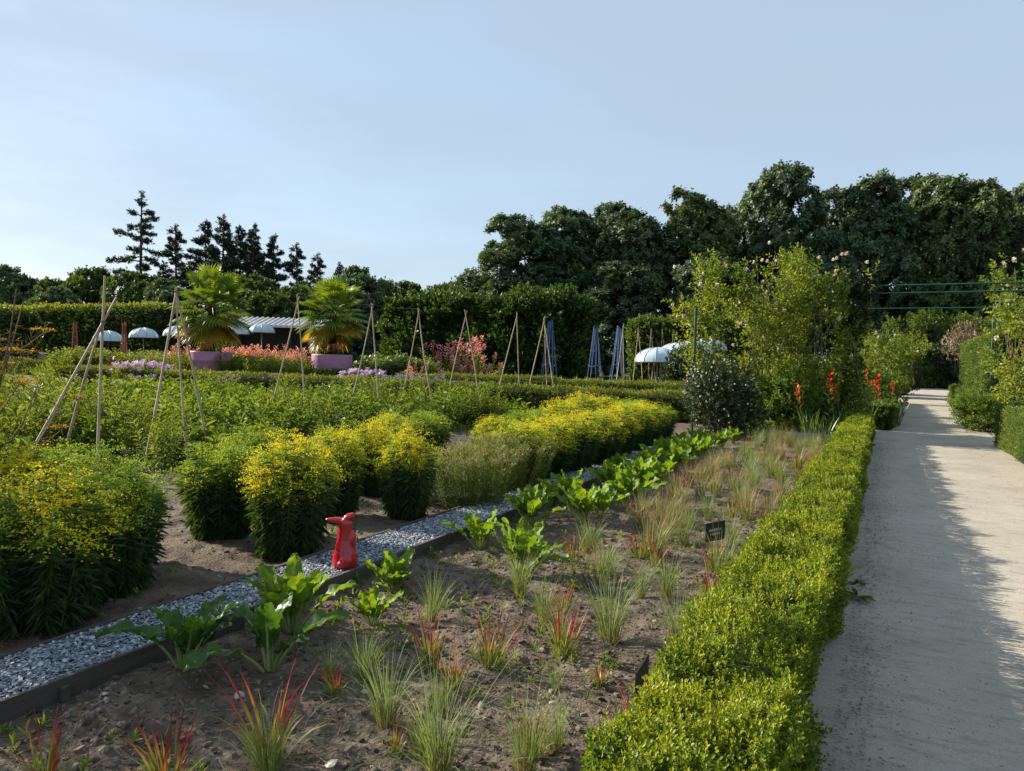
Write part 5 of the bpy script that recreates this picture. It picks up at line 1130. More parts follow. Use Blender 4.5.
def broad_tree(h, w, mat, nl=14, ncl=420, L=.34, W=.23, low=.12, droop=True, seed_jit=.28):
    def mk():
        t = thing('tree', '', 'tree')
        m = MB(); limb(m, (0, 0, -.2), (0, 0, h * .62), w * .045, w * .018, 8, 0)
        lob = []
        for q in range(nl):
            a = rng.uniform(0, 6.28); z = h * (low + (.95 - low) * ((q + .5) / nl))
            rr = w * .5 * math.sqrt(max(.05, 1 - ((z / h - .45) / .58) ** 2)) * rng.uniform(.35, .8)
            c = np.array([math.cos(a) * rr, math.sin(a) * rr, z * .93]); s = w * rng.uniform(.17, .28)
            lob.append((c, (s, s, s * rng.uniform(.75, 1.05))))
            if q % 2 == 0: limb(m, (0, 0, h * rng.uniform(.2, .5)), c, w * .016, w * .005, 5)
        lob.append((np.array([0, 0, h * .52]), (w * .36, w * .36, h * .42)))
        part(m, 'trunk', 'bark', t)
        m = MB(); P, N = crown_pts(lob, ncl); P[:, 2] *= h / P[:, 2].max()
        A = N * .6 + np.array([0, 0, .7]) + rng.normal(0, .2, N.shape)
        clus = np.clip(.45 + .35 * fbm(P, .35, 2) + rng.normal(0, .12, len(P)), 0, 1)
        # each clump: a dome of shoots
        kk = 15; C = np.repeat(P, kk, 0) + randdir(len(P) * kk) * rng.uniform(.1, 1, (len(P) * kk, 1)) * w * .05; AA = np.repeat(A, kk, 0) + rng.normal(0, .45, (len(P) * kk, 3))
        sprigs(m, C, AA, 5, L * .8, L, W, (115, 60) if droop else (80, 30), np.repeat(clus, kk), .15, 0, 0, .35, .1)
        part(m, 'crown', mat, t); return t
    return mk
def conifer(h, w, dens, droop=.25, bare=.12, nb=40):
    def mk():
        t = thing('conifer_tree', '', 'tree'); m = MB()
        lean = rng.normal(0, .012, 2) * h
        tz = np.linspace(0, 1, 9); tube(m, np.stack([lean[0] * tz ** 2, lean[1] * tz ** 2, h * tz - .2 * (tz == 0)], -1), np.linspace(h * .016, h * .003, 9), 7)
        Cs, As = [], []
        for q in range(nb):
            z = h * (bare + (1 - bare) * ((q + rng.uniform(0, .8)) / nb) ** .9); f = (z / h - bare) / (1 - bare)
            ln = w * .5 * (1 - f) ** .7 * rng.uniform(.35, 1.15) + .05 * w * (1.1 - f); a = q * 2.4 + rng.normal(0, .7)
            base = np.array([lean[0] * (z / h) ** 2, lean[1] * (z / h) ** 2, z]); up = (f - .5) * .7 + rng.normal(0, .16)
            tip = base + np.array([math.cos(a), math.sin(a), up]) * ln
            limb(m, base, tip, h * .0045, h * .0012, 4, .05)
            ns = max(3, int(dens * ln)); tt = rng.uniform(.22, 1.03, ns) ** .8
            side = np.array([-math.sin(a), math.cos(a), 0])
            C = base + (tip - base) * tt[:, None] + side * (rng.normal(0, .16, ns) * ln * (1.1 - tt * .6))[:, None] + np.array([0, 0, 1]) * (np.sin(tt * math.pi) * .05 * ln - rng.uniform(0, 1, ns) * droop * (.35 + .25 * ln))[:, None] + rng.normal(0, .09, (ns, 3))
            Cs.append(C); As.append((tip - base) / ln * .5 + side * rng.normal(0, .6, (ns, 1)) + np.array([0, 0, .35]))
        part(m, 'trunk', 'bark', t); m = MB()
        C = np.concatenate(Cs); A = np.concatenate(As) + rng.normal(0, .3, (len(C), 3))
        sprigs(m, C, A, 18, .45, .30, .10, (85, 30), np.clip(.4 + .3 * fbm(C, .4, 2), 0, 1), .2, 0, 0, .3, .05)
        part(m, 'needles', 'conifer_leaf', t); return t
    return mk
big = Pool([broad_tree(18, 10.5, 'tree_leaf', 22, 900, .34, .24), broad_tree(18, 9.5, 'tree_leaf', 20, 820, .34, .24), broad_tree(18, 10, 'tree_leaf_olive', 20, 820, .32, .23), broad_tree(18, 11, 'tree_leaf_deep', 22, 900, .34, .24)])
for (x, y, s, v, rz, sz, lab) in LAYOUT['big_trees']:
    big.put((x, y, -.1), rz, (s, s, sz), lab, 'tall dark trees in the row on the right', v)
mid = Pool([broad_tree(8, 8, 'bush_leaf_far', 16, 700, .24, .16, .1, False), broad_tree(8, 7, 'tree_leaf', 15, 650, .24, .16, .1, False)])
for (x, y, s, v, rz, sz, lab) in LAYOUT['round_trees']:
    mid.put((x, y, -.1), rz, (s, s, sz), lab, 'round leafy trees behind the hedges', v)
place(conifer(25.5, 11, 14, .3, .26, 42)(), (*LAYOUT['pine'], -.1), 1.0, 1, 'tall lone pine with sparse ragged branches standing clear of the other conifers', None)
con = Pool([conifer(20, 8, 18, .3, .1, 62), conifer(20, 9.5, 19, .2, .1, 68), conifer(20, 8.5, 20, .4, .08, 70)])
for (x, y, s, v, rz, lab) in LAYOUT['conifers']:
    con.put((x, y, -.1), rz, s, lab, 'dark conifers behind the left palm', v)

# ------------------------------------------------------------------ garden furniture
def palm(hs, seed):
    t = thing('palm_tree', '', 'palm tree'); m = MB(); th = hs * .54
    z = np.linspace(0, 1, 26); tube(m, np.stack([.05 * np.sin(z * 3), .04 * z, th * z], -1), .15 + .03 * np.sin(z * 70) * rng.uniform(.4, 1, 26), 12)
    n = 500; zz = rng.uniform(.1, th, n); a = rng.uniform(0, 6.28, n)
    leaves(m, arr(.15 * np.cos(a), .15 * np.sin(a) , zz), arr(np.cos(a) * .5, np.sin(a) * .5, .9 + 0 * a), arr(np.cos(a), np.sin(a), 0 * a), .16, .05, .5, 0, 0)
    part(m, 'trunk', 'palm_bark', t)
    def fan(m, base, az, el, pet, rad, droop, rnd):
        d = np.array([math.cos(az) * math.cos(el), math.sin(az) * math.cos(el), math.sin(el)]); side = np.array([-math.sin(az), math.cos(az), 0]); nrm = np.cross(d, side); nrm = nrm if nrm[2] > 0 else -nrm
        tip = base + d * pet; tip = tip + np.array([0, 0, -droop * pet * .3]); tube(m, [base, base + d * pet * .5 + np.array([0, 0, .02]), tip], [.018, .014, .01], 4, 0, .3)
        ns = 26
        for q in range(ns):
            b = (q / (ns - 1) - .5) * R(250); dd = d * math.cos(b) + side * math.sin(b)
            L_ = rad * (.62 + .38 * math.cos(b * .62)) * rng.uniform(.92, 1.05); tt = np.array([0, .35, .7, 1.]); wv = np.array([.006, .028, .022, .001]) * (1.5)
            p = tip + dd * (tt * L_)[:, None] + nrm * (.10 * math.cos(b) * 0 + .08 * L_ * np.abs(math.sin(b)) * tt)[:, None] - np.array([0, 0, 1]) * (droop * L_ * tt ** 2.4 * .55)[:, None]
            ws = np.cross(dd, nrm); ws = ws / np.linalg.norm(ws) + nrm * rng.normal(0, .35)
            V = np.stack([p - ws * wv[:, None], p + ws * wv[:, None]], 1).reshape(-1, 3)
            m.add(V, [(0, 1, 3, 2), (2, 3, 5, 4), (4, 5, 7, 6)], 0, np.clip(rnd + rng.normal(0, .08), 0, 1))
    m = MB(); mo = MB(); b0 = np.array([0, .04, th])
    nf = 36
    for q in range(nf):
        f = (q + .5) / nf; el = R(78 - 108 * f ** .85 + rng.normal(0, 8)); az = q * 2.4 + rng.normal(0, .2)
        fan(m, b0 + np.array([0, 0, .25 * (1 - f)]), az, el, hs * .265 * rng.uniform(.75, 1.2), hs * .225, .3 + .4 * f, .9 - .6 * f)
    for q in range(18):
        el = R(-12 - 48 * rng.uniform()); fan(mo, b0 - np.array([0, 0, .05 + .2 * rng.uniform()]), q * 2.4, el, hs * .26, hs * .21, .5, rng.uniform(.1, 1))
    part(m, 'crown', 'palm_frond', t); part(mo, 'old_fronds', 'palm_frond_old', t)
    return t
PX = LAYOUT['pots']
for j, (x, y, hs) in enumerate(PX):
    t = thing('plant_pot', ('huge purple plant pot under the left palm, smooth tapered sides', 'huge purple plant pot under the right palm, broad rim band')[j], 'plant pot', (x, y, -.05), .4 * j, 'purple palm pots')
    m = MB(); r = .98; h = 1.66
    if j == 0: lathe(m, [(0, .02), (r * .60, .02), (r * .62, .05), (r * .93, h * .72), (r * .96, h * .73), (r * .97, h * .76), (r * 1.0, h - .06), (r * 1.01, h), (r * .93, h), (r * .90, h * .8), (r * .85, h * .6)], 48)
    else: lathe(m, [(0, .02), (r * .72, .02), (r * .75, .05), (r * .89, h * .52), (r * .92, h * .53), (r * .97, h * .56), (r * 1.0, h * .6), (r * 1.02, h - .05), (r * 1.02, h), (r * .95, h), (r * .93, h * .8), (r * .85, h * .6)], 48)
    m.build('pot_body', 'pot_glaze', t)
    m = MB(); lathe(m, [(.0, h - .09), (r * .94, h - .10)], 32); m.build('potting_soil', 'soil', t)
    pt = palm(hs, j)
    place(pt, (x, y, h - .16), 1.3 * j + .4, 1, ('left palm tree with fan leaves and a yellowing skirt, in a purple pot', 'right palm tree, fuller and drooping, in a purple pot')[j], 'palms in purple pots')
    for q, (dx, dy, nm, lab, mt, hh) in enumerate(((-.35, -.55, 'white_flower_plant', 'plant with white flower spikes at the foot of the right palm', 'white_flower', .75), (.62, -.45, 'pink_flower_plant', 'plant with one bright pink flower head in the right pot', 'pink_flower', .5)) if j else ((.3, -.6, 'pink_flower_plant', 'low salmon flowers in the left pot beside the palm trunk', 'salmon_flower', .35),)):
        tt = thing(nm, lab, 'flower', (x + dx * .9, y + dy * .9, h - .14)); m = MB(); n = 40
        C = arr(rng.normal(0, .10, n), rng.normal(0, .10, n), 0 * np.zeros(n)); sprigs(m, C, arr(rng.normal(0, .2, n), rng.normal(0, .2, n), np.ones(n)), 6, hh * .6, .14, .05); m.build('leaves', 'veg_leaf', tt)
        m = MB(); C[:, 2] = hh * .45; sprigs(m, C, arr(rng.normal(0, .15, n), rng.normal(0, .15, n), np.ones(n)), 14, hh * .7, .08, .06); m.build('flowers', mt, tt)

# domed white parasols on posts
def dome(r, h, z0, ribs=10, post=True):
    t = thing('domed_parasol', '', 'parasol'); n = ribs * 4
    pr_ = [(r * math.sin(a), h * math.cos(a)) for a in np.linspace(.02, math.pi / 2, 10)]
    m = MB(); an = np.arange(n) / n * 6.2832; P = np.array(pr_); V = np.stack([P[:, 0, None] * np.cos(an) * (1 - .02 * np.abs(np.sin(an * ribs / 2))), P[:, 0, None] * np.sin(an) * (1 - .02 * np.abs(np.sin(an * ribs / 2))), np.repeat(P[:, 1, None], n, 1) + z0], -1)
    F = [(i * n + j, i * n + (j + 1) % n, (i + 1) * n + (j + 1) % n, (i + 1) * n + j) for i in range(9) for j in range(n)]
    m.add(V, F, smooth=True); part(m, 'canopy', 'canopy_white', t)
    m = MB()
    for q in range(ribs):
        a = q / ribs * 6.2832; tube(m, [(p * math.cos(a) * 1.004, p * math.sin(a) * 1.004, z0 + zq + .006) for p, zq in pr_], .014, 4)
    part(m, 'seams', 'seam_grey', t)
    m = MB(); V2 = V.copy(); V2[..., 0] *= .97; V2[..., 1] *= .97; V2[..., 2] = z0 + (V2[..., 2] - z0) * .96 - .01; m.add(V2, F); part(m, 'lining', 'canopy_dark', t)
    m = MB(); lathe(m, [(r * .985, z0 - .05), (r * 1.0, z0 - .05), (r * 1.0, z0 + .01), (r * .985, z0 + .01), (r * .985, z0 - .05)], n); part(m, 'hem', 'canopy_dark', t)
    m = MB(); tube(m, [(0, 0, -.1), (0, 0, z0 + h * .97)], .03, 8); part(m, 'post', 'post_grey', t)
    m = MB()
    for q in range(ribs): a = q / ribs * 6.2832; tube(m, [(.03 * math.cos(a), .03 * math.sin(a), z0 + h * .2), (r * .95 * math.cos(a), r * .95 * math.sin(a), z0 + .0)], .012, 4)
    part(m, 'ribs', 'post_grey', t)
    return t
ld = Pool([lambda: dome(.92, .66, 0.0)])
names = ['leftmost white domed parasol, above the maroon plant', 'second white domed parasol from the left, before the tall hedge', 'third white domed parasol from the left, behind the bare canes', 'fourth white domed parasol, left of the palm trunk', 'fifth white domed parasol, right of the palm trunk', 'white domed parasol just left of the metal-roofed shed', 'last white domed parasol, under the metal shed roof']
base_d = None
for i, (x, y, z) in enumerate(LAYOUT['domes_left']):
    if base_d is None: base_d = dome(.9, .66, 2.35); place(base_d, (x, y, z - 2.35), .2, 1, names[i], 'white domed parasols along the hedge')
    else: copy_tree(base_d, (x, y, z - 2.35), rng.uniform(0, 6), rng.uniform(.97, 1.03), names[i], 'white domed parasols along the hedge')
names = ['nearest of the shiny domes above the canes on the right', 'second shiny dome from the front, overlapping the nearest', 'third shiny dome in the row, partly behind the second', 'farthest shiny dome, beside the green post']
base_d = None
for i, (x, y, z) in enumerate(LAYOUT['domes_right']):
    if base_d is None: base_d = dome(1.14, .74, 1.6, 12); place(base_d, (x, y, z - 1.6), .2, 1, names[i], 'shiny domes on the right')
    else: copy_tree(base_d, (x, y, z - 1.6), rng.uniform(0, 6), 1, names[i], 'shiny domes on the right')

# shed with corrugated roof
x, y, rz = LAYOUT['shed']
t = thing('shed', 'low open shed with a pale corrugated metal roof', 'shed', (x, y, 0), rz)
m = MB(); xs = np.linspace(-3.6, 3.6, 240); y2 = np.array([-1.6, 1.6]); X, Y = np.meshgrid(xs, y2)
def zr(X, Y): return 4.05 + .24 * Y + .05 * np.sign(np.sin(X * 15)) * np.minimum(1, np.abs(np.sin(X * 15)) * 3)
sheet(m, xs, y2, zr, smooth=False); sheet(m, xs, y2, lambda X, Y: zr(X, Y) - .03, smooth=False); box(m, (-3.6, -1.64, 3.55), (3.6, -1.60, 3.66)); m.build('roof', 'roof_metal', t)
m = MB(); box(m, (-3.5, 1.3, -.1), (3.5, 1.4, 4.2)); m.build('back_wall', 'shed_wood', t)
m = MB(); box(m, (-3.45, -1.3, -.1), (-3.35, 1.29, 3.55)); m.build('side_wall', 'shed_wood', t)
for k in range(4):
    m = MB(); xk = -3.3 + k * 2.17; box(m, (xk, -1.5, -.1), (xk + .12, -1.38, 3.5)); m.build('post', 'shed_wood', t)

# pale bench
x, y, rz = LAYOUT['bench']
t = thing('bench', 'pale backless bench among the flowers at the left', 'bench', (x, y, 0), rz)
m = MB(); pr_ = [(-1.05, 0), (-1.0, .12), (1.0, .12), (1.08, 0)]
V = [(a, yy_, 1.16 + b) for yy_ in (-.3, .3) for a, b in pr_]; m.add(V, [(0, 3, 2, 1), (4, 5, 6, 7), (0, 4, 7, 3), (1, 2, 6, 5), (0, 1, 5, 4), (2, 3, 7, 6)]); m.build('seat', 'pale_metal', t)
for s in (-1, 1):
    m = MB(); box(m, (s * .8 - .06, -.25, -.1), (s * .8 + .06, .25, 1.158)); m.build('leg', 'post_grey', t)

# bean canes
for (feet, top, lab, tips) in LAYOUT['tripods']:
    t = thing('cane_tripod', lab, 'cane tripod', (top[0], top[1], 0), 0, 'bean cane tripods')
    for k, f in enumerate(feet):
        m = MB(); a = np.array([f[0] - top[0], f[1] - top[1], -.1]); b = np.array([0, 0, top[2]]) - a; L_ = np.linalg.norm(b); b = b / L_
        e = a + b * (L_ + tips[k]); off = unit(rng.normal(size=3)) * .012; q = np.linspace(0, 1, 9)[:, None]
        p = a + (e - a) * q + off; p += (np.sin(q * math.pi) * rng.normal(0, .02, 3)) ; tube(m, p, np.linspace(.019, .012, 9) * rng.uniform(.9, 1.25), 7)
        m.build('cane', 'cane', t)
    m = MB(); tube(m, np.array([(.028 * math.cos(a), .028 * math.sin(a), top[2] + .03 * math.sin(a * .23) - .02) for a in np.linspace(0, 19, 40)]), .004, 4); m.build('tie', 'twig', t)
for k, (a, b) in enumerate(LAYOUT['wires']):
    m = MB(); q = np.linspace(0, 1, 9)[:, None]; a, b = np.array(a), np.array(b); p = a + (b - a) * q; p[:, 2] -= .03 * np.sin(q[:, 0] * math.pi); tube(m, p - a, .005, 4)
    tag(m.build('string', 'twig', loc=a), ('thin string tied between the second and third cane tripods of the row', 'thin string running on from the fourth cane tripod to the next')[k], 'string')
def obelisk(h, r, mat, nb=12):
    t = thing('obelisk', '', 'plant obelisk')
    for k in range(nb):
        a = k / nb * 6.2832; m = MB(); b = a + .12; q = np.linspace(0, 1, 8)
        rr = r * (1 - q) ** .8 * (1 - .15 * np.sin(q * 3.14)) + .05 + .10 * np.clip(q - .9, 0, 1) * 10 * .5
        tube(m, np.stack([rr * np.cos(a + .3 * q), rr * np.sin(a + .3 * q), h * q * rng.uniform(.96, 1.04)], -1), .018, 5); part(m, 'cane', mat, t)
    for zf in (.16, .4, .64, .86):
        rr = r * (1 - zf) ** .8 * .93 + .05; m = MB(); a = np.linspace(0, 6.2832, 25); tube(m, np.stack([rr * np.cos(a), rr * np.sin(a), h * zf + .04 * np.sin(a * 3)], -1), .016, 4, cap=False); part(m, 'hoop', mat, t)
    return t
ob = obelisk(3.3, .46, 'blue_cane', 9); 
for i, (x, y, s) in enumerate(LAYOUT['blue_obelisks']):
    lab = ['blue wicker obelisk just behind the last full cane tripod', 'blue wicker obelisk standing alone in the middle', 'blue wicker obelisk right behind a leaning cane'][i]
    (place(ob, (x, y, 0), 0, s, lab, 'blue obelisks') if i == 0 else copy_tree(ob, (x, y, 0), i * 1., s, lab, 'blue obelisks'))
ob = obelisk(3.4, .27, 'red_cane', 8)
for i, (x, y, s) in enumerate(LAYOUT['red_obelisks']):
    lab = ['reddish wicker obelisk left of the leftmost white dome', 'reddish wicker obelisk behind the maroon plant'][i]
    (place(ob, (x, y, 0), 0, s, lab, 'red obelisks') if i == 0 else copy_tree(ob, (x, y, 0), i * 1., s, lab, 'red obelisks'))

# pergola
t = thing('pergola', 'green metal pergola frame crossing the path on slim posts', 'pergola', (0, 19, 0))
for (px_, py2, h) in ((-4.1, -1.6, 2.95), (-.95, .6, 3.85), (3.1, .0, 3.7), (-.95, 8.2, 3.7), (2.95, 8.2, 3.7)):
    m = MB(); tube(m, [(px_, py2, -.1), (px_, py2, h)], .034, 8); m.build('post', 'green_paint', t)
for (yy_, z) in ((.3, 3.56), (.3, 3.38), (8.2, 3.6)):
    m = MB(); tube(m, [(-1.3, yy_, z), (4.6, yy_, z)], .021, 6); m.build('beam', 'green_paint', t)
for px_ in (-.95, 3.0):
    m = MB(); tube(m, [(px_, .3, 3.66), (px_, 8.4, 3.66)], .028, 6); m.build('rail', 'green_paint', t)

# red figurine on the slate strip
def figurine():
    m = MB()
    lathe(m, [(0, .0), (.082, .004), (.092, .03), (.094, .07), (.088, .11), (.074, .16), (.063, .21), (.056, .26), (.052, .30), (.05, .335), (.04, .36), (.0, .37)], 28)
    def ell(c, r, ax=0., ay=0.):
        V, F = ico(); bm = bmesh.new(); bmesh.ops.create_icosphere(bm, subdivisions=3, radius=1); M = Matrix.Translation(c) @ Matrix.Rotation(ay, 4, 'Y') @ Matrix.Rotation(ax, 4, 'X') @ Matrix.Diagonal((*r, 1)); bmesh.ops.transform(bm, matrix=M, verts=bm.verts)
        bm.verts.ensure_lookup_table(); m.add([v.co[:] for v in bm.verts], [[v.index for v in f.verts] for f in bm.faces]); bm.free()
    ell((.022, 0, .372), (.05, .036, .030), 0, -.5)          # head, chin up
    ell((.05, 0, .392), (.020, .022, .017), 0, -.3)          # muzzle
    ell((-.075, -.012, .352), (.072, .023, .021), 0, .05)    # ears laid back
    ell((-.06, .022, .352), (.06, .018, .018), 0, .02)
    ell((.02, -.075, .06), (.05, .035, .055)); ell((.02, .075, .06), (.05, .035, .055))     # haunches
    ell((-.0, -.092, .045), (.035, .022, .028))              # tail
    ell((.05, .0, .20), (.03, .05, .08))                     # chest
    o = m.build('figurine', 'red_glaze'); md = o.modifiers.new('r', 'REMESH'); md.mode = 'VOXEL'; md.voxel_size = .0035; md.use_smooth_shade = True
    sm = o.modifiers.new('s', 'SMOOTH'); sm.iterations = 14
    dg = bpy.context.evaluated_depsgraph_get(); me = bpy.data.meshes.new_from_object(o.evaluated_get(dg)); o.modifiers.clear(); o.data = me
    for p in me.polygons: p.use_smooth = True
    return o
o = figurine(); x, y, s = LAYOUT['figurine']; o.location = (x, y, .085); o.rotation_euler = (0, 0, R(27)); o.scale = (s, s, s)
tag(o, 'glossy red animal figurine sitting upright on the slate strip, ears laid back', 'figurine')

# black slate labels
for j, (x, y, h, rz, w, hh, lab) in enumerate(LAYOUT['signs']):
    t = thing('plant_label', lab, 'plant label', (x, y, 0), rz)
    m = MB(); tube(m, [(0, .006, -.1), (0, .006, h + hh * .5)], .004, 5); m.build('stake', 'post_grey', t)
    m = MB(); sk = .12 * w; V = [(-w / 2, -.003, h - sk), (w / 2, -.003, h + sk), (w / 2, -.003, h + hh + sk), (-w / 2, -.003, h + hh - sk)]; V += [(a, .003, c) for a, b, c in V]
    m.add(V, [(0, 1, 2, 3), (7, 6, 5, 4), (0, 4, 5, 1), (1, 5, 6, 2), (2, 6, 7, 3), (3, 7, 4, 0)]); pl_ = m.build('plate', 'slate', t)
    if j == 0:
        m = MB()
        for r_, (z0, n_, wd) in enumerate(((.60, 9, .62), (.38, 7, .5))):
            xk = -w * wd / 2
            for q in range(n_):
                lw = w * wd / n_ * rng.uniform(.55, .85); zc = h + hh * z0 + sk * 2 * xk / w; hk = hh * .07 * rng.uniform(.6, 1.2)
                box(m, (xk, -.0045, zc - hk), (xk + lw, -.0032, zc + hk)); xk += w * wd / n_
        m.build('engraving', 'slate_text', pl_)

# ------------------------------------------------------------------ plants
def blades(mb, n, L, W, r0, lean, curl, k=6, rnd=None, tee_max=1., stiff=2., wtip=.05):
    """n grass blades rising from a tuft of radius r0"""
    a = rng.uniform(0, 6.28, n); rr = r0 * np.sqrt(rng.uniform(0, 1, n)); Ls = L * rng.uniform(.5, 1.08, n)
    ln = np.abs(rng.normal(0, 1, n)) * lean + rr / max(r0, 1e-4) * lean * .5; cu = np.abs(rng.normal(curl, curl * .6, n))
    t = np.linspace(0, 1, k); ang = ln[:, None] + cu[:, None] * t[None] ** stiff
    st = Ls[:, None] / (k - 1); dx = np.cumsum(np.sin(ang) * st, 1) - np.sin(ang[:, :1]) * st; dz = np.cumsum(np.cos(ang) * st, 1) - np.cos(ang[:, :1]) * st
    a2 = a + rng.normal(0, .5, n); D = np.stack([np.cos(a2), np.sin(a2)], -1)
    P = np.stack([rr[:, None] * np.cos(a)[:, None] + dx * D[:, :1], rr[:, None] * np.sin(a)[:, None] + dx * D[:, 1:], dz], -1)
    S = np.stack([-D[:, 1], D[:, 0], 0 * a], -1) ; tw = rng.uniform(-1.2, 1.2, n); S = unit(S * np.cos(tw)[:, None] + np.stack([D[:, 0], D[:, 1], 0 * a], -1) * np.sin(tw)[:, None])
    wv = W * rng.uniform(.6, 1.2, n)[:, None] * (np.interp(t, [0, .15, .6, 1], [.6, 1, .85, wtip]))[None]
    V = np.stack([P - S[:, None] * wv[..., None] / 2, P + S[:, None] * wv[..., None] / 2], 2).reshape(n, -1, 3)
    b = np.arange(n)[:, None, None] * 2 * k; f = (np.arange(k - 1) * 2)[None, :, None] + np.array([0, 1, 3, 2])[None, None]
    te = np.clip(np.repeat(t[None], n, 0) * rng.uniform(.6, 1.15, n)[:, None] * tee_max + rng.normal(0, .05, (n, 1)), 0, 1)
    mb.add(V, (b + f).reshape(-1, 4), 0, .5, np.repeat(te, 2, 1).ravel(), smooth=True)
def grass(kind):
    def mk():
        t = thing('grass_clump', '', 'grass clump'); m = MB()
        if kind == 'red':
            blades(m, 26, .36, .0095, .035, .2, .4); part(m, 'blades', 'grass_red', t)
            m = MB(); blades(m, 22, .24, .008, .05, .35, .8, tee_max=.5); part(m, 'young_blades', 'grass_red', t)
        elif kind == 'tan':
            blades(m, 60, .44, .0045, .05, .15, .4); part(m, 'blades', 'grass_tan_red', t)
            m = MB(); blades(m, 40, .34, .004, .06, .25, .8); part(m, 'young_blades', 'grass_green', t)
        else:
            blades(m, 105, .42, .0032, .035, .12, .55, 7); part(m, 'blades', 'grass_green', t)
            m = MB(); blades(m, 34, .55, .0026, .04, .5, 1.6, 8); part(m, 'arching_blades', 'grass_green', t)
        return t
    return mk
gp = {k: Pool([grass(k) for _ in range(nv)]) for k, nv in (('red', 4), ('tan', 3), ('green', 4))}
for (x, y, kind, s, lab) in LAYOUT['grasses']:
    gp[kind].put((x, y, float(zsoil(np.array(x), np.array(y), .034, 2.6)) - .005), rng.uniform(0, 6.28), (s * rng.uniform(.9, 1.15), s * rng.uniform(.9, 1.15), s), lab, 'ornamental grass clumps in the bed', None, .11)

def chard(nl, L, W, spread, mat, up=62):
    def mk():
        t = thing('chard_plant', '', 'chard plant'); ms, ml_ = MB(), MB()
        for q in range(nl):
            f = q / nl; a = q * 2.4 + rng.normal(0, .25); el = R(86 - (up * .75) * f + rng.normal(0, 6)); Ls = L * rng.uniform(.75, 1.15) * (.8 + .25 * f); st = Ls * .42
            D2 = np.array([math.cos(a), math.sin(a), 0]); side = np.array([-math.sin(a), math.cos(a), 0])
            k = 12; tt = np.linspace(0, 1, k); an = el - (R(spread) * tt ** 1.8) * rng.uniform(.6, 1.3) * (.4 + f)
            tot = st + Ls; ds = tot / (k - 1); pos = np.cumsum(np.cos(an))[:, None] * D2 * ds + np.cumsum(np.sin(an))[:, None] * np.array([0, 0, 1]) * ds + D2 * .012
            nr = -np.sin(an)[:, None] * D2 + np.cos(an)[:, None] * np.array([0, 0, 1])
            tube(ms, pos[:9], np.linspace(.008, .003, 9) * L / .25, 6, 0, rng.uniform(0, 1))
            # blade
            nu, nvv = 16, 9; uu = np.linspace(.30, 1, nu); v = np.linspace(-1, 1, nvv)
            cp = np.stack([np.interp(uu, tt, pos[:, c]) for c in range(3)], -1); cn = np.stack([np.interp(uu, tt, nr[:, c]) for c in range(3)], -1)
            un = (uu - .30) / .70; w = W * .5 * np.sin(np.clip(un, 0, 1) ** .72 * math.pi) ** .62 * (.55 + .55 * un) * rng.uniform(.85, 1.15); w[0] = .004; w[-1] = W * .06
            p1, p2 = rng.uniform(0, 6, 2); cup = rng.uniform(.1, .5)
            rf = (np.abs(v) ** 1.6)[None] * W * .11 * np.sin(un[:, None] * 17 + p1 + 1.3 * v[None]) + W * .075 * np.sin(un * 31 + p2)[:, None] * np.sin(v * 7 + p1)[None]
            V = cp[:, None] + side[None, None] * (w[:, None] * v[None])[..., None] + cn[:, None] * (rf + cup * w[:, None] * np.abs(v)[None] ** 1.5)[..., None]
            i = np.arange(nu * nvv).reshape(nu, nvv); F = np.stack([i[:-1, :-1], i[:-1, 1:], i[1:, 1:], i[1:, :-1]], -1).reshape(-1, 4)
            rn = np.clip(rng.uniform(.2, .8) + rng.normal(0, .05, (nu, nvv)), 0, 1); rn[:, nvv // 2] = 1
            ml_.add(V, F, 0, rn.ravel(), 0, True)
        part(ms, 'stalks', 'chard_stalk', t); part(ml_, 'leaves', mat, t); return t
    return mk
cp_ = {'bright': Pool([chard(nl, .29, .145, 30, 'chard_leaf', 44) for nl in (15, 12, 17)]), 'dark': Pool([chard(9, .34, .165, 60, 'chard_leaf_shaded', 40), chard(7, .34, .155, 75, 'chard_leaf_shaded', 42)])}  # the dark kind carries shade in its leaf colour
for (x, y, kind, s, lab) in LAYOUT['chards']:
    cp_[kind].put((x, y, float(zsoil(np.array(x), np.array(y), .034, 2.6)) - .01), rng.uniform(0, 6.28), s, lab, 'chard plants along the slate strip', None, .07)

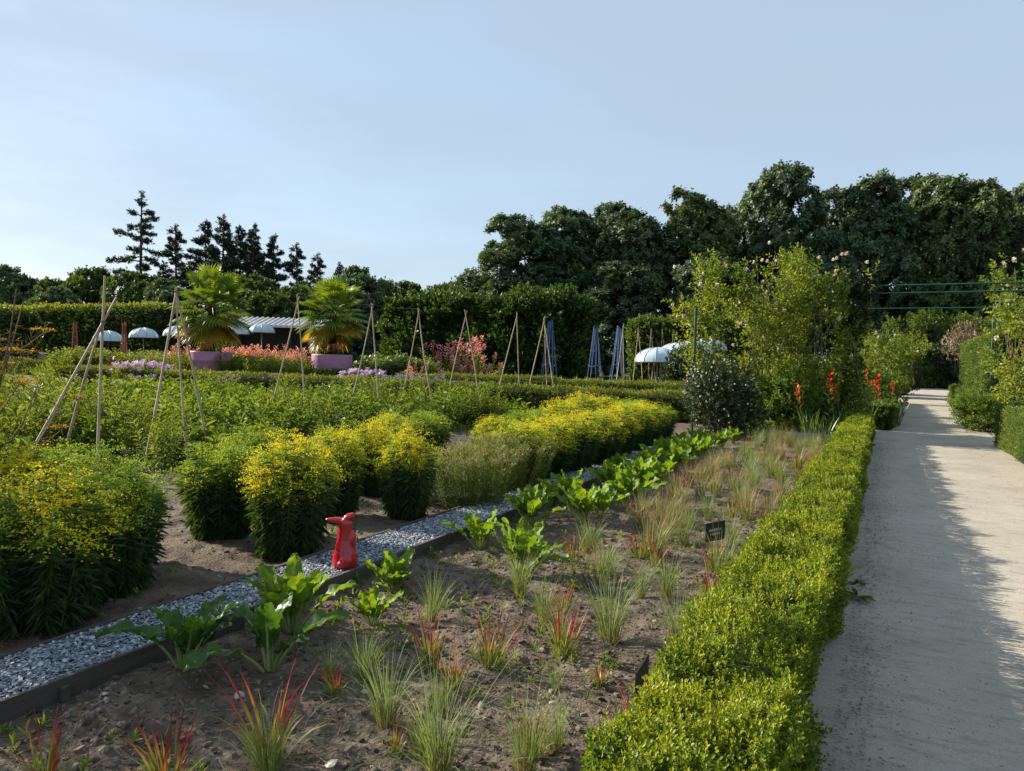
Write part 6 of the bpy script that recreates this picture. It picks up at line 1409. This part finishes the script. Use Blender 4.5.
def goldenrod(flower=1., r=.34, h=.76, nst=120, bud=False):
    def mk():
        t = thing('goldenrod_bush', '', 'goldenrod'); a = rng.uniform(0, 6.28, nst); q = np.sqrt(rng.uniform(0, 1, nst)); rr = r * q
        tx, ty = rr * np.cos(a) * 1.12, rr * np.sin(a) * 1.12; hz = h * (1.0 - .24 * q ** 2.4) * rng.uniform(.76, 1.08, nst); bx, by = tx * .5, ty * .5
        m = MB()
        for k in range(0, nst, 3): tube(m, [(bx[k], by[k], -.02), ((bx[k] + tx[k]) / 2 * 1.06, (by[k] + ty[k]) / 2 * 1.06, hz[k] * .5), (tx[k], ty[k], hz[k])], .004, 4, cap=False)
        part(m, 'stems', 'green_stem', t)
        m = MB(); nl = 40; i = np.repeat(np.arange(nst), nl); u_ = np.tile((np.arange(nl) + .5) / nl, nst) * .9 + .04 + rng.normal(0, .01, nst * nl)
        P = arr(bx[i] + (tx[i] - bx[i]) * u_ ** .7, by[i] + (ty[i] - by[i]) * u_ ** .7, hz[i] * u_); ph = rng.uniform(0, 6.28, len(i)) ; out = arr(np.cos(a[i]), np.sin(a[i]), 0 * ph)
        rd = unit(arr(np.cos(ph), np.sin(ph), 0 * ph) + out * .9 * q[i][:, None]); D = rd * .85 + np.array([0, 0, 1]) * (.45 - 1.0 * (1 - u_) )[:, None] * .8
        leaves(m, P, D, np.array([0, 0, 1.]) + rd * .3 + rng.normal(0, .25, D.shape), rng.uniform(.06, .115, len(i)), rng.uniform(.011, .017, len(i)), np.clip(.18 + .7 * u_ ** 3.5 + rng.normal(0, .17, len(i)), 0, 1), 0, 1, .2, .35)
        part(m, 'leaves', 'goldenrod_leaf', t)
        # plumes: arching side branches carrying tiny florets
        m = MB(); nb = 10; i = np.repeat(np.arange(nst), nb); az = rng.uniform(0, 6.28, len(i)); L_ = rng.uniform(.07, .17, len(i)); z0 = hz[i] - rng.uniform(-.03, .12, len(i))
        nf = 12; j = np.repeat(np.arange(len(i)), nf); tq = np.tile(np.linspace(.1, 1, nf), len(i))
        P = arr(tx[i][j] + np.cos(az[j]) * L_[j] * tq, ty[i][j] + np.sin(az[j]) * L_[j] * tq, z0[j] + L_[j] * (.55 * tq - .55 * tq ** 2) + .012) + rng.normal(0, .005, (len(j), 3))
        rb = np.clip(rng.uniform(.0, 1.0, nst)[i][j] * flower + rng.normal(0, .16, len(j)), 0, 1)
        d = randdir(len(j)); d[:, 2] = np.abs(d[:, 2]) * .6
        leaves(m, P, d, np.array([0, 0, 1.]) + rng.normal(0, .4, d.shape), rng.uniform(.010, .022, len(j)), rng.uniform(.007, .013, len(j)), rb, 0, 0, .1)
        part(m, 'flowers', 'goldenrod_bud' if bud else 'goldenrod_flower', t); return t
    return mk
gr = Pool([goldenrod(1.0), goldenrod(.75), goldenrod(1.1), goldenrod(.7, bud=True)])
for (x, y, s, sz, v, lab) in LAYOUT['goldenrods']:
    gr.put((x, y, .03), rng.uniform(0, 6.28), (s, s, sz), lab, 'goldenrod bushes along the border', v, .035)
def tan_shrub():
    t = thing('faded_shrub', '', 'shrub'); n = 150; a = rng.uniform(0, 6.28, n); q = np.sqrt(rng.uniform(0, 1, n)); rr = .42 * q; h = .62 * (1 - .2 * q ** 2) * rng.uniform(.85, 1.1, n); m = MB()
    C = arr(rr * np.cos(a), rr * np.sin(a), 0 * a); A = arr(.35 * q * np.cos(a), .35 * q * np.sin(a), np.ones(n))
    for k in range(n): tube(m, [C[k] * .8, C[k] + A[k] * h[k] * .5, C[k] + A[k] * h[k]], .003, 3, cap=False)
    part(m, 'stems', 'green_stem', t); m = MB(); sprigs(m, C + A * .05, A, 60, h, .06, .010, (80, 40), np.clip(rng.normal(.45, .15, n), 0, 1), .2, 0, 0); part(m, 'leaves', 'meadow_leaf', t)
    m = MB(); T = C + A * h[:, None]; kk = 2; T2 = np.repeat(T, kk, 0) + rng.normal(0, .03, (n * kk, 3)) * np.array([1, 1, .4]); sprigs(m, T2, arr(0 * T2[:, 0], 0 * T2[:, 0], 1 + 0 * T2[:, 0]) + rng.normal(0, .2, T2.shape), 10, .02, .02, .012, (88, 50), None, .2, rad=.02); part(m, 'flower_heads', 'tan_flower', t)
    return t
t0 = tan_shrub()
for i, (x, y, s, lab) in enumerate(LAYOUT['tan_shrubs']):
    (place(t0, (x, y, .03), 0, s, lab, 'faded tan flowered shrubs') if i == 0 else copy_tree(t0, (x, y, .03), i * 2., s, lab, 'faded tan flowered shrubs'))

def leafy(h, r, n, k, L, W, mat='veg_leaf', flower=None, fk=0):
    def mk():
        t = thing('leafy_plant', '', 'plant'); a = rng.uniform(0, 6.28, n); q = np.sqrt(rng.uniform(0, 1, n)); C = arr(.5 * r * q * np.cos(a), .5 * r * q * np.sin(a), 0 * a); hh = h * rng.uniform(.6, 1.1, n); A = arr(.6 * r / h * q * np.cos(a), .6 * r / h * q * np.sin(a), np.ones(n)) + rng.normal(0, .12, (n, 3))
        m = MB()
        for b in range(0, n, 2): tube(m, [C[b], C[b] + unit(A)[b] * hh[b] * .6, C[b] + unit(A)[b] * hh[b]], .006, 3, cap=False)
        part(m, 'stems', 'green_stem', t)
        m = MB(); sprigs(m, C, A, k, hh, L, W, (95, 35), np.clip(rng.normal(.45, .18, n), 0, 1), .17, 0, 1, .35, .2, .02, .25); part(m, 'leaves', mat, t)
        if flower:
            m = MB(); T = C + unit(A) * hh[:, None]; T = T[rng.uniform(size=n) < .8]; sprigs(m, T, arr(0 * T[:, 0], 0 * T[:, 0], 1 + 0 * T[:, 0]) + rng.normal(0, .3, T.shape), fk, .10, .05, .04, (100, 30), None, .2, rad=.04); part(m, 'flowers', flower, t)
        return t
    return mk
vp = Pool([leafy(.72, .5, 26, 26, .10, .05), leafy(.55, .55, 30, 22, .13, .075), leafy(.95, .4, 20, 36, .08, .03, 'meadow_leaf'), leafy(.68, .5, 30, 24, .11, .032, 'iris_leaf')])
for (x, y, s, v) in LAYOUT['veg']:
    vp.put((x, y, -.06), rng.uniform(0, 6.28), s, ['bushy green plant with small oval leaves in the weedy bed around the cane tripods', 'broad-leaved green plant in the weedy bed around the cane tripods', 'slender pale green plant with narrow leaves in the weedy bed around the canes', 'dull green feathery plant in the weedy bed around the cane tripods'][v], ['bushy plants in the weedy bed', 'broad-leaved plants in the weedy bed', 'slender plants in the weedy bed', 'feathery plants in the weedy bed'][v], v)
def flower_plant(flower, h=1.0, r=.4, mat='veg_leaf', n=22, fs=.06, fk=24, spike=.3, lo=.75, nm='flowering_plant'):
    def mk():
        t = thing(nm, '', 'flower'); a = rng.uniform(0, 6.28, n); q = np.sqrt(rng.uniform(0, 1, n)); C = arr(r * q * np.cos(a), r * q * np.sin(a), 0 * a); hh = h * rng.uniform(lo, 1.08, n) * (1 - .2 * q); A = unit(arr(.2 * q * np.cos(a), .2 * q * np.sin(a), np.ones(n)) + rng.normal(0, .06, (n, 3)))
        m = MB(); sprigs(m, C, A, 24, hh * .85, .16, .05, (75, 25), None, .17, 0, 1, .3, .15, .02, .2); part(m, 'leaves', mat, t)
        rv = np.clip(rng.normal(.5, .25, n), 0, 1)
        for q in (range(n) if n <= 4 else [slice(0, n)]):
            q = slice(q, q + 1) if n <= 4 else q
            m = MB(); sprigs(m, (C + A * (hh - spike)[:, None])[q], A[q], fk, spike, fs, fs * .8, (80, 45), rv[q], .15, 0, 0, .3, .1, fs * (.35 if n <= 4 else .7)); part(m, 'flower_spike' if n <= 4 else 'flowers', flower, t)
        return t
    return mk
FP = {}
for (kind, items) in LAYOUT['flowers']:
    spec = dict(salmon=('salmon_flower', 1.95, .45, 'veg_leaf', 12, .09, 20, .5, .6), pink=('pink_flower', 1.3, .5, 'veg_leaf', 14, .10, 18, .3), pinkshrub=('pink_flower', 2.7, 1.0, 'meadow_leaf', 44, .11, 14, .28, .42), mauve=('mauve_flower', 1.0, .75, 'meadow_leaf', 90, .07, 16, .08), lilac=('lilac_flower', .85, .5, 'veg_leaf', 26, .055, 18, .12), maroon=('maroon_leaf', 1.2, .55, 'maroon_leaf', 30, .14, 20, .5), red=('red_flower', 1.95, .13, 'iris_leaf', 2, .085, 18, .5), white=('white_flower', .95, .4, 'meadow_leaf', 10, .05, 8, .12), yellow=('meadow_leaf', 1.6, .5, 'meadow_leaf', 26, .10, 12, .25), green=('iris_leaf', 1.4, .5, 'meadow_leaf', 40, .12, 12, .4), orange=('fennel_flower', 1.2, .4, 'veg_leaf', 18, .09, 16, .15))[kind]
    pool = Pool([flower_plant(*spec) for _ in range(2)])
    for (x, y, s, lab, grp) in items: pool.put((x, y, -.05), rng.uniform(0, 6.28), s, lab, grp)
def iris_clump(h=.8, n=26, W=.035, mat='iris_leaf'):
    def mk():
        t = thing('sword_leaf_plant', '', 'plant'); m = MB(); blades(m, n, h, W, .16, .16, .25, 6, wtip=.03); m.rnd = [rng.uniform(0, 1, len(m.V[0]))]
        m.rnd = [np.repeat(rng.uniform(0, 1, n), len(m.V[0]) // n)]; part(m, 'leaves', mat, t); return t
    return mk
ip = Pool([iris_clump(), iris_clump(.9, 20), iris_clump(.7, 30, .028)])
for (x, y, s, lab, grp) in LAYOUT['irises']:
    ip.put((x, y, -.04), rng.uniform(0, 6.28), s, lab, grp)

# tall meadow grass and leaf mass nobody could count
m = MB(); n = 2600; xx = rng.uniform(-46, -4, n); yy = rng.uniform(20.8, 38, n); ok = (yy < 23.6) | (yy > 26.6); xx, yy = xx[ok], yy[ok]
g = (xx + yy * 1.15 < 33) & (fbm(arr(xx, yy, 0 * xx), .3, 2) > -.35); xx, yy = xx[g], yy[g]; n = len(xx)
sprigs(m, arr(xx, yy, -.05 + 0 * xx), arr(rng.normal(0, .25, n), rng.normal(0, .25, n), 1 + 0 * xx), 14, rng.uniform(.25, .8, n), .26, .05, (60, 20), np.clip(.5 + .4 * fbm(arr(xx, yy, 0 * xx), .25, 2), 0, 1), .15, 0, 0)
tag(m.build('meadow_foliage', 'meadow_leaf'), 'mixed green foliage filling the far flower beds', 'foliage', kind='stuff')
m = MB(); n = 5200; xx = rng.uniform(-26, -6.6, n); yy = rng.uniform(3.5, 18.3, n)
g = (fbm(arr(xx, yy, 0 * xx + 5), .35, 2) > -.05) & (xx < -6.9 - .06 * yy) & ~((xx < -17) & (yy > 12.2) & (xx > -24)); xx, yy = xx[g], yy[g]; n = len(xx)
sprigs(m, arr(xx, yy, -.04 + 0 * xx), arr(rng.normal(0, .3, n), rng.normal(0, .3, n), 1 + 0 * xx), 10, rng.uniform(.06, .34, n), .10, .03, (75, 25), np.clip(.5 + .4 * fbm(arr(xx, yy, 0 * xx), .5, 2), 0, 1), .15, 0, 0)
tag(m.build('ground_cover', 'veg_leaf'), 'low weedy green cover between the cane tripods', 'ground cover', kind='stuff')

# bronze fennel at the left edge; two more out of view, added for shade
def fennel(h, n=30):
    t = thing('fennel_plant', '', 'fennel'); m, ml2, mf = MB(), MB(), MB()
    for q in range(n):
        a = rng.uniform(0, 6.28); r = .25 * rng.uniform(0, 1); top = np.array([math.cos(a) * r * 3.2, math.sin(a) * r * 3.2, h * rng.uniform(.6, 1.0)]); bs = np.array([math.cos(a) * r * .5, math.sin(a) * r * .5, -.05])
        s = np.linspace(0, 1, 6)[:, None]; p = bs + (top - bs) * s + rng.normal(0, .03, (6, 3)); tube(m, p, np.linspace(.012, .004, 6), 5)
        for b in range(5):
            zc = rng.uniform(.25, .95); c = bs + (top - bs) * zc; aa = rng.uniform(0, 6.28); e = c + np.array([math.cos(aa) * .22, math.sin(aa) * .22, .16]) * rng.uniform(.6, 1.2); tube(m, [c, (c + e) / 2 + np.array([0, 0, -.02]), e], .003, 3, cap=False)
            k = 60; P = c + (e - c) * rng.uniform(.1, 1.15, (k, 1)) + rng.normal(0, .06, (k, 3)); d = randdir(k); leaves(ml2, P, d, randdir(k), rng.uniform(.05, .12, k), .004, rng.uniform(0, 1, k), 0, 0)
            if zc > .62:
                rays = 18; an = rng.uniform(0, 6.28, rays); rr = .075 * np.sqrt(rng.uniform(0, 1, rays)); T = e + arr(rr * np.cos(an), rr * np.sin(an), .05 - rr * .25)
                for w in range(rays): tube(m, [e, T[w]], .0012, 3, cap=False)
                T2 = np.repeat(T, 7, 0) + rng.normal(0, .009, (rays * 7, 3)) * np.array([1, 1, .3]); leaves(mf, T2, randdir(len(T2)), np.array([0, 0, 1.]) + rng.normal(0, .3, T2.shape), .012, .009, rng.uniform(0, 1, len(T2)), 0, 0)
    part(m, 'stems', 'twig', t); part(ml2, 'leaves', 'fennel_leaf', t); part(mf, 'flowers', 'fennel_flower', t); return t
f0 = fennel(2.05, 36)
for i, (x, y, s, lab) in enumerate(LAYOUT['fennels']):
    (place(f0, (x, y, 0), 0, s, lab, 'bronze fennel at the left edge') if i == 0 else copy_tree(f0, (x, y, 0), i * 2.3, s, lab, 'bronze fennel at the left edge'))

# roses and shrubs round the pergola
def shrub(lobs, npt, k, L, W, mat, flower=None, nfl=0, fs=.05, name='rose_bush', cat='rose', stems=14, spr=.3, tilt=(80, 30), jit=.12, gap=0., shape=1, legs=False):
    t = thing(name, '', cat); m = MB(); lob = [(np.array(c, float), np.array(r, float)) for c, r in lobs]
    for q in range(stems):
        c, r = lob[q % len(lob)] if not legs else lob[q % 2]; tgt = c + randdir(1)[0] * r * .75; f_ = 1.0 if legs else .5; b = np.array([c[0] * f_ + rng.normal(0, .25), c[1] * f_ + rng.normal(0, .2), -.05]); s = np.linspace(0, 1, 7)[:, None]; p = b + (tgt - b) * s; p[1:-1] += rng.normal(0, .08, (5, 3)); tube(m, p, np.linspace(.018, .005, 7), 5)
    part(m, 'stems', 'twig', t); m = MB()
    w = np.array([r.prod() for c, r in lob]); i = rng.choice(len(lob), npt, p=w / w.sum()); d = randdir(npt); C = np.array([c for c, r in lob])[i] + np.array([r for c, r in lob])[i] * d * (rng.uniform(.25, 1.12, (npt, 1)) ** .6)
    if gap: C = C[fbm(C, 1.5, 3) > gap - .45]
    A = d[:len(C)] * .6 + np.array([0, 0, .6]) + rng.normal(0, .4, (len(C), 3)); sprigs(m, C, A, k, spr, L, W, tilt, np.clip(.42 + .3 * fbm(C, .8, 2) + rng.normal(0, jit, len(C)), 0, 1), .17, 0, shape, .3, .15, 0, .2); part(m, 'leaves', mat, t)
    if flower:
        i = rng.choice(len(lob), nfl, p=w / w.sum()); d = randdir(nfl); d[:, 2] = np.abs(d[:, 2]) * 1.2; d = unit(d); C = np.array([c for c, r in lob])[i] + np.array([r for c, r in lob])[i] * d * 1.05; AX = d + np.array([0, -.4, .5]); rv = rng.uniform(0, 1, nfl)
        for q in range(nfl):
            m = MB(); sprigs(m, C[q:q + 1], AX[q:q + 1], 16, fs * .6, fs, fs * .85, (95, 15), rv[q:q + 1], .1, 0, 1, .25, .3); part(m, 'bloom', flower, t)
    return t
SPEC = {
 'rose_big': lambda: shrub([((0, 0, 2.5), (1.25, .9, 1.3)), ((-.9, 0, 3.2), (.85, .7, .75)), ((.3, 0, 3.7), (.9, .7, .8)), ((-.3, .1, 1.4), (.9, .7, .9)), ((.8, 0, 3.3), (.8, .7, .8))], 2300, 9, .075, .045, 'rose_leaf', 'rose_flower', 22, .05, gap=.6, spr=.28),
 'rose_mid': lambda: shrub([((0, 0, 2.6), (1.1, .8, 1.2)), ((.5, 0, 3.4), (.9, .7, .7)), ((-.5, 0, 3.5), (.75, .6, .7)), ((.1, .1, 1.4), (.9, .7, .8))], 2000, 9, .075, .045, 'rose_leaf', 'rose_flower', 26, .05, gap=.6, spr=.28),
 'rose_far': lambda: shrub([((0, 0, 2.8), (1.3, 1.2, 1.1)), ((.9, .4, 3.2), (1.1, 1, .7)), ((-.5, 0, 1.6), (.9, .8, 1.2))], 1200, 9, .10, .06, 'rose_leaf', 'rose_flower', 12, .08, gap=.3),
 'rose_right': lambda: shrub([((0, 0, 2.2), (.5, .8, 1.3)), ((-.1, .1, 3.4), (.55, .8, .75)), ((.5, 0, 3.0), (.6, .8, 1.1)), ((.2, 0, 1.1), (.5, .7, .8))], 1000, 9, .085, .055, 'rose_leaf', 'rose_flower', 12, .07, gap=.5),
 'white_bush': lambda: shrub([((0, 0, 1.05), (.9, .75, .95)), ((-.3, -.1, 1.45), (.55, .5, .55)), ((.4, 0, .7), (.7, .6, .7))], 2200, 9, .05, .032, 'dark_shrub_leaf', 'white_flower', 90, .026, 'flowering_shrub', 'shrub', 8, .14),
 'ivy_post': lambda: shrub([((0, 0, 2.9), (.32, .32, .75)), ((0, 0, 1.8), (.22, .22, .9)), ((.05, 0, 3.5), (.45, .35, .35))], 520, 9, .06, .05, 'dark_shrub_leaf', None, 0, .05, 'climbing_ivy', 'ivy', 4, .14),
 'dark_shrub': lambda: shrub([((0, 0, 1.5), (1.3, 1.2, 1.4)), ((.6, 0, 1.0), (1.0, 1, 1.0))], 1500, 9, .12, .075, 'dark_shrub_leaf', None, 0, .05, 'dark_shrub', 'shrub', 8, .25),
 'green_shrub': lambda: shrub([((0, 0, 1.5), (1.2, 1.1, 1.3)), ((-.5, 0, 2.0), (.9, .9, .9)), ((.5, .2, 1.0), (.9, .9, .9))], 1300, 9, .12, .075, 'mid_hedge_leaf', None, 0, .05, 'green_shrub', 'shrub', 8, .25),
 'arch_climber': lambda: shrub([((-2.3, 0, 2.0), (.5, .7, 1.2)), ((2.3, 0, 2.2), (.5, .7, 1.0)), ((-1.2, 0, 3.3), (1.1, .9, .6)), ((0, 0, 3.7), (1.2, .9, .45)), ((1.3, 0, 3.4), (1.1, .9, .6))], 1000, 9, .10, .06, 'mid_hedge_leaf', None, 0, .05, 'arch_climber', 'climber', 8, .3, gap=.2, legs=True),
 'mixed_shrub': lambda: shrub([((0, 0, .55), (.8, .6, .55)), ((.4, .1, .8), (.5, .4, .5))], 700, 9, .08, .035, 'veg_leaf', None, 0, .05, 'leafy_shrub', 'shrub', 6, .25),
 'dead_climber': lambda: shrub([((0, 0, 2.6), (1.0, .9, .9)), ((.3, 0, 3.2), (.8, .7, .5))], 420, 9, .09, .05, 'dry_straw', None, 0, .05, 'dead_climber', 'climber', 16, .25, gap=.3),
}
SH = {}
for (kind, x, y, rz, s, lab, grp) in LAYOUT['shrubs']:
    if kind not in SH: SH[kind] = SPEC[kind](); place(SH[kind], (x, y, -.04), rz, s, lab, grp)
    else: copy_tree(SH[kind], (x, y, -.04), rz, s, lab, grp)
# weed at the foot of the hedge on the path
for (x, y, s, lab) in LAYOUT['path_weeds']:
    t = thing('weed', lab, 'weed', (x, y, 0)); m = MB(); n = 14; a = rng.uniform(0, 6.28, n)
    leaves(m, arr(.01 * np.cos(a), .01 * np.sin(a), .01 + 0 * a), arr(np.cos(a), np.sin(a), rng.uniform(.1, .6, n)), arr(0 * a, 0 * a, 1 + 0 * a), s * rng.uniform(.6, 1.1, n), s * .2, rng.uniform(0, .6, n), 0, 1, .1, .3); m.build('leaves', 'meadow_leaf', t)
